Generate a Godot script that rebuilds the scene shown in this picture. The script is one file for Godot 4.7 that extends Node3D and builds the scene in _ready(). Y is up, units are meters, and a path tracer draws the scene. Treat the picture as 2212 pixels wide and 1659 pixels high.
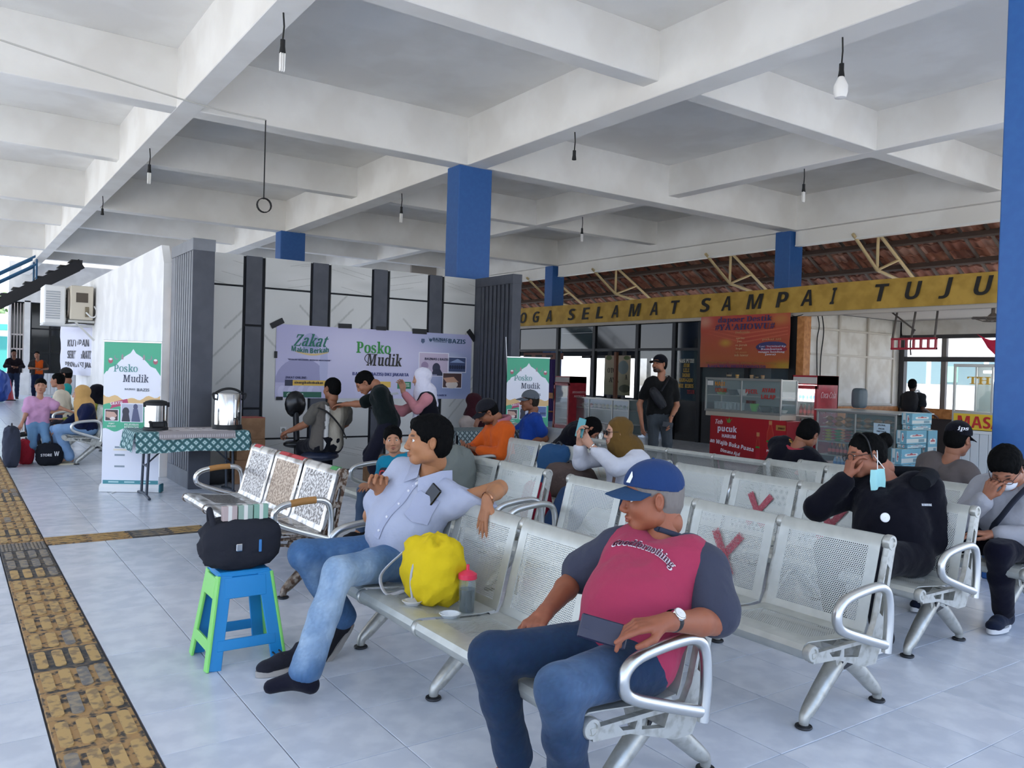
extends Node3D
# A bus terminal waiting hall. World axes: +x towards the shops, -z down the hall, y up, metres.

var used := {}
var mats := {}
var jobs := []

func _ready():
	# ---- camera, sky, sun, exposure
	var cam := Camera3D.new()
	cam.name = "camera"
	cam.fov = 50.62
	cam.near = 0.05
	cam.far = 400.0
	var bx := Vector3(0.82, 0.029, 0.571)
	var bz := Vector3(-0.572, 0.0157, 0.8203)
	bz = bz.normalized()
	var by := bz.cross(bx).normalized()
	bx = by.cross(bz).normalized()
	cam.transform = Transform3D(Basis(bx, by, bz), Vector3(0, 1.444, 0))
	add_child(cam)
	var env := Environment.new()
	env.background_mode = Environment.BG_SKY
	var sky := Sky.new()
	var sm := ProceduralSkyMaterial.new()
	sm.sky_top_color = Color(0.62, 0.75, 0.95)
	sm.sky_horizon_color = Color(0.93, 0.95, 0.97)
	sm.ground_bottom_color = Color(0.55, 0.55, 0.53)
	sm.ground_horizon_color = Color(0.8, 0.8, 0.78)
	sm.sky_energy_multiplier = 1.0
	sky.sky_material = sm
	env.sky = sky
	env.background_energy_multiplier = 3.2
	env.tonemap_mode = Environment.TONE_MAPPER_LINEAR
	env.tonemap_exposure = 1.02
	env.sdfgi_enabled = true
	env.ssao_enabled = true
	env.ssil_enabled = true
	var we := WorldEnvironment.new()
	we.name = "environment"
	we.environment = env
	add_child(we)
	var sun := DirectionalLight3D.new()
	sun.name = "sun"
	sun.light_color = Color(1.0, 0.97, 0.92)
	sun.light_energy = 5.0
	sun.light_angular_distance = 1.5
	sun.shadow_enabled = true
	sun.rotation_degrees = Vector3(-72, -40, 0)
	add_child(sun)
	# ---- materials, then the place from large to small
	make_materials()
	build_shell()
	build_outside()
	build_booth()
	build_shops()
	build_furniture()
	build_people()
	build_small()
	run_jobs()

# ------------------------------------------------------------------ naming
func numbered(called: String) -> String:
	if not used.has(called):
		used[called] = 0
		return called
	used[called] += 1
	return "%s_%03d" % [called, used[called]]

func tag(o: Node, label := "", category := "", group := "", kind := "") -> Node:
	if label: o.set_meta("label", label)
	if category: o.set_meta("category", category)
	if group: o.set_meta("group", group)
	if kind: o.set_meta("kind", kind)
	return o

func thing(called: String, label: String, category: String, at := Vector3.ZERO, turn := 0.0, group := "") -> Node3D:
	var o := Node3D.new()
	o.name = numbered(called)
	add_child(o)
	o.position = at
	o.rotation.y = turn
	tag(o, label, category, group)
	return o

func obj(called: String, mb: MB, m: Material, parent: Node = null, at := Transform3D.IDENTITY) -> MeshInstance3D:
	var o := MeshInstance3D.new()
	o.mesh = mb.done()
	o.material_override = m
	if parent == null:
		o.name = numbered(called)
		add_child(o)
	else:
		o.name = called
		parent.add_child(o, true)
	o.transform = at
	return o

func inst(called: String, mesh: Mesh, m: Material, parent: Node, at := Transform3D.IDENTITY) -> MeshInstance3D:
	var o := MeshInstance3D.new()
	o.mesh = mesh
	o.material_override = m
	o.name = called
	parent.add_child(o, true)
	o.transform = at
	return o

func struct(called: String, mb: MB, m: Material, label := "") -> MeshInstance3D:
	var o := obj(called, mb, m)
	o.name = called
	tag(o, label, "", "", "structure")
	return o

func dup(root: Node3D, at: Vector3, turn: float, label := "", called := "") -> Node3D:
	var r: Node3D = root.duplicate()
	r.name = numbered(called if called else str(root.name).rstrip("_0123456789"))
	add_child(r)
	r.position = at
	r.rotation.y = turn
	if label: r.set_meta("label", label)
	return r

# ------------------------------------------------------------------ mesh builder
class MB:
	var v := PackedVector3Array()
	var n := PackedVector3Array()
	var u := PackedVector2Array()
	var c := PackedColorArray()
	var i := PackedInt32Array()
	var col := Color.WHITE
	var tinted := false

	func put(p: Vector3, nn: Vector3, uv := Vector2.ZERO) -> int:
		v.append(p)
		n.append(nn)
		u.append(uv)
		c.append(col)
		return v.size() - 1

	func face(a: int, b: int, d: int) -> void: # counter-clockwise seen from outside
		i.append(a)
		i.append(d)
		i.append(b)

	func tri(a: Vector3, b: Vector3, d: Vector3) -> void:
		var nn := (b - a).cross(d - a).normalized()
		face(put(a, nn), put(b, nn), put(d, nn))

	func quad(a: Vector3, b: Vector3, d: Vector3, e: Vector3, uvs := Rect2(0, 0, 1, 1)) -> void:
		var nn := (b - a).cross(e - a)
		if nn.length_squared() < 1e-16: nn = (d - b).cross(e - b)
		nn = nn.normalized()
		var q := uvs
		var s := put(a, nn, Vector2(q.position.x, q.end.y))
		put(b, nn, q.end)
		put(d, nn, Vector2(q.end.x, q.position.y))
		put(e, nn, q.position)
		face(s, s + 1, s + 2)
		face(s, s + 2, s + 3)

	# box with chamfered edges
	func box(ctr: Vector3, size: Vector3, bas := Basis.IDENTITY, bev := 0.0) -> MB:
		var h := size * 0.5
		var b := minf(bev, minf(h.x, minf(h.y, h.z)) * 0.9)
		for ax in 3:
			var bx := (ax + 1) % 3
			var cx := (ax + 2) % 3
			for sg in [-1.0, 1.0]:
				var pts := []
				for k in 4:
					var p := Vector3.ZERO
					p[ax] = sg * h[ax]
					p[bx] = (h[bx] - b) * (-1.0 if k in [0, 3] else 1.0)
					p[cx] = (h[cx] - b) * (-1.0 if k < 2 else 1.0)
					pts.append(ctr + bas * p)
				if sg > 0: quad(pts[0], pts[1], pts[2], pts[3])
				else: quad(pts[1], pts[0], pts[3], pts[2])
			if b > 0.0:
				for s1 in [-1.0, 1.0]:
					for s2 in [-1.0, 1.0]:
						var e := []
						for t in [-1.0, 1.0]:
							var p1 := Vector3.ZERO
							p1[ax] = t * (h[ax] - b)
							p1[bx] = s1 * h[bx]
							p1[cx] = s2 * (h[cx] - b)
							var p2 := p1
							p2[bx] = s1 * (h[bx] - b)
							p2[cx] = s2 * h[cx]
							e.append(ctr + bas * p1)
							e.append(ctr + bas * p2)
						if s1 * s2 > 0: quad(e[0], e[1], e[3], e[2])
						else: quad(e[1], e[0], e[2], e[3])
		if b > 0.0:
			for sx in [-1.0, 1.0]:
				for sy in [-1.0, 1.0]:
					for sz in [-1.0, 1.0]:
						var s := Vector3(sx, sy, sz)
						var pa := ctr + bas * (s * Vector3(h.x, h.y - b, h.z - b))
						var pb := ctr + bas * (s * Vector3(h.x - b, h.y, h.z - b))
						var pc := ctr + bas * (s * Vector3(h.x - b, h.y - b, h.z))
						if sx * sy * sz > 0: tri(pa, pb, pc)
						else: tri(pa, pc, pb)
		return self

	func span(p0: Vector3, p1: Vector3, bev := 0.0) -> MB: # box from corner to corner
		return box((p0 + p1) * 0.5, (p1 - p0).abs(), Basis.IDENTITY, bev)

	func bar(a: Vector3, b: Vector3, w: float, d: float, up := Vector3.UP, bev := 0.0) -> MB: # square bar from a to b
		var z := (b - a).normalized()
		var x := up.cross(z)
		if x.length() < 0.01: x = Vector3.RIGHT.cross(z)
		x = x.normalized()
		return box((a + b) * 0.5, Vector3(w, d, a.distance_to(b)), Basis(x, z.cross(x), z), bev)

	# smooth surface through rows of points (rows wind so that row x next faces outward)
	func grid(rows: Array, wrap := false, uvscale := Vector2.ONE, flip := false) -> MB:
		var m: int = rows.size()
		var k: int = rows[0].size()
		var s := v.size()
		for a in m:
			for b in k:
				var p: Vector3 = rows[a][b]
				var dn: Vector3 = rows[mini(a + 1, m - 1)][b] - rows[maxi(a - 1, 0)][b]
				var b1 := (b + 1) % k if wrap else mini(b + 1, k - 1)
				var b0 := (b - 1 + k) % k if wrap else maxi(b - 1, 0)
				var dm: Vector3 = rows[a][b1] - rows[a][b0]
				if dm.length() < 1e-6: # pole
					var a2 := a + 1 if a == 0 else a - 1
					if a == 0: dn = rows[a2][b] - rows[a2][(b + k / 2) % k]
					else: dn = rows[a2][(b + k / 2) % k] - rows[a2][b]
					dm = rows[a2][b1] - rows[a2][b0]
				var nn := dm.cross(dn).normalized()
				if flip: nn = -nn
				put(p, nn, Vector2(float(b) / (k if wrap else k - 1), float(a) / (m - 1)) * uvscale)
		for a in m - 1:
			for b in (k if wrap else k - 1):
				var q0 := s + a * k + b
				var q1 := s + a * k + (b + 1) % k
				if flip:
					face(q0, q1 + k, q1)
					face(q0, q0 + k, q1 + k)
				else:
					face(q0, q1, q1 + k)
					face(q0, q1 + k, q0 + k)
		return self

	func fan(ring: Array, nn: Vector3) -> void:
		var ctr := Vector3.ZERO
		for p in ring: ctr += p
		ctr /= ring.size()
		var s := put(ctr, nn)
		for p in ring: put(p, nn)
		var k := ring.size()
		for j in k:
			var a := s + 1 + j
			var b := s + 1 + (j + 1) % k
			if (v[a] - ctr).cross(v[b] - ctr).dot(nn) > 0.0: face(s, a, b)
			else: face(s, b, a)

	# round tube along points; r a number or an array of radii
	func tube(pts: Array, r, seg := 8, caps := true, squash := 1.0) -> MB:
		var rows := []
		var t0: Vector3 = (pts[1] - pts[0]).normalized()
		var x := t0.cross(Vector3.UP)
		if x.length() < 0.1: x = t0.cross(Vector3.RIGHT)
		x = x.normalized()
		for k in pts.size():
			var t: Vector3 = (pts[mini(k + 1, pts.size() - 1)] - pts[maxi(k - 1, 0)]).normalized()
			x = (x - t * x.dot(t)).normalized()
			var y := t.cross(x)
			var rr: float = r[k] if r is Array else r
			var ring := []
			for j in seg:
				var a := TAU * j / seg
				ring.append(pts[k] + (x * cos(a) + y * sin(a) * squash) * rr)
			rows.append(ring)
		grid(rows, true)
		if caps:
			fan(rows[0], -t0)
			fan(rows[-1], (pts[-1] - pts[-2]).normalized())
		return self

	# turned profile of (radius, height), sharp where it bends more than 35 degrees
	func lathe(prof: Array, seg := 20, xf := Transform3D.IDENTITY, sharp := 35.0) -> MB:
		var norm := []
		for k in prof.size() - 1:
			var d: Vector2 = (prof[k + 1] - prof[k]).normalized()
			norm.append(Vector2(d.y, -d.x))
		for k in prof.size() - 1:
			var ns := [norm[k], norm[k]]
			if k > 0 and rad_to_deg(absf(norm[k].angle_to(norm[k - 1]))) < sharp: ns[0] = (norm[k] + norm[k - 1]).normalized()
			if k < norm.size() - 1 and rad_to_deg(absf(norm[k].angle_to(norm[k + 1]))) < sharp: ns[1] = (norm[k] + norm[k + 1]).normalized()
			var s := v.size()
			for e in 2:
				var p: Vector2 = prof[k + e]
				for j in seg + 1:
					var a := TAU * j / seg
					var q := Vector3(cos(a), 0, -sin(a))
					put(xf * (q * p.x + Vector3(0, p.y, 0)), (xf.basis * (q * ns[e].x + Vector3(0, ns[e].y, 0))).normalized(), Vector2(float(j) / seg, float(k + e) / (prof.size() - 1)))
			for j in seg:
				var q0 := s + j
				face(q0, q0 + 1, q0 + seg + 2)
				face(q0, q0 + seg + 2, q0 + seg + 1)
		return self

	# flat outline (counter-clockwise) pushed from z=0 to z=depth
	func prism(poly: PackedVector2Array, depth: float, xf := Transform3D.IDENTITY, smooth := 30.0) -> MB:
		var p := poly
		if Geometry2D.is_polygon_clockwise(p): p.reverse()
		var t := Geometry2D.triangulate_polygon(p)
		for e in 2:
			var nn := (xf.basis * Vector3(0, 0, 1.0 if e else -1.0)).normalized()
			var s := v.size()
			for q in p: put(xf * Vector3(q.x, q.y, depth * e), nn, q)
			for k in range(0, t.size(), 3):
				var ar := (p[t[k + 1]] - p[t[k]]).cross(p[t[k + 2]] - p[t[k]])
				if (ar > 0) == (e == 1): face(s + t[k], s + t[k + 1], s + t[k + 2])
				else: face(s + t[k], s + t[k + 2], s + t[k + 1])
		var m := p.size()
		var en := []
		for k in m:
			var d := (p[(k + 1) % m] - p[k]).normalized()
			en.append(Vector2(d.y, -d.x))
		for k in m:
			var na: Vector2 = en[k]
			var nb: Vector2 = en[k]
			var pr: Vector2 = en[(k - 1 + m) % m]
			var nx: Vector2 = en[(k + 1) % m]
			if rad_to_deg(absf(na.angle_to(pr))) < smooth: na = (na + pr).normalized()
			if rad_to_deg(absf(nb.angle_to(nx))) < smooth: nb = (nb + nx).normalized()
			var a := p[k]
			var b := p[(k + 1) % m]
			var wa := (xf.basis * Vector3(na.x, na.y, 0)).normalized()
			var wb := (xf.basis * Vector3(nb.x, nb.y, 0)).normalized()
			var s := put(xf * Vector3(a.x, a.y, 0), wa, Vector2(0, 0))
			put(xf * Vector3(b.x, b.y, 0), wb, Vector2(1, 0))
			put(xf * Vector3(b.x, b.y, depth), wb, Vector2(1, 1))
			put(xf * Vector3(a.x, a.y, depth), wa, Vector2(0, 1))
			face(s, s + 1, s + 2)
			face(s, s + 2, s + 3)
		return self

	# bent sheet: profile line in x-y, given thickness, pushed along z
	func sheet(line: PackedVector2Array, thick: float, depth: float, xf := Transform3D.IDENTITY) -> MB:
		var a := PackedVector2Array()
		var b := PackedVector2Array()
		for k in line.size():
			var d := (line[mini(k + 1, line.size() - 1)] - line[maxi(k - 1, 0)]).normalized()
			var nn := Vector2(-d.y, d.x) * thick * 0.5
			a.append(line[k] + nn)
			b.append(line[k] - nn)
		b.reverse()
		a.append_array(b)
		return prism(a, depth, xf, 40.0)

	func ball(ctr: Vector3, r: Vector3, seg := 12, bas := Basis.IDENTITY) -> MB:
		var rows := []
		var m := maxi(4, seg / 2)
		for a in m + 1:
			var th := PI * a / m - PI / 2
			var ring := []
			for j in seg:
				var ph := -TAU * j / seg
				ring.append(ctr + bas * (Vector3(cos(th) * cos(ph), sin(th), cos(th) * sin(ph)) * r))
			rows.append(ring)
		return grid(rows, true)

	func add(mesh: Mesh, xf := Transform3D.IDENTITY) -> MB:
		for k in mesh.get_surface_count():
			arrays(mesh.surface_get_arrays(k), xf)
		return self

	func arrays(a: Array, xf := Transform3D.IDENTITY) -> void:
		var s := v.size()
		var vv: PackedVector3Array = a[Mesh.ARRAY_VERTEX]
		var nn: PackedVector3Array = a[Mesh.ARRAY_NORMAL]
		var has_uv: bool = a[Mesh.ARRAY_TEX_UV] != null
		for k in vv.size():
			put(xf * vv[k], (xf.basis * nn[k]).normalized(), a[Mesh.ARRAY_TEX_UV][k] if has_uv else Vector2.ZERO)
		var id = a[Mesh.ARRAY_INDEX]
		if id == null:
			for k in vv.size(): i.append(s + k)
		else:
			for k in id: i.append(s + k)

	func done() -> ArrayMesh:
		var a := []
		a.resize(Mesh.ARRAY_MAX)
		a[Mesh.ARRAY_VERTEX] = v
		a[Mesh.ARRAY_NORMAL] = n
		a[Mesh.ARRAY_TEX_UV] = u
		if tinted: a[Mesh.ARRAY_COLOR] = c
		a[Mesh.ARRAY_INDEX] = i
		var m := ArrayMesh.new()
		if v.size() > 0: m.add_surface_from_arrays(Mesh.PRIMITIVE_TRIANGLES, a)
		return m

func mb() -> MB:
	return MB.new()

func rect(w: float, h: float, r := 0.0, seg := 4) -> PackedVector2Array: # rounded rectangle outline round the origin
	var p := PackedVector2Array()
	if r <= 0.0:
		return PackedVector2Array([Vector2(-w / 2, -h / 2), Vector2(w / 2, -h / 2), Vector2(w / 2, h / 2), Vector2(-w / 2, h / 2)])
	var cs := [Vector2(w / 2 - r, h / 2 - r), Vector2(-w / 2 + r, h / 2 - r), Vector2(-w / 2 + r, -h / 2 + r), Vector2(w / 2 - r, -h / 2 + r)]
	for k in 4:
		for j in seg + 1:
			var a := PI / 2 * (k + float(j) / seg)
			p.append(cs[k] + Vector2(cos(a), sin(a)) * r)
	return p

func curve(pts: Array, steps := 6) -> Array: # smooth line through the points
	var o := []
	for k in pts.size() - 1:
		var a = pts[maxi(k - 1, 0)]
		var b = pts[k]
		var d = pts[k + 1]
		var e = pts[mini(k + 2, pts.size() - 1)]
		for j in steps:
			o.append(b.cubic_interpolate(d, a, e, float(j) / steps))
	o.append(pts[-1])
	return o

# frame whose z axis is the direction a printed face looks in
func facing(at: Vector3, out: Vector3, up := Vector3.UP) -> Transform3D:
	var z := out.normalized()
	var x := up.cross(z).normalized()
	return Transform3D(Basis(x, z.cross(x), z), at)

# ------------------------------------------------------------------ lettering
var fonts := {}
func font(called: String, heavy: bool) -> SystemFont:
	var k := called + str(heavy)
	if not fonts.has(k):
		var f := SystemFont.new()
		f.font_names = PackedStringArray([called])
		f.font_weight = 700 if heavy else 400
		fonts[k] = f
	return fonts[k]

# letters in the frame xf, centred on its origin, w wide and h high (w 0: natural width); slant leans them; bend is an optional warp
func txt(m: MB, s: String, xf: Transform3D, w: float, h: float, f := "Droid Sans", heavy := true, depth := 0.003, slant := 0.0, warp = null) -> MB:
	var tm := TextMesh.new()
	tm.text = s
	tm.font = font(f, heavy)
	tm.font_size = 16
	tm.pixel_size = 0.01
	tm.curve_step = 1.2
	tm.depth = 0.01
	var a := tm.get_mesh_arrays()
	if a.is_empty() or a[Mesh.ARRAY_VERTEX] == null: return m
	var vv: PackedVector3Array = a[Mesh.ARRAY_VERTEX]
	var lo := Vector3.INF
	var hi := -Vector3.INF
	for p in vv:
		lo = lo.min(p)
		hi = hi.max(p)
	var sy := h / (hi.y - lo.y)
	var sx := w / (hi.x - lo.x) if w > 0.0 else sy
	var ctr := (lo + hi) * 0.5
	for k in vv.size():
		var q := vv[k] - ctr
		q = Vector3(q.x * sx, q.y * sy, (0.5 if q.z > 0 else -0.5) * depth)
		q.x += q.y * slant
		if warp != null: q = warp.call(q)
		vv[k] = q
	a[Mesh.ARRAY_VERTEX] = vv
	m.arrays(a, xf)
	return m

# ------------------------------------------------------------------ printed pictures (flat print only)
class Paint:
	var im: Image
	var w: int
	var h: int

	func _init(ww: int, hh: int, c: Color) -> void:
		w = ww
		h = hh
		im = Image.create_empty(w, h, false, Image.FORMAT_RGBA8)
		im.fill(c)

	# all coordinates run 0..1, y down
	func box(x: float, y: float, ww: float, hh: float, c: Color) -> void:
		im.fill_rect(Rect2i(int(x * w), int(y * h), maxi(1, int(ww * w)), maxi(1, int(hh * h))), c)

	func poly(p: Array, c: Color) -> void:
		var lo := 1e9
		var hi := -1e9
		for q in p:
			lo = minf(lo, q[1] * h)
			hi = maxf(hi, q[1] * h)
		for y in range(maxi(0, int(lo)), mini(h, int(hi) + 1)):
			var xs := []
			for k in p.size():
				var ax: float = p[k][0] * w
				var ay: float = p[k][1] * h
				var bx: float = p[(k + 1) % p.size()][0] * w
				var by: float = p[(k + 1) % p.size()][1] * h
				var yy := y + 0.5
				if (ay <= yy) != (by <= yy): xs.append(ax + (yy - ay) / (by - ay) * (bx - ax))
			xs.sort()
			for k in range(0, xs.size() - 1, 2):
				var x0 := clampi(int(round(xs[k])), 0, w)
				var x1 := clampi(int(round(xs[k + 1])), 0, w)
				if x1 > x0: im.fill_rect(Rect2i(x0, y, x1 - x0, 1), c)

	func disc(x: float, y: float, rx: float, ry: float, c: Color, a0 := 0.0, a1 := TAU) -> void:
		var p := []
		for k in 29:
			var a := lerpf(a0, a1, k / 28.0)
			p.append([x + cos(a) * rx, y + sin(a) * ry])
		poly(p, c)

	func soft(x: float, y: float, rx: float, ry: float, c: Color, most := 1.0) -> void: # blurred spot
		for yy in range(maxi(0, int((y - ry) * h)), mini(h, int((y + ry) * h))):
			for xx in range(maxi(0, int((x - rx) * w)), mini(w, int((x + rx) * w))):
				var d := Vector2((float(xx) / w - x) / rx, (float(yy) / h - y) / ry).length()
				if d < 1.0:
					var t := (1.0 - d) * (1.0 - d) * (1.0 + 2.0 * d) * most
					im.set_pixel(xx, yy, im.get_pixel(xx, yy).lerp(c, t))

	func fade(top: Color, bottom: Color) -> void:
		for yy in h: im.fill_rect(Rect2i(0, yy, w, 1), top.lerp(bottom, float(yy) / h))

	func done() -> ImageTexture:
		return ImageTexture.create_from_image(im)

func print_mat(key: String, p: Paint, rough := 0.55) -> StandardMaterial3D:
	var m := mat(key, Color.WHITE, rough)
	m.albedo_texture = p.done()
	return m

# a flat printed panel with thickness: its front carries the picture
func panel(called: String, m: Material, xf: Transform3D, w: float, h: float, parent: Node, thick := 0.004, wave := 0.0) -> MeshInstance3D:
	var s := mb()
	var rows := []
	var back := []
	for a in 9:
		var r := []
		var r2 := []
		for b in 17:
			var x := (b / 16.0 - 0.5) * w
			var y := (0.5 - a / 8.0) * h
			var z := wave * sin(b * 1.3 + a * 0.7) * sin(a * 0.9 + 0.5)
			r.append(xf * Vector3(x, y, z))
			r2.append(xf * Vector3(x, y, z - thick))
		rows.append(r)
		back.append(r2)
	s.grid(rows, false, Vector2.ONE, true)
	s.grid(back)
	for e in [[rows[0], back[0]], [back[8], rows[8]]]:
		s.grid([e[1], e[0]], false, Vector2(1, 0.001))
	return obj(called, s, m, parent)

func words(called: String, s: String, hexa: String, parent: Node, xf: Transform3D, x: float, y: float, w: float, h: float, f := "Droid Sans", heavy := true, slant := 0.0, warp = null) -> MeshInstance3D:
	var m := mb()
	txt(m, s, xf * Transform3D(Basis.IDENTITY, Vector3(x, y, 0.003)), w, h, f, heavy, 0.003, slant, warp)
	return obj(called, m, hexmat(hexa, 0.6), parent)

# ------------------------------------------------------------------ bodies: a distance field on a grid, meshed as surface nets
class Fld:
	var prims := []      # [kind, ...] ; 0 capsule, 1 ellipsoid, 2 carve ellipsoid, 3 plane, 4 carve box half space near a point
	var cell := 0.012
	var amp := 0.0
	var freq := 9.0
	var seed_ := 1
	var base := Color.WHITE
	var spots := []      # [centre, inverse basis, colour, softness] colour patches
	var paint = null     # func(point) -> Color
	var val := PackedFloat32Array()
	var lo: Vector3
	var nx := 0
	var ny := 0
	var nz := 0
	var ov := PackedVector3Array()
	var on := PackedVector3Array()
	var oc := PackedColorArray()
	var oi := PackedInt32Array()

	func cap(a: Vector3, b: Vector3, ra: float, rb: float, k := 0.02) -> Fld:
		prims.append([0, a, b, ra, rb, k])
		return self

	func ell(c: Vector3, r: Vector3, bas := Basis.IDENTITY, k := 0.015) -> Fld:
		prims.append([1, c, r, bas, k])
		return self

	func carve(c: Vector3, r: Vector3, bas := Basis.IDENTITY, k := 0.006) -> Fld:
		prims.append([2, c, r, bas, k])
		return self

	func plane(p: Vector3, n: Vector3) -> Fld: # keeps the side that n points away from
		prims.append([3, p, n.normalized()])
		return self

	func spot(c: Vector3, r: Vector3, bas: Basis, col: Color, soft := 0.5) -> Fld:
		spots.append([c, (bas * Basis.from_scale(r)).inverse(), col, soft])
		return self

	func run() -> void:
		var mn := Vector3.INF
		var mx := -Vector3.INF
		for p in prims:
			if p[0] == 0:
				var r := maxf(p[3], p[4])
				mn = mn.min(p[1].min(p[2]) - Vector3.ONE * r)
				mx = mx.max(p[1].max(p[2]) + Vector3.ONE * r)
			elif p[0] == 1:
				var e := _ext(p)
				mn = mn.min(p[1] - e)
				mx = mx.max(p[1] + e)
		lo = mn - Vector3.ONE * cell * 3.5
		var sz := mx - mn + Vector3.ONE * cell * 7.0
		nx = int(sz.x / cell) + 1
		ny = int(sz.y / cell) + 1
		nz = int(sz.z / cell) + 1
		val.resize(nx * ny * nz)
		val.fill(0.2)
		for p in prims:
			if p[0] == 0: _cap(p)
			elif p[0] <= 2: _ell(p)
		if amp > 0.0: _noise()
		for p in prims:
			if p[0] == 3: _plane(p)
		_nets()

	func _ext(p) -> Vector3:
		var b: Basis = p[3] * Basis.from_scale(p[2])
		return Vector3(Vector3(b.x.x, b.y.x, b.z.x).length(), Vector3(b.x.y, b.y.y, b.z.y).length(), Vector3(b.x.z, b.y.z, b.z.z).length())

	func _range(a: Vector3, b: Vector3) -> PackedInt32Array:
		var i0 := ((a - lo) / cell).floor()
		var i1 := ((b - lo) / cell).ceil()
		return PackedInt32Array([maxi(0, int(i0.x)), mini(nx - 1, int(i1.x)), maxi(0, int(i0.y)), mini(ny - 1, int(i1.y)), maxi(0, int(i0.z)), mini(nz - 1, int(i1.z))])

	func _cap(p) -> void:
		var a: Vector3 = p[1]
		var b: Vector3 = p[2]
		var ra: float = p[3]
		var dr: float = p[4] - ra
		var k: float = p[5]
		var m := maxf(ra, p[4]) + maxf(k, cell * 2.5)
		var g := _range(a.min(b) - Vector3.ONE * m, a.max(b) + Vector3.ONE * m)
		var d := b - a
		var inv := 1.0 / maxf(d.length_squared(), 1e-9)
		for z in range(g[4], g[5] + 1):
			var wz := lo.z + z * cell - a.z
			for y in range(g[2], g[3] + 1):
				var wy := lo.y + y * cell - a.y
				var id: int = (z * ny + y) * nx + g[0]
				var wx := lo.x + g[0] * cell - a.x
				for x in range(g[0], g[1] + 1):
					var h := clampf((wx * d.x + wy * d.y + wz * d.z) * inv, 0.0, 1.0)
					var ex := wx - d.x * h
					var ey := wy - d.y * h
					var ez := wz - d.z * h
					var v := sqrt(ex * ex + ey * ey + ez * ez) - ra - dr * h
					var o := val[id]
					if absf(o - v) < k:
						var e := (k - absf(o - v)) / k
						val[id] = minf(o, v) - e * e * k * 0.25
					elif v < o: val[id] = v
					id += 1
					wx += cell

	func _ell(p) -> void:
		var c: Vector3 = p[1]
		var r: Vector3 = p[2]
		var k: float = p[4]
		var m := _ext(p) + Vector3.ONE * maxf(k, cell * 2.5)
		var g := _range(c - m, c + m)
		var inv: Basis = p[3].inverse()
		var cut: bool = p[0] == 2
		for z in range(g[4], g[5] + 1):
			for y in range(g[2], g[3] + 1):
				var id: int = (z * ny + y) * nx + g[0]
				for x in range(g[0], g[1] + 1):
					var q := inv * (Vector3(lo.x + x * cell, lo.y + y * cell, lo.z + z * cell) - c)
					var k0 := (q / r).length()
					var k1 := (q / (r * r)).length()
					var v := k0 * (k0 - 1.0) / maxf(k1, 1e-6)
					var o := val[id]
					if cut:
						v = -v
						if absf(o - v) < k:
							var e := (k - absf(o - v)) / k
							val[id] = maxf(o, v) + e * e * k * 0.25
						elif v > o: val[id] = v
					elif absf(o - v) < k:
						var e := (k - absf(o - v)) / k
						val[id] = minf(o, v) - e * e * k * 0.25
					elif v < o: val[id] = v
					id += 1

	func _plane(p) -> void:
		var c: Vector3 = p[1]
		var n: Vector3 = p[2]
		var id := 0
		for z in nz:
			for y in ny:
				var v := (lo.x - c.x) * n.x + (lo.y + y * cell - c.y) * n.y + (lo.z + z * cell - c.z) * n.z
				for x in nx:
					if v > val[id]: val[id] = v
					id += 1
					v += n.x * cell

	func _noise() -> void:
		var f := FastNoiseLite.new()
		f.seed = seed_
		f.frequency = 1.0
		f.fractal_octaves = 2
		var id := 0
		for z in nz:
			for y in ny:
				for x in nx:
					if absf(val[id]) < cell * 2.5:
						val[id] += amp * f.get_noise_3d((lo.x + x * cell) * freq, (lo.y + y * cell) * freq * 0.8, (lo.z + z * cell) * freq)
					id += 1

	func at(p: Vector3) -> float: # field at a point
		var q := (p - lo) / cell
		var x := int(q.x)
		var y := int(q.y)
		var z := int(q.z)
		if x < 0 or y < 0 or z < 0 or x >= nx - 1 or y >= ny - 1 or z >= nz - 1: return 0.2
		var id := (z * ny + y) * nx + x
		var fx := q.x - x
		var fy := q.y - y
		var fz := q.z - z
		var sx := nx * ny
		return lerpf(lerpf(lerpf(val[id], val[id + 1], fx), lerpf(val[id + nx], val[id + nx + 1], fx), fy), lerpf(lerpf(val[id + sx], val[id + sx + 1], fx), lerpf(val[id + sx + nx], val[id + sx + nx + 1], fx), fy), fz)

	func hit(p: Vector3, d: Vector3, most := 1.0) -> Vector3: # first point of the surface along d
		var t := 0.0
		for k in 80:
			var v := at(p + d * t)
			if v < 0.001: break
			t += clampf(v * 0.8, 0.002, 0.05)
			if t > most: break
		return p + d * t

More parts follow.
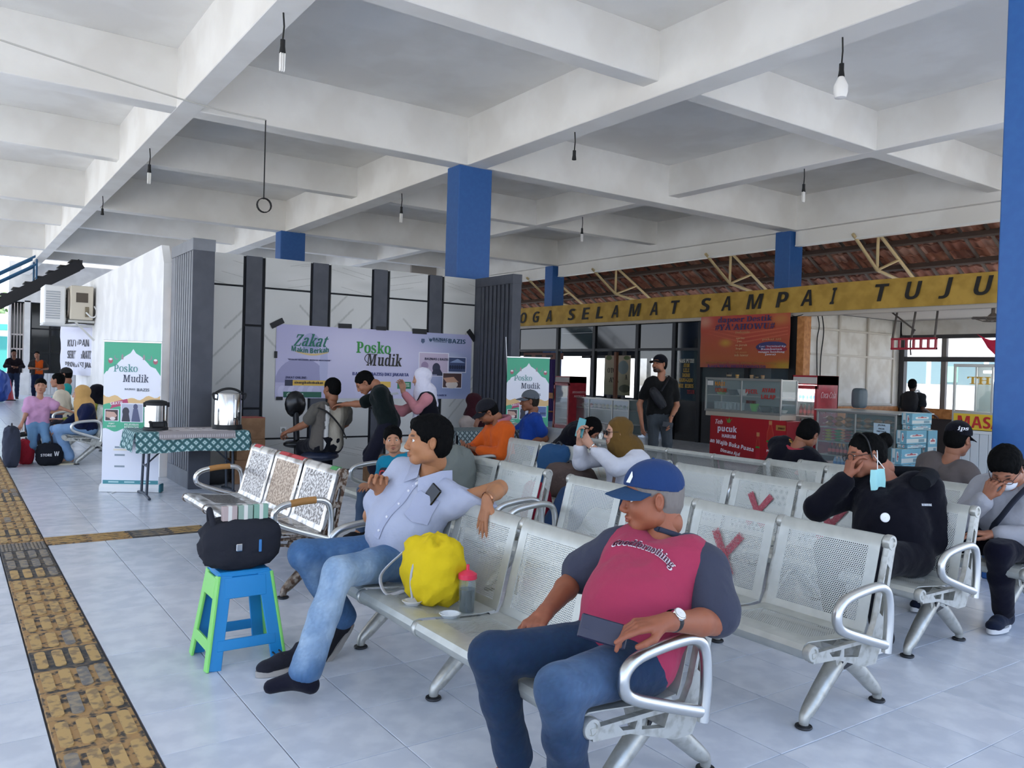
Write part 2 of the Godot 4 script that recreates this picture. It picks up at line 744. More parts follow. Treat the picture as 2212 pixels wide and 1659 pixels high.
	func _nets() -> void:
		var ids := PackedInt32Array()
		ids.resize(nx * ny * nz)
		ids.fill(-1)
		var sy := nx
		var sz := nx * ny
		for z in nz - 1:
			for y in ny - 1:
				var id := z * sz + y * sy
				for x in nx - 1:
					var a := val[id]
					var b := val[id + 1]
					var c := val[id + sy]
					var d := val[id + sy + 1]
					var e := val[id + sz]
					var f := val[id + sz + 1]
					var g := val[id + sz + sy]
					var h := val[id + sz + sy + 1]
					var s := int(a < 0.0) + int(b < 0.0) + int(c < 0.0) + int(d < 0.0) + int(e < 0.0) + int(f < 0.0) + int(g < 0.0) + int(h < 0.0)
					if s > 0 and s < 8:
						var p := Vector3.ZERO
						var n := 0
						if (a < 0.0) != (b < 0.0):
							p += Vector3(a / (a - b), 0, 0); n += 1
						if (c < 0.0) != (d < 0.0):
							p += Vector3(c / (c - d), 1, 0); n += 1
						if (e < 0.0) != (f < 0.0):
							p += Vector3(e / (e - f), 0, 1); n += 1
						if (g < 0.0) != (h < 0.0):
							p += Vector3(g / (g - h), 1, 1); n += 1
						if (a < 0.0) != (c < 0.0):
							p += Vector3(0, a / (a - c), 0); n += 1
						if (b < 0.0) != (d < 0.0):
							p += Vector3(1, b / (b - d), 0); n += 1
						if (e < 0.0) != (g < 0.0):
							p += Vector3(0, e / (e - g), 1); n += 1
						if (f < 0.0) != (h < 0.0):
							p += Vector3(1, f / (f - h), 1); n += 1
						if (a < 0.0) != (e < 0.0):
							p += Vector3(0, 0, a / (a - e)); n += 1
						if (b < 0.0) != (f < 0.0):
							p += Vector3(1, 0, b / (b - f)); n += 1
						if (c < 0.0) != (g < 0.0):
							p += Vector3(0, 1, c / (c - g)); n += 1
						if (d < 0.0) != (h < 0.0):
							p += Vector3(1, 1, d / (d - h)); n += 1
						p /= n
						ids[id] = ov.size()
						var w := lo + (Vector3(x, y, z) + p) * cell
						ov.append(w)
						on.append(Vector3(b + d + f + h - a - c - e - g, c + d + g + h - a - b - e - f, e + f + g + h - a - b - c - d).normalized())
						oc.append(_tint(w))
					id += 1
		for z in range(1, nz - 1):
			for y in range(1, ny - 1):
				var id := z * sz + y * sy + 1
				for x in range(1, nx - 1):
					var a := val[id] < 0.0
					if a != (val[id + 1] < 0.0): _quad(ids[id], ids[id - sy], ids[id - sy - sz], ids[id - sz], a)
					if a != (val[id + sy] < 0.0): _quad(ids[id], ids[id - sz], ids[id - sz - 1], ids[id - 1], a)
					if a != (val[id + sz] < 0.0): _quad(ids[id], ids[id - 1], ids[id - 1 - sy], ids[id - sy], a)
					id += 1

	func _quad(a: int, b: int, c: int, d: int, flip: bool) -> void:
		if a < 0 or b < 0 or c < 0 or d < 0: return
		if flip: oi.append_array(PackedInt32Array([a, c, b, a, d, c]))
		else: oi.append_array(PackedInt32Array([a, b, c, a, c, d]))

	func _tint(p: Vector3) -> Color:
		var c: Color = base if paint == null else paint.call(p)
		for s in spots:
			var d: float = (s[1] * (p - s[0])).length()
			if d < 1.0: c = c.lerp(s[2], smoothstep(0.0, 1.0, clampf((1.0 - d) / s[3], 0.0, 1.0)))
		return c.srgb_to_linear()

func fld(cell: float, hexa: String, amp := 0.0, seed_ := 1, freq := 9.0) -> Fld:
	var f := Fld.new()
	f.cell = cell
	f.base = Color(hexa)
	f.amp = amp
	f.seed_ = seed_
	f.freq = freq
	return f

# fields are meshed together at the end, on all cores
var later := []
func shape(called: String, fields: Array, m: Material, parent: Node) -> void:
	jobs.append({"name": called, "fields": fields, "mat": m, "parent": parent})

var flat := []
func _mesh_one(k: int) -> void:
	flat[k].run()

func run_jobs() -> void:
	for j in jobs:
		for f in j.fields:
			if f.nx == 0 and not flat.has(f): flat.append(f)
	var g := WorkerThreadPool.add_group_task(_mesh_one, flat.size(), -1, true)
	WorkerThreadPool.wait_for_group_task_completion(g)
	for j in jobs:
		var m := mb()
		for f in j.fields:
			var s := m.v.size()
			m.v.append_array(f.ov)
			m.n.append_array(f.on)
			m.c.append_array(f.oc)
			for q in f.oi: m.i.append(s + q)
		m.u.resize(m.v.size())
		m.tinted = true
		obj(j.name, m, j.mat, j.parent)
	for c in later: c.call()

# ------------------------------------------------------------------ materials
func mat(key: String, c = Color.WHITE, rough := 0.6, metal := 0.0) -> StandardMaterial3D:
	if not mats.has(key):
		var m := StandardMaterial3D.new()
		m.resource_name = key
		m.albedo_color = c
		m.roughness = rough
		m.metallic = metal
		mats[key] = m
	return mats[key]

func hexmat(hexa: String, rough := 0.6, metal := 0.0) -> StandardMaterial3D:
	return mat("m_%s_%d_%d" % [hexa, int(rough * 100), int(metal * 100)], Color(hexa), rough, metal)

func noise_tex(seed_: int, freq: float, c0: Color, c1: Color, size := 256, octaves := 4, lo := 0.3, hi := 0.7) -> NoiseTexture2D:
	var f := FastNoiseLite.new()
	f.seed = seed_
	f.frequency = freq
	f.fractal_octaves = octaves
	f.noise_type = FastNoiseLite.TYPE_SIMPLEX_SMOOTH
	var t := NoiseTexture2D.new()
	t.width = size
	t.height = size
	t.seamless = true
	t.noise = f
	var g := Gradient.new()
	g.set_color(0, c0)
	g.set_color(1, c1)
	g.set_offset(0, lo)
	g.set_offset(1, hi)
	t.color_ramp = g
	return t

func tri_mat(key: String, t: Texture2D, scale: float, rough := 0.7, metal := 0.0, world := false) -> StandardMaterial3D:
	var m := mat(key, Color.WHITE, rough, metal)
	m.albedo_texture = t
	m.uv1_triplanar = true
	m.uv1_world_triplanar = world
	m.uv1_scale = Vector3.ONE * scale
	return m

func cloth(hexa: String, rough := 0.95, relief := 0.0) -> StandardMaterial3D:
	var k := "cloth_%s_%d" % [hexa, int(relief * 100)]
	if mats.has(k): return mats[k]
	var m := mat(k, Color(hexa), rough)
	m.metallic_specular = 0.25
	m.heightmap_enabled = true
	m.heightmap_texture = mats.weave_tex
	m.heightmap_scale = 0.25 + relief
	m.uv1_triplanar = true
	m.uv1_scale = Vector3.ONE * 3.0
	m.rim_enabled = true
	m.rim = 0.15
	m.rim_tint = 0.7
	return m

func make_materials() -> void:
	var w := noise_tex(3, 0.02, Color(0.3, 0.3, 0.3), Color(0.9, 0.9, 0.9), 256, 5)
	mats["weave_tex"] = w
	tri_mat("ceiling_paint", noise_tex(5, 0.008, Color("#e9e6e0"), Color("#f1efea"), 256, 5), 0.35, 0.85, 0.0, true)
	tri_mat("blue_paint", noise_tex(6, 0.05, Color("#23599b"), Color("#265d9f"), 256, 4), 0.8, 0.5, 0.0, true)
	tri_mat("white_wall", noise_tex(7, 0.01, Color("#e6e5e3"), Color("#f2f1ef")), 0.5, 0.8, 0.0, true)
	for k in 3:
		var t := tri_mat("floor_tile_%d" % k, noise_tex(20 + k, 0.012, [Color("#c9ced6"), Color("#c5cad2"), Color("#cdd1d8")][k], [Color("#d5d9df"), Color("#d2d6dc"), Color("#d9dce1")][k], 512, 6), 0.8, 0.24, 0.0, true)
		t.metallic_specular = 0.5
	mat("grout", Color("#44454a"), 0.9)
	tri_mat("paver", noise_tex(9, 0.018, Color("#3e3a37"), Color("#a88354"), 512, 5, 0.28, 0.52), 1.6, 0.85, 0.0, true)
	tri_mat("paver_dark", noise_tex(10, 0.02, Color("#3a3b3e"), Color("#6a5c4a"), 512, 5, 0.35, 0.75), 1.6, 0.85, 0.0, true)
	tri_mat("paver_bar", noise_tex(11, 0.02, Color("#8d7452"), Color("#bb985f"), 256, 4, 0.25, 0.5), 2.5, 0.75, 0.0, true)
	tri_mat("paver_bar_grey", noise_tex(12, 0.02, Color("#716c68"), Color("#9a8a72"), 256, 4), 2.5, 0.75, 0.0, true)
	tri_mat("dark_panel", noise_tex(13, 0.02, Color("#40434c"), Color("#474a53")), 0.7, 0.55, 0.0, true)
	tri_mat("grey_slat", noise_tex(14, 0.02, Color("#6b6e74"), Color("#73767c")), 0.7, 0.5, 0.0, true)
	mat("black_gap", Color("#15171c"), 0.8)
	mat("black", Color("#101114"), 0.6)
	mat("black_gloss", Color("#0c0d10"), 0.25)
	mat("dark_metal", Color("#1c1e22"), 0.45, 0.3)
	mat("chrome", Color("#d4d4d2"), 0.16, 1.0)
	mat("steel", Color("#c9cac8"), 0.3, 1.0)
	tri_mat("bench_paint", noise_tex(15, 0.03, Color("#b3b5ae"), Color("#bdbfb8")), 1.2, 0.36, 0.45)
	tri_mat("bench_leg", noise_tex(16, 0.05, Color("#a3a198"), Color("#b9b9b2"), 256, 5, 0.2, 0.5), 1.5, 0.35, 0.6)
	mat("white_plastic", Color("#e8e8e6"), 0.4)
	mat("bulb_white", Color("#f4f2ee"), 0.3)
	mat("wire_black", Color("#1b1a19"), 0.7)
	mat("wire_white", Color("#cfcdc6"), 0.6)
	tri_mat("wood_orange", noise_tex(17, 0.03, Color("#b5763f"), Color("#cb8b50")), 1.0, 0.6)
	tri_mat("brown_board", noise_tex(18, 0.02, Color("#a08674"), Color("#b29a86")), 1.0, 0.8)
	tri_mat("carton", noise_tex(19, 0.02, Color("#8d6a4c"), Color("#9d7858")), 1.0, 0.85)
	var gl := mat("glass", Color(0.75, 0.85, 0.85, 0.12), 0.03)
	gl.transparency = BaseMaterial3D.TRANSPARENCY_ALPHA
	var g2 := mat("tinted_glass", Color(0.25, 0.32, 0.34, 0.45), 0.04)
	g2.transparency = BaseMaterial3D.TRANSPARENCY_ALPHA
	mat("dark_glass", Color("#10161a"), 0.06)

# ------------------------------------------------------------------ the hall: floor, pavers, columns, beams
const H1 := 4.58   # underside of the main beams
const H2 := 4.74   # underside of the secondary beams
const HS := 5.30   # underside of the slab

func in_view(p: Vector3, margin := 60.0) -> float: # depth before the camera, or -1 outside the frame
	var q := (p - Vector3(0, 1.444, 0)) * Basis(Vector3(0.82, 0.029, 0.571), Vector3(-0.015, 0.999, -0.03), Vector3(-0.572, 0.0157, 0.8203))
	if q.z > -0.3: return -1.0
	var x := 1106.0 - 1754.4 * q.x / q.z
	var y := 829.5 + 1754.4 * q.y / q.z
	if x < -margin or x > 2212 + margin or y < -margin or y > 1659 + margin: return -1.0
	return -q.z

func build_shell() -> void:
	# floor: grout bed, tiles
	var bed := mb().span(Vector3(-6, -0.2, -44), Vector3(17.2, -0.008, 7))
	var fl := struct("floor", bed, mats.grout, "hall floor of glossy pale grey square tiles with dark joints")
	var rng := RandomNumberGenerator.new()
	rng.seed = 11
	var cells := []
	for a in range(-17, 42):
		for b in range(-17, 103):
			var x0 := 0.662 + 0.4 * a
			var x1 := x0 + 0.4
			var z0 := -3.13 - 0.4 * b - 0.4
			var z1 := z0 + 0.4
			if a == -1: continue
			if a == -2: x1 = 0.342
			if x1 > 0.66 and x0 < 1.86 and b == 10:
				z1 = -7.435
			if z0 < -43.5 or z1 > 6.8 or x0 < -5.9 or x1 > 17.1: continue
			var d := in_view(Vector3((x0 + x1) / 2, 0, (z0 + z1) / 2), 0.0)
			cells.append([d if d > 0 else 1000.0 + absf(z0), Vector2(x0, z0), Vector2(x1, z1)])
	cells.sort_custom(func(p, q): return p[0] < q[0])
	var shapes := {}
	var rest := mb()
	var rest2 := mb()
	for k in cells.size():
		var s: Vector2 = cells[k][2] - cells[k][1] - Vector2(0.0042, 0.0042)
		var ctr: Vector2 = (cells[k][2] + cells[k][1]) / 2
		var lift := rng.randf_range(-0.0004, 0.0004)
		var at := Vector3(ctr.x, -0.005 + lift, ctr.y)
		if k < 300:
			var key := "%.3f %.3f" % [s.x, s.y]
			if not shapes.has(key): shapes[key] = mb().box(Vector3.ZERO, Vector3(s.x, 0.01, s.y), Basis.IDENTITY, 0.0012).done()
			inst("tile", shapes[key], mats["floor_tile_%d" % rng.randi_range(0, 2)], fl, Transform3D(Basis.IDENTITY, at))
		else:
			(rest if k % 2 else rest2).box(at, Vector3(s.x, 0.01, s.y))
	tag(obj("tiles_beyond", rest, mats.floor_tile_0, fl), "", "", "", "stuff")
	tag(obj("tiles_beyond", rest2, mats.floor_tile_1, fl), "", "", "", "stuff")
	# tactile path: one paver every 305 mm, four raised bars each
	var path := thing("tactile_path", "ochre and soot-stained tactile paving strip with raised bars running down the white floor", "tactile paving")
	var slab := mb().box(Vector3(0, -0.004, 0), Vector3(0.303, 0.02, 0.301), Basis.IDENTITY, 0.003).done()
	var bars := []
	for k in 2:
		bars.append(mb().prism(rect(0.046, 0.24, 0.02, 4), 0.006, Transform3D(Basis(Vector3.RIGHT, -PI / 2), Vector3(0, 0.0055, 0)), 60.0).done())
	for k in 100:
		var z := -2.565 - 0.305 * k
		if k == 15: continue # the dotted junction paver stands here
		if z < -33: break
		var grey: bool = k in [2, 6, 12, 13, 14, 17, 23, 24] and k != 2 or rng.randf() < 0.08
		var pv := inst("paver", slab, mats.paver_dark if grey else mats.paver, path, Transform3D(Basis.IDENTITY, Vector3(0.5, 0, z)))
		for j in 4:
			inst("bar", bars[0], mats.paver_bar_grey if (k in [13, 14] or rng.randf() < 0.1) else mats.paver_bar, pv, Transform3D(Basis.IDENTITY, Vector3(-0.11 + 0.0735 * j, 0, 0)))
	var jz := -2.565 - 0.305 * 15
	var jp := inst("junction_paver", slab, mats.paver_dark, path, Transform3D(Basis.IDENTITY, Vector3(0.5, 0, jz)))
	var knobs := mb()
	for a in 12:
		for b in 7:
			knobs.lathe([Vector2(0.012, 0), Vector2(0.009, 0.005), Vector2(0.001, 0.006)], 8, Transform3D(Basis.IDENTITY, Vector3(-0.135 + 0.0245 * a, 0.005, -0.12 + 0.04 * b)))
	tag(obj("dot", knobs, mats.paver_bar_grey, jp), "", "", "", "stuff")
	for k in 4:
		var bp := inst("branch_paver", slab, mats.paver if k < 2 else mats.paver_dark, path, Transform3D(Basis.IDENTITY, Vector3(0.81 + 0.303 * k, 0, -7.282)))
		for j in 4:
			inst("ridge", bars[1], mats.paver_bar if k != 2 else mats.paver_bar_grey, bp, Transform3D(Basis(Vector3.UP, PI / 2).scaled(Vector3(1.1, 1, 0.5)), Vector3(0, 0, -0.105 + 0.07 * j)))
	# columns
	var spots := [
		[Vector3(6.69, 0, -10.915), Vector2(0.60, 0.37), H1 + 0.01, "square blue concrete column rising behind the marble panel wall in mid-hall"],
		[Vector3(6.69, 0, -2.725), Vector2(0.60, 0.37), H1 + 0.01, "nearest broad blue concrete column, at the right edge of the frame"],
		[Vector3(6.69, 0, -19.0), Vector2(0.60, 0.37), H1 + 0.01, "short-looking blue column seen over the left half of the panel wall"],
		[Vector3(14.82, 0, -11.0), Vector2(0.44, 0.38), H1 + 0.01, "blue column standing behind the yellow banner above the letters SAMPAI"],
		[Vector3(14.82, 0, -19.2), Vector2(0.44, 0.38), H1 + 0.01, "farther blue column beside the dark slatted pier, over the letters SELAMAT"],
	]
	for s in spots:
		var at: Vector3 = s[0]
		var c := thing("concrete_column", s[3], "column", at)
		obj("shaft", mb().box(Vector3(0, s[2] / 2, 0), Vector3(s[1].x, s[2], s[1].y), Basis.IDENTITY, 0.012), mats.blue_paint, c)
		if at.z > -5: obj("plinth", mb().box(Vector3(0, 0.09, 0), Vector3(s[1].x + 0.05, 0.18, s[1].y + 0.05), Basis.IDENTITY, 0.01), mats.blue_paint, c)
	# ceiling: slab with its beams
	var ce := struct("ceiling", mb().span(Vector3(-6.2, HS, -36), Vector3(15.3, HS + 0.18, 3.5)), mats.ceiling_paint, "white painted concrete slab with a grid of deep beams")
	for x in [-5.9, -1.85, 2.425, 6.675]:
		obj("main_beam", mb().span(Vector3(x - 0.14 if x < 6 else x - 0.175, H1, -36), Vector3(x + 0.14 if x < 6 else x + 0.175, HS + 0.01, 3.5), 0.008), mats.ceiling_paint, ce)
	obj("secondary_beam", mb().span(Vector3(10.83, H2, -36), Vector3(11.1, HS + 0.01, 3.5), 0.008), mats.ceiling_paint, ce)
	obj("edge_beam", mb().span(Vector3(14.62, H1, -36), Vector3(15.3, HS + 0.01, 3.5), 0.008), mats.ceiling_paint, ce)
	for z in [-27.3, -19.0, -10.85, -2.72]:
		obj("main_beam", mb().span(Vector3(-6.1, H1 + 0.002, z - 0.165), Vector3(15.2, HS + 0.005, z + 0.165), 0.008), mats.ceiling_paint, ce)
	for z in [-31.4, -23.1, -14.9, -6.75, 1.4]:
		obj("secondary_beam", mb().span(Vector3(-6.1, H2 + 0.002, z - 0.125), Vector3(15.2, HS + 0.004, z + 0.125), 0.008), mats.ceiling_paint, ce)
	for z in [-27.3, -19.0, -10.85]: # fascia boards between the outer columns
		obj("fascia", mb().span(Vector3(14.74, 4.285, z + 0.2 - 0.13), Vector3(14.86, H1 + 0.06, z + 7.9)), mats.ceiling_paint, ce)
		obj("fascia_drip", mb().span(Vector3(14.725, 4.262, z + 0.2 - 0.13), Vector3(14.87, 4.29, z + 7.9)), mats.white_plastic, ce)

func build_outside() -> void:
	tri_mat("yard", noise_tex(31, 0.02, Color("#a5a39d"), Color("#bab8b2")), 0.4, 0.9, 0.0, true)
	var g := mb().span(Vector3(-80, -0.4, -120), Vector3(90, -0.21, 60))
	struct("ground_outside", g, mats.yard, "sunlit concrete yard round the terminal")

func marble(seed_: int) -> StandardMaterial3D:
	var key := "marble_%d" % seed_
	if mats.has(key): return mats[key]
	var p := Paint.new(128, 384, Color("#c3c3bf"))
	var r := RandomNumberGenerator.new()
	r.seed = seed_
	for k in 5:
		p.soft(r.randf(), r.randf(), 0.6, 0.25, Color("#b4b4b0") if k % 2 else Color("#cdccc8"), 0.6)
	for k in 4: # diagonal veins
		var x := r.randf_range(-0.4, 0.8)
		var y := r.randf()
		var up := -1.0 if seed_ % 2 else 1.0
		for j in 60:
			var t := j / 60.0
			p.soft(x + t * 0.9 + r.randf_range(-0.01, 0.01), y + up * t * 0.28, 0.035, 0.012, Color("#9a9994"), 0.55)
	return print_mat(key, p, 0.35)

func build_booth() -> void:
	var hgt := 2.84
	# back wall with marble panels between dark strips
	var wall := struct("wall_back", mb().span(Vector3(2.5, 0, -10.70), Vector3(6.68, hgt - 0.01, -10.625)), mats.black_gap, "booth back wall of marble-look panels and dark vertical strips")
	var xs := [2.52, 3.13, 3.40, 4.03, 4.31, 4.93, 5.20, 5.83, 6.10, 6.66]
	var ys := [0.0, 0.46, 2.44, hgt]
	for k in 5:
		for r in 3:
			var a := Vector3(xs[k * 2] + 0.012, ys[r] + 0.012, -10.626)
			var b := Vector3(xs[k * 2 + 1] - 0.006, ys[r + 1] - (0.012 if r < 2 else 0.0), -10.60)
			var m := mb()
			m.box((a + b) / 2, b - a, Basis.IDENTITY, 0.002)
			obj("panel", m, marble(k * 3 + r), wall)
	for k in 4:
		var x0: float = xs[k * 2 + 1] + 0.03
		var x1: float = xs[k * 2 + 2] - 0.03
		for seg in [[0.0, 0.85], [0.87, 1.93], [1.95, hgt]]:
			obj("strip", mb().box(Vector3((x0 + x1) / 2, (seg[0] + seg[1]) / 2, -10.612), Vector3(x1 - x0, seg[1] - seg[0] - 0.006, 0.03), Basis.IDENTITY, 0.003), mats.dark_panel, wall)
	# slatted piers at both ends
	for e in 2:
		var x0 := 2.265 if e == 0 else 6.66
		var x1 := 2.50 if e == 0 else 6.81
		var pier := thing("slatted_pier", ["tall grey slatted pier at the marble wall's left end, behind the tea table", "dark slatted pier at the marble wall's right end, behind a roll-up banner"][e], "pier")
		obj("core", mb().span(Vector3(x0 + 0.03, 0, -10.66), Vector3(x1, hgt - 0.1, -9.62)), mats.black_gap, pier)
		obj("front_board", mb().span(Vector3(x0, 0, -9.63), Vector3(x1 + 0.004, hgt, -9.6), 0.003), mats.dark_panel, pier)
		obj("side_board", mb().span(Vector3(x1 - 0.005, 0, -10.66), Vector3(x1 + 0.004, hgt - 0.1, -9.63)), mats.dark_panel, pier)
		var g: Material = mats.grey_slat if e == 0 else mats.dark_panel
		obj("head_board", mb().span(Vector3(x0 - 0.004, hgt - 0.13, -10.66), Vector3(x1 + 0.01, hgt + 0.005, -9.598), 0.003), g, pier)
		obj("foot_board", mb().span(Vector3(x0 - 0.002, 0, -10.66), Vector3(x0 + 0.03, 0.2, -9.63), 0.003), g, pier)
		obj("end_board", mb().span(Vector3(x0, 0.2, -10.66), Vector3(x0 + 0.03, hgt - 0.13, -10.45), 0.003), g, pier)
		for k in 8:
			var z := -10.40 + 0.107 * k
			obj("slat", mb().span(Vector3(x0 + 0.002, 0.2, z - 0.032), Vector3(x0 + 0.035, hgt - 0.13, z + 0.032), 0.004), g, pier)
	# white side wall running away behind the left pier
	var sw := mb().prism(PackedVector2Array([Vector2(-18.8, 0), Vector2(-10.76, 0), Vector2(-10.76, 2.66), Vector2(-10.92, 2.9), Vector2(-18.8, 2.9)]), 0.09, Transform3D(Basis(Vector3.UP, -PI / 2), Vector3(2.285, 0, 0)))
	struct("wall_left", sw, mats.white_wall, "white plastered side wall of the booth, running away down the hall")
	struct("wall_right", mb().span(Vector3(6.60, 0, -18.8), Vector3(6.69, 2.72, -10.71)), mats.white_wall)
	struct("wall_far", mb().span(Vector3(2.2, 0, -18.9), Vector3(6.69, 2.72, -18.8)), mats.white_wall)
	var bb := obj("corner_board", mb().span(Vector3(2.285, 0, -10.76), Vector3(2.36, 2.38, -10.68), 0.002), mats.brown_board)
	tag(bb, "brown board standing on edge between the white wall and the left slatted pier", "board")
	zakat_banner()
	for e in 2: roll_up(e)
	tea_table()
	air_units()
	far_left()
	# socket on the marble wall
	var so := thing("wall_socket", "white wall socket low on the marble panel left of the striped-shirt man", "socket", Vector3(3.694, 0.572, -10.6))
	obj("plate", mb().box(Vector3(0, 0, 0.005), Vector3(0.085, 0.085, 0.012), Basis.IDENTITY, 0.004), mats.white_plastic, so)
	obj("well", mb().lathe([Vector2(0.001, 0.0), Vector2(0.022, 0.0), Vector2(0.026, 0.004), Vector2(0.028, 0.0)], 16, Transform3D(Basis(Vector3.RIGHT, PI / 2), Vector3(0, 0, 0.012))), hexmat("#8f8f8c"), so)

func zakat_banner() -> void:
	var p := Paint.new(1024, 336, Color("#b9b5d3"))
	p.fade(Color("#aba8cb"), Color("#c3c0da"))
	p.soft(0.35, 0.3, 0.35, 0.7, Color("#cfcbe2"), 0.8)
	p.soft(0.62, 0.4, 0.3, 0.6, Color("#cdc9e2"), 0.7)
	p.disc(0.117, 0.78, 0.118, 0.33, Color("#9a98bb"))
	p.box(0, 0.79, 0.235, 0.21, Color("#b6b2d0"))
	for k in 9: p.disc(0.01 + k * 0.022, 0.92, 0.02, 0.09, Color("#c9c6de") if k % 2 else Color("#bcb9d4"))
	p.disc(0.22, 0.56, 0.02, 0.3, Color("#aeb0cf"))
	p.disc(0.4, 0.75, 0.03, 0.3, Color("#c5c2da"))
	p.box(0.385, 0.6, 0.03, 0.4, Color("#c5c2da"))
	p.soft(0.95, 0.6, 0.28, 0.6, Color("#7f8fb6"), 0.8)
	p.soft(0.9, 0.85, 0.25, 0.3, Color("#8493ba"), 0.8)
	p.soft(0.82, 0.1, 0.2, 0.2, Color("#95a3bd"), 0.7)
	p.soft(0.88, 0.35, 0.1, 0.1, Color("#b4bdd0"), 0.7)
	p.disc(0.158, 0.24, 0.042, 0.14, Color("#9fa0c4"))
	for k in 24: # yellow swoosh under the first title
		var t := k / 23.0
		p.soft(0.09 + 0.145 * t, 0.36 + 0.035 * sin(PI * t), 0.006, 0.012 + 0.012 * sin(PI * t), Color("#dcb65e"), 1.0)
	p.box(0.045, 0.755, 0.19, 0.075, Color("#d9b14d"))
	p.box(0.043, 0.75, 0.036, 0.085, Color("#2c3046"))
	p.box(0.038, 0.915, 0.175, 0.08, Color("#1f5d49"))
	p.box(0.50, 0.755, 0.055, 0.085, Color("#d9b14d"))
	p.box(0.59, 0.75, 0.073, 0.105, Color("#2a7a56"))
	# three framed photographs: a counter under a sign, a crowd by a tent, hands massaging a foot
	p.box(0.702, 0.298, 0.168, 0.362, Color("#e4e2ec"))
	p.box(0.706, 0.31, 0.16, 0.338, Color("#c3b3c8"))
	p.disc(0.735, 0.5, 0.02, 0.06, Color("#9c86a4"))
	p.disc(0.80, 0.53, 0.022, 0.075, Color("#34344c"))
	p.poly([[0.77, 0.65], [0.785, 0.55], [0.82, 0.54], [0.845, 0.65]], Color("#2c2d45"))
	p.box(0.706, 0.63, 0.1, 0.02, Color("#8f8fae"))
	p.box(0.868, 0.355, 0.104, 0.24, Color("#dddce8"))
	p.box(0.871, 0.365, 0.097, 0.22, Color("#3d4a6e"))
	p.poly([[0.875, 0.44], [0.92, 0.38], [0.965, 0.44]], Color("#8fa0c4"))
	for k in 7: p.disc(0.88 + 0.013 * k, 0.51, 0.006, 0.03, Color("#1f2740"))
	p.box(0.836, 0.6, 0.112, 0.24, Color("#e3e1e8"))
	p.box(0.84, 0.61, 0.105, 0.22, Color("#4d3535"))
	p.disc(0.89, 0.78, 0.035, 0.06, Color("#d6c8c0"))
	p.poly([[0.84, 0.68], [0.9, 0.66], [0.93, 0.74], [0.86, 0.75]], Color("#c99a80"))
	var xf := facing(Vector3(5.09, 1.49, -10.592), Vector3(0, 0, 1))
	var b := thing("zakat_banner", "wide lilac printed banner taped on the marble wall, titled Zakat and Posko Mudik", "banner")
	panel("sheet", print_mat("zakat", p), xf, 3.04, 0.98, b, 0.002, 0.003)
	xf.origin.z += 0.004
	var ox := -5.09
	var oy := -1.49
	words("lettering", "Zakat", "#1d6a58", b, xf, 4.06 + ox, 1.785 + oy, 0.45, 0.17, "Droid Serif", true, 0.35)
	words("lettering", "Makin Berkah", "#1d6a58", b, xf, 4.04 + ox, 1.665 + oy, 0.52, 0.07, "Droid Sans", true, 0.0, func(q): return Vector3(q.x, q.y - 0.02 + q.x * q.x * 0.35, q.z))
	words("lettering", "\"BERKAH MUZAKKI, BERKAH MUSTAHIK\"", "#3b3d63", b, xf, 4.036 + ox, 1.515 + oy, 0.61, 0.022)
	words("lettering", "ZAKAT ONLINE:", "#34365c", b, xf, 3.854 + ox, 1.276 + oy, 0.30, 0.03)
	words("lettering", "sinergibaikebaikan", "#2d2c3e", b, xf, 4.03 + ox, 1.206 + oy, 0.40, 0.045)
	words("lettering", "0878", "#d6e6de", b, xf, 3.886 + ox, 1.043 + oy, 0.141, 0.042)
	var ring := mb().tube(curve([Vector3(0.027, 0, 0), Vector3(0, 0.027, 0), Vector3(-0.027, 0, 0), Vector3(0, -0.027, 0), Vector3(0.027, 0, 0)], 4), 0.004, 6)
	ring.bar(Vector3(-0.01, 0.01, 0), Vector3(0.011, -0.01, 0), 0.008, 0.008)
	obj("phone_icon", ring, hexmat("#d6e6de"), b, xf * Transform3D(Basis.IDENTITY, Vector3(3.757 + ox, 1.043 + oy, 0.002)))
	words("lettering", "Posko", "#2f8a3a", b, xf, 4.975 + ox, 1.725 + oy, 0.53, 0.17, "Droid Serif")
	words("lettering", "Mudik", "#26231c", b, xf, 5.15 + ox, 1.555 + oy, 0.55, 0.18, "Droid Serif", true, 0.1)
	obj("flourish", mb().tube(curve([Vector3(-0.16, 0.07, 0), Vector3(-0.27, 0.07, 0), Vector3(-0.31, 0, 0), Vector3(-0.25, -0.06, 0), Vector3(-0.22, -0.04, 0)], 6), 0.011, 6, true, 0.3), hexmat("#26231c"), b, xf * Transform3D(Basis.IDENTITY, Vector3(5.15 + ox, 1.555 + oy, 0.002)))
	words("lettering", "BAZNAS (BAZIS) DKI JAKARTA", "#2c3a78", b, xf, 5.10 + ox, 1.342 + oy, 0.88, 0.055)
	words("lettering", "BAZNAS", "#22435c", b, xf, 6.053 + ox, 1.886 + oy, 0.244, 0.045)
	words("lettering", "Provinsi DKI Jakarta", "#22435c", b, xf, 6.053 + ox, 1.85 + oy, 0.22, 0.014)
	words("lettering", "BAZIS", "#22435c", b, xf, 6.343 + ox, 1.872 + oy, 0.30, 0.065)
	var cr := mb().prism(PackedVector2Array([Vector2(-0.025, 0.03), Vector2(0.025, 0.03), Vector2(0.03, -0.015), Vector2(0, -0.04), Vector2(-0.03, -0.015)]), 0.003)
	obj("crest", cr, hexmat("#4b5a78"), b, xf * Transform3D(Basis.IDENTITY, Vector3(5.76 + ox, 1.855 + oy, 0.001)))
	var em := mb().prism(PackedVector2Array([Vector2(-0.035, 0.03), Vector2(-0.015, 0.0), Vector2(0, 0.02), Vector2(0.015, 0.0), Vector2(0.035, 0.03), Vector2(0.02, -0.02), Vector2(0, -0.035), Vector2(-0.02, -0.02)]), 0.003)
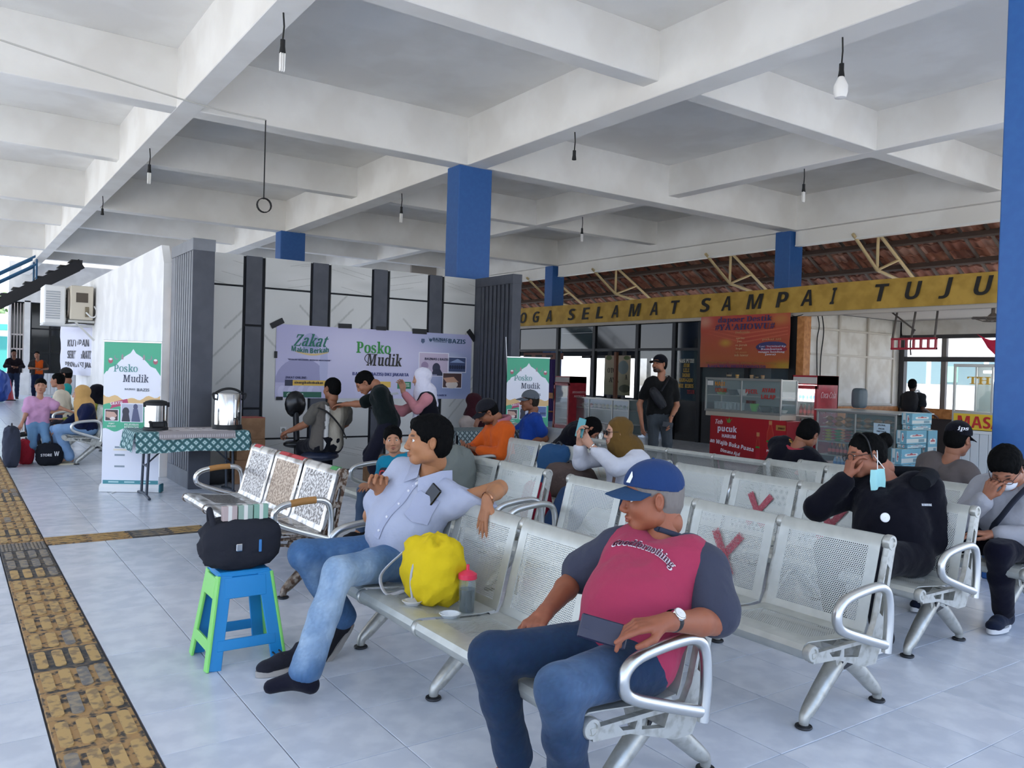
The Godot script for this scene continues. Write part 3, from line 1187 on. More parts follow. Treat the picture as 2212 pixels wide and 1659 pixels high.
	obj("emblem", em, hexmat("#22435c"), b, xf * Transform3D(Basis.IDENTITY, Vector3(5.89 + ox, 1.88 + oy, 0.001)))
	words("lettering", "BAZNAS ( BAZIS", "#2f2f4a", b, xf, 6.0 + ox, 1.589 + oy, 0.40, 0.04)
	words("lettering", "LAYANAN", "#d8ead8", b, xf, 5.49 + ox, 1.215 + oy, 0.12, 0.018)
	words("lettering", "KESEHATAN", "#d8ead8", b, xf, 5.49 + ox, 1.185 + oy, 0.13, 0.018)
	words("lettering", "BAZNAS BAZIS TV", "#3a4a78", b, xf, 6.06 + ox, 1.052 + oy, 0.25, 0.024)
	# black tape
	for t in [[3.576, 1.988, 0.185, 0.075, 0.5], [4.531, 2.004, 0.197, 0.064, 0.02], [5.08, 2.0, 0.15, 0.055, 0.0], [5.70, 1.99, 0.236, 0.075, 0.0], [6.60, 1.975, 0.2, 0.08, -0.85], [3.567, 1.573, 0.04, 0.09, 0.0], [3.63, 0.995, 0.09, 0.045, 0.0]]:
		obj("tape", mb().prism(rect(t[2], t[3]), 0.003), mats.black, b, Transform3D(Basis(Vector3.BACK, t[4]), Vector3(t[0], t[1], -10.584)))

func roll_up(e: int) -> void:
	var g: Color = [Color("#63c09c"), Color("#3f9273")][e] if false else Color("#4fae89")
	var p := Paint.new(256, 640, Color("#e9eaf2"))
	p.box(0, 0, 1, 0.21, g)
	p.poly([[0, 0.25], [0.03, 0.235], [0.10, 0.185], [0.2, 0.17], [0.28, 0.135], [0.36, 0.105], [0.46, 0.08], [0.51, 0.05], [0.56, 0.08], [0.66, 0.105], [0.74, 0.135], [0.82, 0.17], [0.92, 0.185], [1, 0.235], [1, 0.3], [0, 0.3]], Color("#e9eaf2"))
	p.poly([[0, 0.2], [0, 0.235], [0.08, 0.19], [0.1, 0.17], [0, 0.15]], g)
	p.poly([[1, 0.2], [1, 0.235], [0.92, 0.19], [0.9, 0.17], [1, 0.15]], g)
	for s in [-1.0, 1.0]:
		p.disc(0.51 + s * 0.395, 0.135, 0.042, 0.02, Color("#a9606c"))
		p.disc(0.51 + s * 0.395, 0.125, 0.03, 0.008, Color("#e6e2e4"))
		p.disc(0.51 + s * 0.29, 0.11, 0.045, 0.018, Color("#8a8f92"))
		p.disc(0.51 + s * 0.275, 0.105, 0.042, 0.016, g)
		p.poly([[0.49 + s * 0.19, 0.125], [0.49 + s * 0.19, 0.1], [0.51 + s * 0.19, 0.085], [0.53 + s * 0.19, 0.1], [0.53 + s * 0.19, 0.125]], Color("#9b8f93"))
	var sand := []
	for k in 21: sand.append([k / 20.0, 0.405 - 0.03 * absf(k / 10.0 - 1.0) + 0.012 * sin(k * 1.1)])
	sand.append([1, 0.5])
	sand.append([0, 0.5])
	p.poly(sand, Color("#dfba83"))
	var grn := []
	for k in 21: grn.append([k / 20.0, 0.445 - 0.012 * sin(k * 0.7)])
	grn.append([1, 0.61])
	for k in 21: grn.append([1 - k / 20.0, 0.62 + 0.012 * sin(k * 0.9)])
	p.poly(grn, g)
	p.poly([[0.13, 0.43], [0.42, 0.40], [0.44, 0.43], [0.40, 0.44], [0.17, 0.465], [0.12, 0.475], [0.15, 0.45]], Color("#b8456a"))
	p.box(0.03, 0.475, 0.25, 0.085, Color("#eceaf0"))
	p.box(0.045, 0.48, 0.22, 0.075, Color("#4b3c3c"))
	p.poly([[0.05, 0.49], [0.2, 0.495], [0.25, 0.52], [0.18, 0.545], [0.05, 0.53]], Color("#c9a392"))
	p.disc(0.17, 0.54, 0.05, 0.012, Color("#e6d9d2"))
	p.box(0.31, 0.43, 0.4, 0.135, Color("#e8e7ee"))
	p.box(0.325, 0.438, 0.37, 0.12, Color("#b9bccb"))
	p.disc(0.4, 0.49, 0.06, 0.03, Color("#3b3a44"))
	p.poly([[0.33, 0.56], [0.36, 0.48], [0.45, 0.5], [0.48, 0.56]], Color("#3b3a44"))
	p.disc(0.57, 0.455, 0.04, 0.02, Color("#565a78"))
	p.poly([[0.5, 0.56], [0.53, 0.47], [0.61, 0.47], [0.66, 0.56]], Color("#5c6180"))
	p.box(0.74, 0.44, 0.22, 0.1, Color("#e8e7ee"))
	p.box(0.75, 0.445, 0.2, 0.09, Color("#5e75a6"))
	for k in 6: p.disc(0.77 + 0.032 * k, 0.505, 0.014, 0.012, Color("#39486e"))
	for y in [0.735, 0.79, 0.87]: p.box(0.22, y, 0.18, 0.013, Color("#8b97a0"))
	p.box(0.2, 0.752, 0.24, 0.014, Color("#e6dcc6"))
	p.box(0.02, 0.972, 0.98, 0.028, Color("#4b9198"))
	for k in 3: p.box(0.12 + 0.28 * k, 0.98, 0.18, 0.01, Color("#bcdada"))
	var at := [Vector3(1.68, 0, -9.67), Vector3(6.78, 0, -9.33)][e] as Vector3
	var out := Vector3(-0.5, 0, 0.86) if e == 0 else Vector3(-0.55, 0, 0.83)
	var w := 0.60
	var r := thing("roll_up_banner", ["roll-up banner titled Posko Mudik standing left of the tea table", "roll-up banner titled Posko Mudik behind the blue polo man, before the right pier"][e], "banner", at)
	r.transform = facing(at, out)
	obj("base", mb().prism(PackedVector2Array([Vector2(-0.05, 0), Vector2(0.05, 0), Vector2(0.055, 0.03), Vector2(0.04, 0.075), Vector2(0.01, 0.09), Vector2(-0.03, 0.08), Vector2(-0.05, 0.05)]), w + 0.03, Transform3D(Basis(Vector3.UP, PI / 2), Vector3(-w / 2 - 0.015, 0.004, 0))), mats.white_plastic, r)
	obj("end_cap", mb().box(Vector3(w / 2 + 0.025, 0.048, 0), Vector3(0.018, 0.094, 0.112), Basis.IDENTITY, 0.008), hexmat("#2f6f7c"), r)
	obj("foot", mb().bar(Vector3(-w / 4, 0.004, -0.16), Vector3(-w / 4, 0.004, 0.16), 0.03, 0.006), mats.steel, r)
	var top := 1.645
	var xf := Transform3D(Basis.IDENTITY, Vector3(0, 0.085 + (top - 0.085) / 2, 0.02))
	panel("sheet", print_mat("roll_up", p), xf, w, top - 0.085, r, 0.002, 0.0)
	obj("top_rail", mb().bar(Vector3(-w / 2 - 0.01, top, 0.018), Vector3(w / 2 + 0.01, top, 0.018), 0.014, 0.022, Vector3.UP, 0.004), mats.steel, r)
	var pole := mb().tube([Vector3(0, 0.05, -0.03), Vector3(0, top, -0.01)], 0.008, 8)
	obj("pole", pole, mats.steel, r)
	if e == 1: obj("loose_pole", mb().tube([Vector3(-w / 2 + 0.04, 0.9, -0.03), Vector3(-w / 2 - 0.03, 1.93, -0.05)], 0.007, 8), hexmat("#d2d4d8", 0.3), r)
	var hh := top - 0.085
	var t := Transform3D(Basis.IDENTITY, Vector3(0, 0.085, 0.021))
	words("lettering", "Posko", "#4e938c", r, t, -0.07, hh * 0.815, 0.25, 0.085, "Droid Serif", false)
	words("lettering", "Mudik", "#3a3f55", r, t, 0.04, hh * 0.745, 0.27, 0.085, "Droid Serif", false, 0.05)
	words("lettering", "BAZNAS", "#878d96", r, t, -0.02, hh * 0.668, 0.11, 0.02)
	words("lettering", "BAZIS", "#6f7680", r, t, 0.12, hh * 0.665, 0.13, 0.032)
	words("lettering", "GRATIS", "#f0e6ea", r, t * Transform3D(Basis(Vector3.BACK, 0.11), Vector3.ZERO), -0.06, hh * 0.576, 0.13, 0.03)
	words("lettering", "PIJAT", "#e6f1ea", r, t, -0.205, hh * 0.424, 0.06, 0.018)
	words("lettering", "REFLEKSI", "#e6f1ea", r, t, -0.205, hh * 0.406, 0.09, 0.018)
	words("lettering", "PELAYANAN", "#e6f1ea", r, t, 0.005, hh * 0.42, 0.15, 0.022)
	words("lettering", "KESEHATAN", "#e6f1ea", r, t, 0.005, hh * 0.402, 0.15, 0.022)
	words("lettering", "Zakat", "#5a9a98", r, t, 0.04, hh * 0.335, 0.2, 0.07, "Droid Serif", false, 0.3)
	words("lettering", "Makin Berkah", "#5a9a98", r, t, 0.04, hh * 0.295, 0.22, 0.025)

func batik(key: String, base: String, spot: String) -> StandardMaterial3D: # diamond lattice with a light square flower in each cell
	if mats.has(key): return mats[key]
	var n := 64
	var p := Paint.new(n, n, Color(base))
	var d := Color(base).darkened(0.25)
	for y in n:
		for x in n:
			var u := fposmod(x + y, n) / float(n)
			var v := fposmod(x - y, n) / float(n)
			var a := absf(u - 0.5)
			var b := absf(v - 0.5)
			if a > 0.42 or b > 0.42: p.im.set_pixel(x, y, d)
			elif a < 0.27 and b < 0.27: p.im.set_pixel(x, y, Color(spot) if a + b > 0.1 else Color(base))
	var m := print_mat(key, p, 0.9)
	return m

# cloth laid over a table: top and hanging edges, uv in metres
func table_cover(m: MB, x0: float, x1: float, z0: float, z1: float, y: float, drop: Array, reps: float, wob := 0.008) -> void:
	# drop: left, right, front, back
	var outline := func(s: float, t: float) -> Vector3: return Vector3(lerpf(x0, x1, s), y, lerpf(z0, z1, t))
	var rows := []
	for a in 7:
		var r := []
		for b in 13: r.append(outline.call(b / 12.0, 1 - a / 6.0))
		rows.append(r)
	m.grid(rows, false, Vector2((x1 - x0) * reps, (z1 - z0) * reps))
	var sides := [[Vector3(x0, y, z0), Vector3(x0, y, z1), Vector3.LEFT, drop[0]], [Vector3(x1, y, z1), Vector3(x1, y, z0), Vector3.RIGHT, drop[1]], [Vector3(x0, y, z1), Vector3(x1, y, z1), Vector3.BACK, drop[2]], [Vector3(x1, y, z0), Vector3(x0, y, z0), Vector3.FORWARD, drop[3]]]
	for s in sides:
		if s[3] <= 0.0: continue
		var rr := []
		for a in 6:
			var r := []
			for b in 25:
				var t := b / 24.0
				var q: Vector3 = s[0].lerp(s[1], t)
				var f := a / 5.0
				r.append(q + s[2] * (0.012 + f * (0.02 + wob * sin(t * 31.0) + wob * sin(t * 12.0 + 1.0))) * minf(1.0, f * 5) + Vector3.DOWN * f * (s[3] + wob * sin(t * 9.0)))
			rr.append(r)
		rr.reverse()
		var len: float = s[0].distance_to(s[1])
		m.grid(rr, false, Vector2(len * reps, -s[3] * reps))

func folding_legs(t: Node3D, x0: float, x1: float, z0: float, z1: float, y: float, m: Material) -> void:
	for s in 2:
		var x := [x0, x1][s] as float
		var inn := 1.0 if s == 0 else -1.0
		for z in [z0 + 0.16, z1 - 0.16]:
			obj("leg", mb().tube([Vector3(x, 0.03, z), Vector3(x + inn * 0.02, y - 0.02, z)], 0.014, 10), m, t)
		obj("foot", mb().tube(curve([Vector3(x, 0.012, z0), Vector3(x, 0.022, z0 + 0.1), Vector3(x, 0.035, (z0 + z1) / 2), Vector3(x, 0.022, z1 - 0.1), Vector3(x, 0.012, z1)], 4), 0.015, 10), m, t)
		obj("crossbar", mb().tube([Vector3(x + inn * 0.008, y * 0.5, z0 + 0.16), Vector3(x + inn * 0.008, y * 0.5, z1 - 0.16)], 0.011, 8), m, t)
		obj("brace", mb().tube([Vector3(x + inn * 0.008, y * 0.5, (z0 + z1) / 2), Vector3(x + inn * 0.32, y - 0.03, (z0 + z1) / 2)], 0.009, 8), m, t)

func tea_table() -> void:
	var y := 0.70
	var t := thing("folding_table", "folding table with grey tube legs under the green batik cloth, before the left pier", "table")
	obj("tabletop", mb().box(Vector3(2.18, y - 0.022, -9.33), Vector3(1.14, 0.04, 0.62), Basis.IDENTITY, 0.008), mats.white_plastic, t)
	folding_legs(t, 1.745, 2.64, -9.58, -8.99, y - 0.04, hexmat("#3c424c", 0.4, 0.5))
	var c := mb()
	table_cover(c, 1.60, 2.76, -9.65, -9.01, y + 0.004, [0.2, 0.19, 0.21, 0.1], 11.0)
	var cl := obj("tablecloth", c, batik("batik_green", "#4e7b7d", "#b9cfcb"))
	tag(cl, "teal batik tablecloth with pale diamond flowers on the table with the steel urns", "tablecloth")
	var p := Paint.new(256, 128, Color("#cfc7c6"))
	p.box(0, 0, 1, 0.16, Color("#978f8e"))
	p.box(0, 0.84, 1, 0.16, Color("#978f8e"))
	p.box(0, 0, 0.07, 1, Color("#978f8e"))
	p.box(0.93, 0, 0.07, 1, Color("#978f8e"))
	for k in 40:
		p.box(0.01 + k * 0.025, 0.04, 0.01, 0.06, Color("#d6d0cf"))
		p.box(0.01 + k * 0.025, 0.9, 0.01, 0.06, Color("#d6d0cf"))
	var r := RandomNumberGenerator.new()
	r.seed = 4
	for k in 26: p.disc(r.randf_range(0.1, 0.9), r.randf_range(0.22, 0.78), r.randf_range(0.01, 0.03), r.randf_range(0.02, 0.05), Color("#7f7472") if k % 2 else Color("#b0a6a4"))
	var m := mb()
	table_cover(m, 1.82, 2.60, -9.6, -8.99, y + 0.009, [0, 0, 0.075, 0], 1.0)
	for k in m.u.size():
		var q: Vector3 = m.v[k]
		m.u[k] = Vector2((q.x - 1.82) / 0.78, (q.z + 9.6) / 0.7 if q.y > y else 0.86 + (y - q.y) / 0.075 * 0.13)
	tag(obj("table_runner", m, print_mat("runner", p, 0.9)), "grey and white batik runner laid across the teal tablecloth", "table runner")
	# urns
	var a := thing("tea_urn", "shorter steel drink dispenser with black lid on the left of the table", "dispenser", Vector3(1.84, y + 0.01, -9.25))
	obj("body", mb().lathe([Vector2(0.115, 0.03), Vector2(0.117, 0.27)], 28), mats.chrome, a)
	obj("base", mb().lathe([Vector2(0.001, 0), Vector2(0.125, 0), Vector2(0.125, 0.022), Vector2(0.117, 0.035)], 28), mats.black, a)
	var lid := obj("lid", mb().lathe([Vector2(0.122, 0.262), Vector2(0.122, 0.285), Vector2(0.105, 0.305), Vector2(0.06, 0.318), Vector2(0.001, 0.32)], 28), mats.black, a)
	obj("catch", mb().box(Vector3(0.12, 0.27, 0.02), Vector3(0.02, 0.05, 0.03), Basis.IDENTITY, 0.004).box(Vector3(-0.12, 0.27, 0.02), Vector3(0.02, 0.05, 0.03), Basis.IDENTITY, 0.004), mats.black, lid)
	obj("tap_base", mb().box(Vector3(0.0, 0.065, 0.115), Vector3(0.13, 0.06, 0.04), Basis.IDENTITY, 0.008), mats.black, a)
	for s in [-1.0, 1.0]:
		obj("tap", mb().tube([Vector3(s * 0.075, 0.09, 0.09), Vector3(s * 0.075, 0.075, 0.14), Vector3(s * 0.075, 0.04, 0.145)], 0.015, 10), mats.black, a)
	var b := thing("water_boiler", "taller steel water boiler with arched black lid handle on the right of the table", "dispenser", Vector3(2.59, y + 0.01, -9.25))
	obj("body", mb().lathe([Vector2(0.148, 0.045), Vector2(0.148, 0.385), Vector2(0.14, 0.40), Vector2(0.05, 0.41), Vector2(0.001, 0.41)], 32), mats.chrome, b)
	obj("base", mb().lathe([Vector2(0.001, 0), Vector2(0.16, 0), Vector2(0.158, 0.03), Vector2(0.15, 0.05)], 32), mats.black, b)
	obj("lid_handle", mb().tube(curve([Vector3(-0.15, 0.395, 0.03), Vector3(-0.08, 0.435, 0.03), Vector3(0, 0.45, 0.03), Vector3(0.08, 0.435, 0.03), Vector3(0.15, 0.395, 0.03)], 5), 0.014, 10), mats.black, b)
	for s in [-1.0, 1.0]:
		obj("side_handle", mb().tube(curve([Vector3(s * 0.145, 0.395, 0.05), Vector3(s * 0.18, 0.39, 0.05), Vector3(s * 0.165, 0.34, 0.05), Vector3(s * 0.145, 0.33, 0.05)], 5), 0.011, 8), mats.black, b)
	obj("gauge", mb().tube([Vector3(0.045, 0.13, 0.147), Vector3(0.045, 0.33, 0.147)], 0.012, 10), mats.steel, b)
	obj("tap", mb().tube([Vector3(0.062, 0.13, 0.14), Vector3(0.066, 0.13, 0.19), Vector3(0.066, 0.1, 0.195)], 0.012, 10).box(Vector3(0.066, 0.165, 0.185), Vector3(0.016, 0.06, 0.016), Basis.IDENTITY, 0.004), mats.black, b)
	# cartons behind and below, and a dark bag under the bench
	for q in [[Vector3(3.02, 0, -9.95), Vector3(0.36, 0.28, 0.32), "brown carton at the foot of the stack right of the tea table"], [Vector3(3.03, 0.285, -9.95), Vector3(0.34, 0.24, 0.3), "brown carton in the middle of the stack right of the tea table"], [Vector3(3.04, 0.53, -9.97), Vector3(0.32, 0.26, 0.3), "red-lidded carton on top of the stack right of the tea table"], [Vector3(4.55, 0, -9.2), Vector3(0.5, 0.34, 0.36), "large carton on the floor behind the striped-shirt man"], [Vector3(4.60, 0, -8.55), Vector3(0.4, 0.10, 0.3), "flat red and brown carton on the floor by the bending man"]]:
		carton("carton", q[2], q[0], q[1], Color("#9d7858"), q[2].begins_with("red"))
	var bag := thing("black_bag", "small black bag on the floor under the table with the steel urns", "bag", Vector3(2.62, 0, -9.9))
	blob("body", Vector3(0.2, 0.11, 0.12), mats.black, bag, 0.11, 5)
	tag(obj("tray", mb().box(Vector3(2.70, y + 0.03, -9.56), Vector3(0.16, 0.03, 0.1), Basis.IDENTITY, 0.006).box(Vector3(2.775, y + 0.055, -9.52), Vector3(0.02, 0.06, 0.02), Basis.IDENTITY, 0.003), mats.white_plastic), "small white plastic holder at the right end of the tea table", "holder")

# soft lumpy body: a rounded box with noise
func blob(called: String, half: Vector3, m: Material, parent: Node, lift: float, seed_ := 1, power := 3.0, rough := 0.06) -> MeshInstance3D:
	var f := FastNoiseLite.new()
	f.seed = seed_
	f.frequency = 1.3
	var rows := []
	for a in 17:
		var th := PI * a / 16 - PI / 2
		var ring := []
		for j in 28:
			var ph := -TAU * j / 28
			var d := Vector3(cos(th) * cos(ph), sin(th), cos(th) * sin(ph))
			var s := pow(pow(absf(d.x), power) + pow(absf(d.y), power) + pow(absf(d.z), power), -1.0 / power)
			var k := 1.0 + rough * f.get_noise_3dv(d * 2.0) * 2.0
			var q := d * s * half * k
			ring.append(Vector3(q.x, maxf(q.y, -half.y * 0.97) + lift, q.z))
		rows.append(ring)
	return obj(called, mb().grid(rows, true, Vector2(4, 2)), m, parent)

func carton(called: String, label: String, at: Vector3, size: Vector3, c: Color, red := false) -> Node3D:
	var t := thing(called, label, "box", at)
	obj("body", mb().box(Vector3(0, size.y / 2, 0), size, Basis.IDENTITY, 0.003), mats.carton, t)
	for s in [-1.0, 1.0]:
		obj("flap", mb().box(Vector3(0, size.y + 0.002, s * size.z / 4), Vector3(size.x * 0.995, 0.004, size.z / 2 - 0.003)), hexmat("#a5343a", 0.7) if red else mats.carton, t)
	obj("packing_tape", mb().box(Vector3(0, size.y + 0.004, 0), Vector3(size.x * 1.002, 0.002, 0.05)).box(Vector3(size.x / 2 + 0.001, size.y * 0.82, 0), Vector3(0.002, size.y * 0.36, 0.05)), hexmat("#b39b78", 0.4), t)
	return t

func air_units() -> void:
	var a := thing("air_conditioner", "beige outdoor air-conditioning unit with a round fan, bracketed on the white side wall", "air conditioner", Vector3(1.97, 2.13, -16.7))
	var be := hexmat("#d3cab8", 0.6)
	obj("case", mb().box(Vector3(0, 0.31, 0), Vector3(0.36, 0.60, 0.84), Basis.IDENTITY, 0.012), be, a)
	obj("fan_ring", mb().lathe([Vector2(0.27, 0), Vector2(0.27, 0.03), Vector2(0.24, 0.035), Vector2(0.235, 0.0)], 28, Transform3D(Basis(Vector3.BACK, PI / 2), Vector3(-0.18, 0.31, 0.1))), hexmat("#8d847a"), a)
	var gr := mb()
	for k in 6: gr.tube([Vector3(-0.205, 0.31 + 0.23 * cos(k * PI / 6), 0.1 + 0.23 * sin(k * PI / 6)), Vector3(-0.205, 0.31 - 0.23 * cos(k * PI / 6), 0.1 - 0.23 * sin(k * PI / 6))], 0.006, 6)
	for q in [0.08, 0.16, 0.23]:
		var c := []
		for k in 25: c.append(Vector3(-0.205, 0.31 + q * cos(k * TAU / 24), 0.1 + q * sin(k * TAU / 24)))
		gr.tube(c, 0.005, 6)
	obj("grille", gr, hexmat("#6d645c"), a)
	obj("fan", mb().lathe([Vector2(0.001, 0), Vector2(0.23, 0)], 24, Transform3D(Basis(Vector3.BACK, PI / 2), Vector3(-0.183, 0.31, 0.1))), hexmat("#4d4641"), a)
	obj("label_plate", mb().box(Vector3(0.0, 0.40, 0.422), Vector3(0.19, 0.17, 0.006)), hexmat("#574d40"), a)
	obj("valve", mb().tube([Vector3(0.08, 0.18, 0.42), Vector3(0.08, 0.18, 0.47)], 0.02, 8).tube([Vector3(0.08, 0.11, 0.42), Vector3(0.08, 0.11, 0.47)], 0.02, 8).box(Vector3(0.08, 0.15, 0.43), Vector3(0.06, 0.18, 0.02), Basis.IDENTITY, 0.004), hexmat("#83775f"), a)
	obj("hose", mb().tube(curve([Vector3(0.06, 0.14, 0.47), Vector3(0.14, 0.06, 0.5), Vector3(0.21, 0.08, 0.48), Vector3(0.235, 0.18, 0.42), Vector3(0.2, 0.26, 0.38)], 5), 0.014, 8), mats.white_plastic, a)
	obj("bracket", mb().bar(Vector3(0.22, -0.02, 0.3), Vector3(-0.2, -0.02, 0.3), 0.04, 0.04).bar(Vector3(0.22, -0.02, -0.3), Vector3(-0.2, -0.02, -0.3), 0.04, 0.04).bar(Vector3(0.22, -0.35, 0.3), Vector3(-0.1, -0.02, 0.3), 0.03, 0.03), hexmat("#cfcfca"), a)
	var c := thing("air_cooler", "white louvred air unit hung just beyond the beige one on the white wall", "air conditioner", Vector3(1.56, 2.06, -16.75))
	obj("case", mb().box(Vector3(0, 0.33, 0), Vector3(0.34, 0.68, 0.7), Basis.IDENTITY, 0.02), mats.white_plastic, c)
	for k in 12: obj("louvre", mb().box(Vector3(-0.03, 0.09 + 0.042 * k, 0.352), Vector3(0.22, 0.022, 0.02), Basis(Vector3.RIGHT, 0.5), 0.002), hexmat("#b9bdc0"), c)
	for k in 8: obj("vent", mb().box(Vector3(0.172, 0.12 + 0.06 * k, 0.27), Vector3(0.01, 0.03, 0.1)), hexmat("#8e948f"), c)
	obj("shelf", mb().box(Vector3(0.3, -0.02, 0.02), Vector3(0.95, 0.03, 0.6), Basis.IDENTITY, 0.004), hexmat("#d9d9d6"), c)
	# cloth notice with a pink figure, hung under the units
	var p := Paint.new(256, 256, Color("#dfe0ee"))
	p.disc(0.84, 0.42, 0.06, 0.06, Color("#d67aa8"))
	p.poly([[0.72, 1.0], [0.74, 0.65], [0.8, 0.47], [0.9, 0.46], [0.98, 0.6], [1.0, 1.0]], Color("#d67aa8"))
	p.soft(0.4, 0.1, 0.4, 0.12, Color("#c9cade"), 0.7)
	var n := thing("cloth_notice", "white cloth notice with dark lettering and a pink figure, hung below the air units", "notice")
	var xf := facing(Vector3(2.13, 1.62, -17.0), Vector3(-1, 0, 0.25))
	panel("sheet", print_mat("notice", p, 0.9), xf, 2.4, 0.98, n, 0.003, 0.02)
	words("lettering", "KUTIPAN", "#3b3c46", n, xf, -0.35, 0.12, 1.0, 0.13, "Droid Sans", true, 0.1)
	words("lettering", "SERTA GRATIS", "#3b3c46", n, xf, -0.25, -0.1, 1.2, 0.15)
	words("lettering", "PROVINSI JAKARTA", "#3b3c46", n, xf, -0.1, -0.3, 1.7, 0.12)

func far_left() -> void:
	# building across the far end with dark windows, a barred window and a white boarded foot
	var wall := mb()
	wall.span(Vector3(1.9, 3.55, -36.4), Vector3(9, 5.4, -36.1))
	wall.span(Vector3(1.9, 0, -36.4), Vector3(1.98, 3.6, -36.1))
	wall.span(Vector3(2.42, 0, -36.4), Vector3(2.62, 3.6, -36.1))
	wall.span(Vector3(1.9, 0, -36.4), Vector3(9, 0.84, -36.12))
	wall.span(Vector3(4.45, 0, -36.4), Vector3(9, 3.6, -36.1))
	struct("wall_end", wall, mats.white_wall, "end wall of the far building with dark windows")
	var fw := get_node("wall_end")
	for k in 16: obj("board", mb().box(Vector3(2.68 + 0.12 * k, 0.43, -36.1), Vector3(0.11, 0.82, 0.03), Basis.IDENTITY, 0.004), hexmat("#d7d8da"), fw)
	var w := struct("window_1", mb().span(Vector3(2.62, 0.84, -36.3), Vector3(4.45, 3.56, -36.22)), mats.dark_glass)
	for x in [2.64, 3.3, 3.9, 4.43]: obj("frame", mb().span(Vector3(x - 0.03, 0.84, -36.25), Vector3(x + 0.03, 3.56, -36.12)), mats.dark_metal, w)
	for y in [0.86, 1.62, 2.55, 3.54]: obj("frame", mb().span(Vector3(2.62, y - 0.025, -36.25), Vector3(4.45, y + 0.025, -36.13)), mats.dark_metal, w)
	var w2 := struct("window_2", mb().span(Vector3(1.98, 0.84, -36.3), Vector3(2.42, 3.56, -36.25)), mats.dark_glass)
	for k in 5: obj("bar", mb().span(Vector3(2.0 + 0.1 * k - 0.015, 0.84, -36.25), Vector3(2.0 + 0.1 * k + 0.015, 3.5, -36.2)), hexmat("#c7bdb8"), w2)
	for y in [1.75, 2.3]: obj("bar", mb().span(Vector3(1.98, y - 0.03, -36.25), Vector3(2.42, y + 0.03, -36.18)), hexmat("#c7bdb8"), w2)
	# black steel stair with a blue rail
	var st := thing("steel_stair", "black steel staircase with blue handrails climbing at the far left", "staircase", Vector3(0, 0, -30))
	var a := Vector3(-2.2, 0.85, 0)
	var b := Vector3(3.6, 4.56, 0)
	for z in [0.0, -1.1]: obj("stringer", mb().bar(a + Vector3(0, 0, z), b + Vector3(0, 0, z), 0.06, 0.33, Vector3.UP, 0.004), hexmat("#26262a", 0.5, 0.2), st)
	for k in 18:
		var q := a.lerp(b, (k + 0.5) / 18.0)
		obj("step", mb().box(q + Vector3(0.02, 0.2, -0.55), Vector3(0.33, 0.03, 1.1), Basis.IDENTITY, 0.004).box(q + Vector3(0.17, 0.1, -0.55), Vector3(0.015, 0.22, 1.1)), hexmat("#2e2b28", 0.6), st)
	for z in [-0.02, -1.08]:
		var bl := hexmat("#2c5f86", 0.5)
		for h in [0.95, 0.68]: obj("rail", mb().tube([a + Vector3(0, h, z), a.lerp(b, 0.78) + Vector3(0, h, z)], 0.035, 8), bl, st)
		for k in 5:
			var q := a.lerp(b, 0.06 + 0.18 * k)
			obj("post", mb().tube([q, q + Vector3(0, 0.95, z * 0 )], 0.03, 8), bl, st, Transform3D(Basis.IDENTITY, Vector3(0, 0, z)))
	# pale outbuilding and trees beyond the open left end
	var ob := thing("green_roofed_kiosk", "small pale kiosk with a green roof edge far outside at the left", "building", Vector3(1.0, -0.2, -46))
	obj("wall", mb().span(Vector3(-3, 0, -2), Vector3(1.55, 2.9, 0)), hexmat("#dfe4e2", 0.8), ob)
	obj("roof", mb().span(Vector3(-3.2, 2.9, -2.3), Vector3(1.75, 3.2, 0.3), 0.02), hexmat("#3f9a8c", 0.6), ob)
	obj("shutter", mb().span(Vector3(0.75, 0.9, 0), Vector3(1.4, 2.6, 0.06), 0.01), hexmat("#3b8f86", 0.6), ob)
	obj("upper_wall", mb().span(Vector3(-3, 3.2, -2), Vector3(1.4, 3.7, -0.2)), hexmat("#d9d9d4", 0.8), ob)
	for q in [[Vector3(0.6, -0.2, -58), 6.5, 2.6], [Vector3(-3.5, -0.2, -62), 8.0, 3.4], [Vector3(30, -0.2, -14), 5.5, 2.4], [Vector3(31, -0.2, -9), 6.0, 2.6]]:
		tree(q[0], q[1], q[2], ["pale leafy tree far outside beyond the kiosk at left", "larger leafy tree far outside at the left edge", "leafy tree outside beyond the shop's back window, left one", "leafy tree outside beyond the shop's back window, right one"][used.get("tree", -1) + 1])
	var cone := thing("traffic_cone", "red traffic cone on the floor by the far man in a black jacket", "cone", Vector3(1.72, 0, -31.4))
	obj("cone", mb().lathe([Vector2(0.14, 0.03), Vector2(0.03, 0.7), Vector2(0.001, 0.71)], 16), hexmat("#c2424a", 0.6), cone)
	obj("foot", mb().box(Vector3(0, 0.015, 0), Vector3(0.36, 0.03, 0.36), Basis.IDENTITY, 0.006), mats.black, cone)
	var bike := thing("blue_tarp_bundle", "blue covered motorbike-sized bundle at the far left edge", "bundle", Vector3(1.38, 0, -30.2))
	blob("cover", Vector3(0.3, 0.5, 0.7), hexmat("#2f4fa0", 0.6), bike, 0.5, 8, 2.2, 0.12)

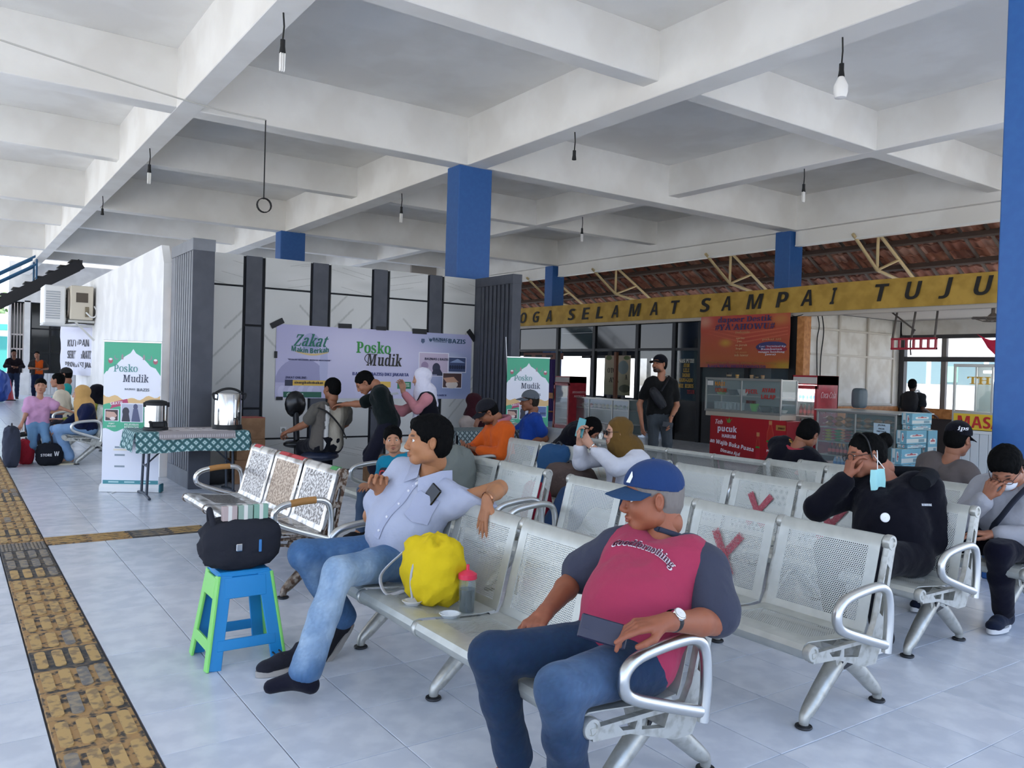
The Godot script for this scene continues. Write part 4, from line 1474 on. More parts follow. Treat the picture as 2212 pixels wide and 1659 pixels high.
func tree(at: Vector3, h: float, r: float, label: String) -> void:
	var t := thing("tree", label, "tree", at)
	obj("trunk", mb().tube([Vector3.ZERO, Vector3(0.1, h * 0.35, 0), Vector3(0, h * 0.65, 0.1)], [0.18, 0.14, 0.08], 8), hexmat("#6f6152"), t)
	var rng := RandomNumberGenerator.new()
	rng.seed = int(h * 100)
	var leaf := mb().ball(Vector3.ZERO, Vector3(0.22, 0.03, 0.11), 6).done()
	var mm := MultiMesh.new()
	mm.transform_format = MultiMesh.TRANSFORM_3D
	mm.instance_count = 900
	mm.mesh = leaf
	for k in 900:
		var d := Vector3(rng.randfn(), rng.randfn() * 0.8, rng.randfn()).normalized() * pow(rng.randf(), 0.4) * r
		mm.set_instance_transform(k, Transform3D(Basis.from_euler(Vector3(rng.randf() * 6, rng.randf() * 6, rng.randf() * 6)) * rng.randf_range(0.8, 1.8), Vector3(0, h * 0.68, 0) + d * Vector3(1, 0.85, 1)))
	var o := MultiMeshInstance3D.new()
	o.multimesh = mm
	o.name = "foliage"
	var lm := hexmat("#7f9a6c", 0.7)
	lm.backlight_enabled = true
	lm.backlight = Color(0.3, 0.4, 0.2)
	o.material_override = lm
	t.add_child(o, true)
	tag(o, "", "", "", "stuff")

const WEST := Vector3(-1, 0, 0)

func build_shops() -> void:
	banner_and_roof()
	shop_front()
	counters()
	right_shop()

func banner_and_roof() -> void:
	var b := thing("greeting_banner", "long yellow banner with black slanted capitals hung along the shop fronts", "banner")
	var bm := tri_mat("banner_yellow", noise_tex(41, 0.01, Color("#a98532"), Color("#bd9740")), 0.8, 0.7, 0.0, true)
	var rows := []
	for a in 5:
		var r := []
		for k in 121:
			var z := -21.0 + 16.2 * k / 120.0
			r.append(Vector3(13.40 + 0.012 * sin(z * 5.0 + a) * sin(a * 0.8), 2.73 + 0.5 * a / 4.0 + 0.01 * sin(z * 1.3) * (a / 4.0), z))
		rows.append(r)
	var m := mb().grid(rows, false, Vector2.ONE)
	obj("sheet", m, bm, b)
	obj("backing_beam", mb().span(Vector3(13.43, 2.66, -21.0), Vector3(13.58, 3.2, -4.8)), hexmat("#b9b0a4", 0.8), b)
	var zs := [-20.55, -19.95, -19.35, -18.73, -18.13, -17.51, 0, -16.56, -15.99, -15.44, -14.86, -14.19, -13.53, -12.91, 0, -12.0, -11.41, -10.7, -10.04, -9.47, -8.93, 0, -8.01, -7.43, -6.88, -6.30, -5.7, -5.1]
	var s := "SEMOGA SELAMAT SAMPAI TUJUAN"
	for k in s.length():
		if s[k] == " ": continue
		var wide: float = {"I": 0.085, "M": 0.36, "J": 0.16, "O": 0.3, "G": 0.27}.get(s[k], 0.25)
		var lm := mb()
		txt(lm, s[k], facing(Vector3(13.378, 2.985 + 0.004 * (zs[k] + 13), zs[k]), WEST), wide, 0.30 if s[k] != "J" else 0.34, "Droid Sans", true, 0.004, 0.22)
		obj("letter", lm, hexmat("#1d1a17", 0.7), b)
	# clay-tile roof sloping down and away behind the banner, seen from below
	var roof := thing("tiled_roof", "clay tile roof over the shops seen from below, on dark battens", "roof")
	var y := func(x: float) -> float: return 4.9 - 0.577 * (x - 15.2)
	var dk := hexmat("#54453f", 0.8)
	var slope := Basis(Vector3.BACK, -PI / 6)
	var cols := []
	for k in 5: cols.append(hexmat(["#9c6350", "#b07a66", "#8a5a4b", "#a8705a", "#b98d7c"][k], 0.75))
	# one pan tile: S-shaped section, its lip turned down at the lower end
	var tile := mb()
	var tr := []
	for a in 2:
		var r := []
		for k in 9:
			var t := k / 8.0
			r.append(Vector3((a - 0.5) * 0.29, 0.022 * sin(t * TAU), (t - 0.5) * 0.235))
		tr.append(r)
	tile.grid(tr, false)
	var lip := []
	for a in 2:
		var r := []
		for k in 9: r.append(Vector3(0.145, 0.022 * sin(k / 8.0 * TAU) - 0.025 * a, (k / 8.0 - 0.5) * 0.235))
		lip.append(r)
	tile.grid(lip, false)
	var tmesh := tile.done()
	var rng := RandomNumberGenerator.new()
	rng.seed = 5
	var list := []
	for a in range(0, 13):
		for c in 96:
			var x := 15.3 + a * 0.232
			var p := Vector3(x, y.call(x) + 0.02, -25.0 + c * 0.225)
			var vis: bool = x > 15.7 and x < 17.5 and in_view(p, 0) > 0
			list.append([in_view(p, 0) if vis else 500.0, p])
	list.sort_custom(func(p, q): return p[0] < q[0])
	var more := [mb(), mb()]
	for k in list.size():
		var xf := Transform3D(slope * Basis(Vector3.BACK, 0.06) * Basis(Vector3.RIGHT, rng.randf_range(-0.04, 0.04)), list[k][1] + Vector3(0, rng.randf_range(-0.006, 0.006), 0))
		if k < 300: inst("tile", tmesh, cols[rng.randi_range(0, 4)], roof, xf)
		else: more[k % 2].add(tmesh, xf)
	for k in 2: tag(obj("tiles_beyond", more[k], cols[k], roof), "", "", "", "stuff")
	obj("sarking", mb().box(Vector3(16.9, y.call(16.9) + 0.12, -13.5), Vector3(3.6, 0.02, 24), slope), hexmat("#6b4a40", 0.9), roof)
	for x in [15.45, 16.05, 16.75, 17.5]:
		obj("purlin", mb().box(Vector3(x, y.call(x) - 0.10, -14), Vector3(0.07, 0.12, 23), slope, 0.004), dk, roof)
	for k in 44:
		var z := -25.0 + k * 0.5
		obj("rafter", mb().bar(Vector3(15.2, y.call(15.2) - 0.035, z), Vector3(18.4, y.call(18.4) - 0.035, z), 0.05, 0.045, Vector3.UP, 0.003), hexmat("#6e625b", 0.8), roof)
	for k in 5: # pale pipe trusses
		var z: float = [-20.4, -17.3, -13.2, -9.4, -5.6][k]
		var cream := hexmat("#d3bd8f", 0.55)
		var t := thing("pipe_truss", ["pale yellow pipe truss over the letters OGA, farthest of the row", "pale yellow pipe truss over the words SELAMAT, right of the far blue column", "pale yellow pipe truss midway, over the gap before SAMPAI", "pale yellow pipe truss right of the blue column, over the letters AI", "pale yellow pipe truss nearest the right-edge column"][k], "truss")
		var at := func(px: float, dy: float) -> Vector3: return Vector3(px, y.call(px) - 0.22 - dy, z)
		var low := Vector3(15.55, 3.72, z)
		obj("top_chord", mb().tube([at.call(14.9, 0.0), at.call(18.0, 0.0)], 0.035, 10), cream, t)
		obj("post", mb().tube([low, at.call(15.55, 0)], 0.03, 10), cream, t)
		obj("strut", mb().tube([low, at.call(16.35, 0)], 0.027, 10), cream, t)
		obj("tie", mb().tube([Vector3(14.66, 4.35, z), low], 0.033, 10), cream, t)
		obj("bottom_chord", mb().tube([low, Vector3(17.6, 3.42, z)], 0.033, 10), cream, t)

func shop_front() -> void:
	# side and rear walls, ceiling and the glazed front
	var dark := hexmat("#3a3d40", 0.8)
	var back := mb()
	back.span(Vector3(16.9, 0, -26), Vector3(17.0, 0.75, -9.6))
	back.span(Vector3(16.9, 2.0, -26), Vector3(17.0, 2.75, -9.6))
	for z in [-26.0, -23.2, -19.2, -16.8, -12.4]: back.span(Vector3(16.9, 0.7, z), Vector3(17.0, 2.05, z + (0.8 if z < -13 else 2.8)))
	struct("wall_shop_back", back, dark)
	struct("ceiling_shop", mb().span(Vector3(13.55, 2.76, -26), Vector3(17.0, 2.82, -9.55)), dark)
	struct("ceiling_stall", mb().span(Vector3(13.55, 2.76, -9.55), Vector3(17.0, 2.82, -1.5)), hexmat("#d2ccc4", 0.8))
	struct("wall_shop_end", mb().span(Vector3(13.5, 0, -26.1), Vector3(17.0, 2.8, -26)), dark)
	struct("wall_gable", mb().span(Vector3(13.6, 2.8, -26.1), Vector3(19, 5.2, -26)), hexmat("#b0a89e", 0.8))
	struct("wall_shop_divider", mb().span(Vector3(13.75, 0, -13.0), Vector3(16.9, 2.76, -12.92)), dark)
	var f := struct("window_3", mb().span(Vector3(13.56, 2.02, -23), Vector3(13.64, 2.08, -9.85)), mats.dark_metal, "glazed shop front with dark aluminium frames under the yellow banner")
	for z in [-22.9, -21.1, -19.23, -17.36, -15.85, -14.27, -13.07, -12.29, -11.0, -9.9]:
		obj("mullion", mb().span(Vector3(13.55, 0, z - 0.05), Vector3(13.65, 2.76, z + 0.05), 0.004), mats.dark_metal, f)
	obj("head", mb().span(Vector3(13.55, 2.68, -23), Vector3(13.65, 2.77, -9.85)), mats.dark_metal, f)
	var zz := [-22.9, -21.1, -19.23, -17.36, -15.85, -14.27, -13.07, -12.29, -11.0, -9.9]
	for k in zz.size() - 1:
		obj("pane", mb().span(Vector3(13.595, 2.08, zz[k] + 0.05), Vector3(13.605, 2.68, zz[k + 1] - 0.05)), mats.dark_glass if k != 3 else mats.tinted_glass, f)
		if k >= 5: obj("pane", mb().span(Vector3(13.595, 0.9 if k > 5 else 0.1, zz[k] + 0.05), Vector3(13.605, 2.02, zz[k + 1] - 0.05)), mats.tinted_glass, f)
		if k > 5: obj("dark_board", mb().span(Vector3(13.59, 0.0, zz[k] + 0.05), Vector3(13.62, 0.9, zz[k + 1] - 0.05)), mats.black_gloss, f)
	for z in [-16.79, -16.09, -15.53, -14.63]: obj("inner_frame", mb().span(Vector3(14.3, 0, z - 0.04), Vector3(14.37, 2.05, z + 0.04)), mats.dark_metal, f)
	obj("inner_head", mb().span(Vector3(14.3, 1.86, -17.2), Vector3(14.37, 1.93, -14.3)), mats.dark_metal, f)
	obj("brown_post", mb().span(Vector3(13.7, 0.8, -15.22), Vector3(13.78, 2.0, -15.14)), hexmat("#7c4f38"), f)
	# printed poster inside the glass, with letters stuck on
	var p := Paint.new(128, 192, Color("#b9a98c"))
	p.fade(Color("#c3b096"), Color("#8f9070"))
	p.disc(0.72, 0.3, 0.2, 0.17, Color("#7f8f8f"))
	p.disc(0.15, 0.06, 0.12, 0.06, Color("#6d7b4b"))
	p.disc(0.85, 0.06, 0.12, 0.05, Color("#6d7b4b"))
	p.disc(0.8, 0.83, 0.22, 0.1, Color("#4f5540"))
	for k in 8: p.box(0.05, 0.6 + 0.03 * k, 0.5, 0.008, Color("#7f7a5e"))
	var po := thing("menu_poster", "pale poster with black stuck-on letters inside the left shop window", "poster")
	var xf := facing(Vector3(13.9, 1.42, -15.30), WEST)
	panel("sheet", print_mat("poster", p), xf, 0.95, 1.0, po)
	words("lettering", "OTO", "#14110f", po, xf, -0.22, 0.12, 0.3, 0.12, "Droid Serif")
	words("lettering", "AYA", "#14110f", po, xf, -0.12, -0.12, 0.36, 0.12, "Droid Serif")
	words("lettering", "A", "#14110f", po, xf, 0.33, -0.04, 0.09, 0.12, "Droid Serif")
	# menu stuck on the glass beside the standing man
	var me := thing("glass_menu", "menu words in white and yellow letters on the glass by the standing man", "menu")
	var q := facing(Vector3(13.585, 1.55, -12.68), WEST)
	var ly := [["NASI PUTIH", "#d6d0c2", 0.24], ["AYAM", "#c69a3c", 0.14], ["LELE", "#c69a3c", 0.03], ["DADAR", "#c69a3c", -0.08], ["GADO-GADO", "#c69a3c", -0.19], ["MIE  REBUS", "#c69a3c", -0.32], ["TELUR", "#9a2a2c", -0.45]]
	for l in ly: words("lettering", l[0], l[1], me, q, 0.0 if l[0] != "TELUR" else 0.15, l[2], 0.045 * len(l[0]), 0.085, "Droid Serif")
	# brown shelf and purple curtain behind the far end
	var sh := thing("brown_cabinet", "brown wall cabinet high behind the right roll-up banner", "cabinet", Vector3(13.95, 1.82, -18.5))
	obj("body", mb().box(Vector3(0, 0.08, 0), Vector3(0.3, 0.18, 1.5), Basis.IDENTITY, 0.006), hexmat("#7b4c3e"), sh)
	for k in 3: obj("slot", mb().box(Vector3(-0.155, 0.08, -0.5 + 0.5 * k), Vector3(0.01, 0.06, 0.3)), mats.black, sh)
	var cu := []
	for a in 2:
		var r := []
		for k in 25: r.append(Vector3(13.9 + 0.03 * sin(k * 1.5), 0.1 + 1.7 * a, -18.15 + 0.45 * k / 24.0))
		cu.append(r)
	tag(obj("curtain", mb().grid(cu), hexmat("#4f3d78", 0.9)), "purple curtain hanging by the left red drinks fridge", "curtain")
	var ch := thing("wooden_chair", "light wooden chair beside the left red drinks fridge", "chair", Vector3(12.7, 0, -16.75))
	for s in [-1.0, 1.0]:
		obj("front_leg", mb().bar(Vector3(-0.19, 0, s * 0.18), Vector3(-0.19, 0.42, s * 0.18), 0.04, 0.04, Vector3.UP, 0.004), mats.wood_orange, ch)
		obj("rear_leg", mb().bar(Vector3(0.19, 0, s * 0.18), Vector3(0.22, 0.9, s * 0.18), 0.04, 0.04, Vector3.UP, 0.004), mats.wood_orange, ch)
	obj("seat", mb().box(Vector3(0, 0.43, 0), Vector3(0.44, 0.03, 0.42), Basis.IDENTITY, 0.008), mats.wood_orange, ch)
	obj("backrest", mb().box(Vector3(0.215, 0.84, 0), Vector3(0.025, 0.15, 0.42), Basis.IDENTITY, 0.01), mats.wood_orange, ch)

func bottle(h: float, r: float, juice: String, cap: String) -> Node3D: # drink bottle, label band and cap
	var o := Node3D.new()
	obj("body", mb().lathe([Vector2(0.001, 0), Vector2(r * 0.9, 0), Vector2(r, 0.01), Vector2(r, h * 0.3), Vector2(r * 0.92, h * 0.36), Vector2(r, h * 0.42), Vector2(r, h * 0.6), Vector2(r * 0.42, h * 0.87), Vector2(r * 0.4, h * 0.94)], 12), hexmat(juice, 0.15), o)
	obj("label_band", mb().lathe([Vector2(r * 1.02, h * 0.22), Vector2(r * 1.02, h * 0.5)], 12), hexmat("#c23b3a" if juice != "#8fb7d6" else "#3f86c4", 0.5), o)
	obj("cap", mb().lathe([Vector2(r * 0.46, h * 0.93), Vector2(r * 0.46, h), Vector2(0.001, h)], 10), hexmat(cap, 0.5), o)
	return o

func row_of(proto: Node3D, called: String, label: String, category: String, group: String, spots: Array, turn := 0.0) -> void:
	for k in spots.size():
		var r: Node3D = proto if k == spots.size() - 1 else proto.duplicate()
		r.name = numbered(called)
		add_child(r)
		r.position = spots[k]
		r.rotation.y = turn
		tag(r, label + ([", leftmost", ", second from left", ", third from left", ", fourth from left", ", fifth from left", ", sixth from left", ", seventh from left", ", eighth from left"][k] if spots.size() > 1 and k < 8 else ""), category, group)

func fridge(called: String, label: String, at: Vector3, w: float, d: float, h: float, side_words: Array, glow: bool) -> Node3D:
	# at: middle of the foot of its front face; front looks -x
	var t := thing(called, label, "fridge", at)
	var red := tri_mat("fridge_red", noise_tex(44, 0.02, Color("#98202c"), Color("#a82833")), 1.0, 0.35)
	var shell := mb()
	shell.span(Vector3(0.03, 0.08, w / 2 - 0.03), Vector3(d, h, w / 2), 0.004).span(Vector3(0.03, 0.08, -w / 2), Vector3(d, h, -w / 2 + 0.03), 0.004)
	shell.span(Vector3(0.03, h - 0.16, -w / 2), Vector3(d, h, w / 2), 0.004).span(Vector3(0.03, 0.08, -w / 2), Vector3(d, 0.2, w / 2), 0.004).span(Vector3(d - 0.03, 0.08, -w / 2), Vector3(d, h, w / 2), 0.004)
	obj("cabinet", shell, red, t)
	obj("liner", mb().span(Vector3(d - 0.045, 0.2, -w / 2 + 0.03), Vector3(d - 0.03, h - 0.16, w / 2 - 0.03)).span(Vector3(0.05, 0.2, -w / 2 + 0.03), Vector3(d - 0.04, h - 0.16, -w / 2 + 0.036)), mats.white_plastic, t)
	var door := obj("door", mb().span(Vector3(0, 0.1, -w / 2), Vector3(0.03, h - 0.17, -w / 2 + 0.05), 0.004).span(Vector3(0, 0.1, w / 2 - 0.05), Vector3(0.03, h - 0.17, w / 2), 0.004).span(Vector3(0, 0.1, -w / 2), Vector3(0.03, 0.17, w / 2), 0.004).span(Vector3(0, h - 0.23, -w / 2), Vector3(0.03, h - 0.17, w / 2), 0.004), red, t)
	obj("pane", mb().span(Vector3(0.01, 0.16, -w / 2 + 0.04), Vector3(0.018, h - 0.22, w / 2 - 0.04)), mats.glass, door)
	obj("handle", mb().bar(Vector3(-0.02, 0.75, -w / 2 + 0.02), Vector3(-0.02, 1.05, -w / 2 + 0.02), 0.02, 0.025, Vector3.UP, 0.004), mats.black, door)
	obj("sign_panel", mb().span(Vector3(0.02, h - 0.14, -w / 2 + 0.03), Vector3(0.031, h - 0.03, w / 2 - 0.03)), hexmat("#b9b2ad"), t)
	for k in 4: obj("shelf", mb().span(Vector3(0.06, 0.32 + 0.25 * k, -w / 2 + 0.035), Vector3(d - 0.05, 0.332 + 0.25 * k, w / 2 - 0.035)), mats.white_plastic, t)
	for s in side_words:
		words("lettering", s[0], "#d9b9ba", t, facing(Vector3(0.32, s[1], w / 2 + 0.001), Vector3.BACK), 0, 0, s[2], s[3], "Droid Serif", s[3] < 0.06, 0.25)
	if glow:
		var l := OmniLight3D.new()
		l.name = "fridge_lamp"
		l.position = Vector3(0.12, h - 0.26, 0)
		l.light_energy = 0.5
		l.light_size = 0.06
		l.omni_range = 30.0
		l.omni_attenuation = 2.0
		l.shadow_enabled = true
		t.add_child(l)
		var e := mat("tube_glow", Color.WHITE, 0.5)
		e.emission_enabled = true
		e.emission = Color(1, 0.98, 0.95)
		e.emission_energy_multiplier = 2.0
		obj("lamp_tube", mb().tube([Vector3(0.1, h - 0.2, -w / 2 + 0.06), Vector3(0.1, h - 0.2, w / 2 - 0.06)], 0.012, 8), e, t)
	return t

func case_frame(t: Node3D, x0: float, x1: float, z0: float, z1: float, y0: float, y1: float, shelves: Array, mids: Array, side_glass := true) -> void:
	var al := hexmat("#a9a8a2", 0.35, 0.7)
	for z in [z0, z1]:
		for x in [x0, x1]: obj("post", mb().span(Vector3(x - 0.015, y0, z - 0.015), Vector3(x + 0.015, y1, z + 0.015), 0.003), al, t)
	for z in mids: obj("post", mb().span(Vector3(x0 - 0.013, y0, z - 0.013), Vector3(x0 + 0.013, y1, z + 0.013), 0.003), al, t)
	for y in [y0, y1]:
		obj("rail", mb().span(Vector3(x0 - 0.016, y - 0.02, z0 - 0.016), Vector3(x0 + 0.016, y + 0.02, z1 + 0.016), 0.003), al, t)
		obj("board", mb().span(Vector3(x0, y - 0.01, z0), Vector3(x1, y + 0.012, z1)), hexmat("#b5b3ab", 0.4, 0.4), t)
	for y in shelves: obj("shelf", mb().span(Vector3(x0 + 0.01, y - 0.008, z0), Vector3(x1, y + 0.008, z1)), hexmat("#a9a8a2", 0.4, 0.5), t)
	obj("pane", mb().span(Vector3(x0 - 0.003, y0, z0), Vector3(x0 + 0.002, y1, z1)), mats.glass, t)
	obj("back_panel", mb().span(Vector3(x1 - 0.006, y0, z0), Vector3(x1, y1, z1)), hexmat("#7f8a88", 0.5), t)
	if side_glass: obj("pane", mb().span(Vector3(x0, y0, z1 - 0.003), Vector3(x1, y1, z1 + 0.002)), mats.glass, t)

func packet(w: float, h: float, d: float, c: String) -> Node3D: # pillow pack with crimped ends
	var o := Node3D.new()
	var rows := []
	for a in 9:
		var t := a / 8.0
		var k := sin(clampf((t - 0.08) / 0.84, 0.02, 0.98) * PI)
		var ring := []
		for j in 10:
			var an := -TAU * j / 10
			ring.append(Vector3(cos(an) * d / 2 * pow(k, 0.5), h / 2 + sin(an) * h / 2 * pow(k, 0.6), (t - 0.5) * w))
		rows.append(ring)
	obj("wrap", mb().grid(rows, true), hexmat(c, 0.3), o)
	obj("crimp", mb().box(Vector3(0, h / 2, w * 0.5), Vector3(d * 0.8, 0.004, 0.012)).box(Vector3(0, h / 2, -w * 0.5), Vector3(d * 0.8, 0.004, 0.012)), hexmat("#d8d2c4", 0.4), o)
	return o

func counters() -> void:
	fridge("drinks_fridge", "red glass-door drinks fridge by the left shop, its side worded Segarnya Nikmat", Vector3(12.35, 0, -15.6), 0.6, 0.55, 1.36, [["SEGARNYA", 0.98, 0.42, 0.05], ["NIKMAT", 0.88, 0.32, 0.05]], false)
	# left glass counter
	var c := thing("glass_counter", "low glass snack counter in front of the left shop", "counter", Vector3.ZERO)
	case_frame(c, 12.6, 13.0, -15.64, -13.45, 0.08, 0.86, [0.3, 0.62], [-14.82, -14.0])
	var rng := RandomNumberGenerator.new()
	rng.seed = 12
	for k in 14:
		var z := -15.5 + 0.145 * k
		var cl: String = ["#cfc6b4", "#d9d2c8", "#d4572c", "#c9bda2", "#b7a96f", "#7f8f4e", "#5c7d58"][[0, 1, 1, 0, 2, 0, 1, 3, 4, 4, 5, 6, 6, 6][k]]
		row_of(packet(0.12, 0.11, 0.1, cl), "snack_packet", "snack packet %d places along the low left glass counter's upper shelf" % (k + 1), "snack", "packets in the left counter", [Vector3(12.75, 0.63, z)])
	for k in 4: carton("blue_carton", ["pale blue carton in the left counter, farthest from the door", "pale blue carton in the left counter, second from far end", "pale blue carton in the left counter, third from far end", "pale blue carton in the left counter, nearest the door"][k], Vector3(12.8, 0.09, -14.9 + 0.36 * k), Vector3(0.24, 0.17, 0.3), Color.WHITE)
	# glass food cabinet on the red drinks board
	var g := thing("food_cabinet", "aluminium glass food cabinet with red lettering above the red tea board", "cabinet")
	case_frame(g, 11.2, 11.62, -9.96, -8.37, 0.86, 1.42, [1.13], [-9.17])
	obj("skirt", mb().span(Vector3(11.2, 0.76, -9.96), Vector3(11.62, 0.85, -8.37), 0.004), hexmat("#bdb3a2", 0.5), g)
	var q := facing(Vector3(11.19, 1.13, -9.16), WEST)
	for l in [["NASI", "#c8801f", -0.48, 0.2, 0.22, 0.07], ["UDUK", "#b02a22", -0.45, 0.09, 0.26, 0.07], ["PECEL", "#b5281f", 0.21, 0.09, 0.25, 0.07], ["AYAM", "#b5281f", 0.55, 0.12, 0.26, 0.07], ["LALAP", "#b5281f", 0.55, 0.01, 0.28, 0.07], ["INDOMI", "#5b1a18", 0.2, -0.09, 0.2, 0.05]]:
		words("lettering", l[0], l[1], g, q, l[2], l[3], l[4], l[5])
	obj("note", mb().box(Vector3(11.19, 1.34, -9.86), Vector3(0.004, 0.08, 0.13)), hexmat("#dcd8d2"), g)
	var cup := Node3D.new()
	obj("cup", mb().lathe([Vector2(0.001, 0.0), Vector2(0.028, 0.0), Vector2(0.036, 0.13), Vector2(0.034, 0.13), Vector2(0.026, 0.006), Vector2(0.001, 0.006)], 14), mats.glass, cup)
	obj("rim", mb().lathe([Vector2(0.036, 0.128), Vector2(0.0375, 0.133), Vector2(0.036, 0.136)], 14), hexmat("#d4dcdc", 0.2), cup)
	var at := []
	for k in 8: at.append(Vector3(11.36, 0.874, -9.86 + 0.085 * k))
	row_of(cup, "drinking_glass", "drinking glass on the food cabinet's lower left shelf", "glass", "glasses in the food cabinet", at)
	for b in [["green_bowl", "bright green bowl on the cabinet's upper left shelf", Vector3(11.4, 1.14, -9.78), "#6fae3a", 0.11, 0.1], ["black_bowl", "black bowl on the cabinet's upper left shelf by the green one", Vector3(11.4, 1.14, -9.52), "#1b1b1c", 0.11, 0.09], ["white_bowl", "white bowl on the cabinet's upper left shelf beside its middle post", Vector3(11.4, 1.14, -9.30), "#d5d4cf", 0.1, 0.1], ["green_cup", "round bright green tub on the cabinet's lower right shelf", Vector3(11.4, 0.874, -9.05), "#5fc22e", 0.08, 0.13], ["dark_pan", "dark pan in the middle of the cabinet's lower right shelf", Vector3(11.42, 0.874, -8.82), "#1d1a18", 0.13, 0.1], ["dark_pot", "dark pot right of the pan on the cabinet's lower shelf", Vector3(11.42, 0.874, -8.6), "#221f1c", 0.1, 0.1], ["white_tray", "pale tray at the right end of the cabinet's lower shelf", Vector3(11.4, 0.874, -8.46), "#cfcac0", 0.07, 0.05]]:
		var o := thing(b[0], b[1], "bowl", b[2])
		obj("bowl", mb().lathe([Vector2(0.001, 0), Vector2(b[4] * 0.55, 0), Vector2(b[4] * 0.95, b[5] * 0.7), Vector2(b[4], b[5]), Vector2(b[4] * 0.93, b[5]), Vector2(b[4] * 0.5, 0.01), Vector2(0.001, 0.01)], 18), hexmat(b[3], 0.4), o)
		obj("rim", mb().lathe([Vector2(b[4] * 0.98, b[5] - 0.006), Vector2(b[4] * 1.05, b[5]), Vector2(b[4] * 0.96, b[5] + 0.004)], 18), hexmat(b[3], 0.4), o)
	for b in [["#17191c", -9.54, 0.09, "black paper cup on top of the food cabinet, leftmost"], ["#b98a3c", -9.36, 0.06, "brown paper cup on the food cabinet right of the black one"], ["#a9835c", -9.05, 0.06, "tan paper cup in the middle of the cabinet top"], ["#22201e", -8.94, 0.055, "dark printed cup beside the tan cup on the cabinet top"], ["#9d7450", -8.82, 0.06, "brown paper cup, rightmost on the food cabinet"]]:
		var o := thing("paper_cup", b[3], "cup", Vector3(11.3, 1.43, b[1]))
		obj("cup", mb().lathe([Vector2(0.001, 0), Vector2(b[2] * 0.42, 0), Vector2(b[2] * 0.55, b[2] * 1.15), Vector2(b[2] * 0.5, b[2] * 1.15), Vector2(0.001, 0.01)], 14), hexmat(b[0]), o)
		obj("sleeve", mb().lathe([Vector2(b[2] * 0.475, b[2] * 0.4), Vector2(b[2] * 0.515, b[2] * 0.75)], 14), hexmat("#8b7a5c"), o)
	# red tea board
	var p := Paint.new(512, 256, Color("#a9141f"))
	p.fade(Color("#b01823"), Color("#9c101b"))
	p.poly([[0.24, 0.14], [0.22, 0.03], [0.25, 0.08], [0.265, 0.0], [0.28, 0.08], [0.31, 0.03], [0.275, 0.14]], Color("#5f8f3a"))
	for b in [[0.63, 0.3, 0.05, 0.7, "#a3211e"], [0.765, 0.02, 0.085, 0.98, "#b32a22"]]:
		var x: float = b[0]
		var y: float = b[1]
		p.box(x + b[2] * 0.5 - 0.02, y, 0.04, 0.09, Color("#c98a5a"))
		p.poly([[x + b[2] * 0.3, y + 0.08], [x + b[2] * 0.7, y + 0.08], [x + b[2], y + 0.28], [x + b[2], 1], [x, 1], [x, y + 0.28]], Color("#c4553f"))
		p.poly([[x + b[2] * 0.36, y + 0.1], [x + b[2] * 0.64, y + 0.1], [x + b[2] * 0.92, y + 0.29], [x + b[2] * 0.92, 0.98], [x + b[2] * 0.08, 0.98], [x + b[2] * 0.08, y + 0.29]], Color(b[4]))
		p.box(x, y + b[3] * 0.44, b[2], 0.04, Color("#3f8f34"))
		p.box(x, y + b[3] * 0.5, b[2], b[3] * 0.5, Color("#b21a2a"))
	p.box(0.875, 0.1, 0.12, 0.12, Color("#a8793c"))
	var bo := thing("tea_board", "red printed drink board with white lettering under the food cabinet", "sign")
	var bx := facing(Vector3(11.17, 0.385, -9.02), WEST)
	obj("carcass", mb().span(Vector3(11.2, 0.0, -9.8), Vector3(11.6, 0.75, -8.24)), hexmat("#8c1a22"), bo)
	panel("sheet", print_mat("tea_board", p, 0.4), bx, 1.59, 0.76, bo)
	for l in [["Teh", "#e6ccd0", -0.6, 0.28, 0.17, 0.08, 0.3], ["pucuk", "#e8e2ee", -0.41, 0.15, 0.42, 0.14, 0.0], ["HARUM", "#e8e2ee", -0.37, 0.04, 0.3, 0.06, 0.0], ["an Wajib Buka Puasa", "#efe9ee", -0.31, -0.11, 0.95, 0.1, 0.15], ["Dimana Aja!", "#efe9ee", -0.33, -0.24, 0.42, 0.08, 0.15], ["pucuk", "#e8d2d6", 0.49, -0.13, 0.12, 0.05, 0.0], ["JUMBO!", "#5c2c14", 0.7, 0.25, 0.13, 0.04, 0.0]]:
		words("lettering", l[0], l[1], bo, bx, l[2], l[3], l[4], l[5], "Droid Sans", true, l[6], (func(v): return Vector3(v.x, v.y - v.x * 0.09, v.z)) if len(l[0]) > 8 else null)
	obj("white_swoosh", mb().tube(curve([Vector3(-0.7, -0.37, 0.003), Vector3(-0.45, -0.32, 0.003), Vector3(-0.15, -0.375, 0.003)], 6), 0.008, 6, true, 0.3), hexmat("#e6dfe2"), bo, bx)
	var orange := Paint.new(256, 192, Color("#b8512f"))
	orange.fade(Color("#b03a2c"), Color("#b4622f"))
	orange.soft(0.3, 0.52, 0.12, 0.12, Color("#c79a2c"), 0.9)
	orange.soft(0.05, 0.1, 0.14, 0.2, Color("#cf9a80"), 0.8)
	orange.soft(0.9, 0.1, 0.2, 0.2, Color("#bd8038"), 0.8)
	orange.soft(0.6, 0.45, 0.25, 0.2, Color("#b53a2a"), 0.8)
	orange.soft(0.95, 0.95, 0.25, 0.15, Color("#b89a30"), 0.9)
	orange.soft(0.35, 0.98, 0.5, 0.15, Color("#8f3a50"), 0.9)
	orange.disc(0.82, 0.58, 0.15, 0.07, Color("#39386a"))
	orange.disc(0.82, 0.65, 0.16, 0.07, Color("#9c2438"))
	orange.disc(0.7, 0.61, 0.05, 0.05, Color("#39386a"))
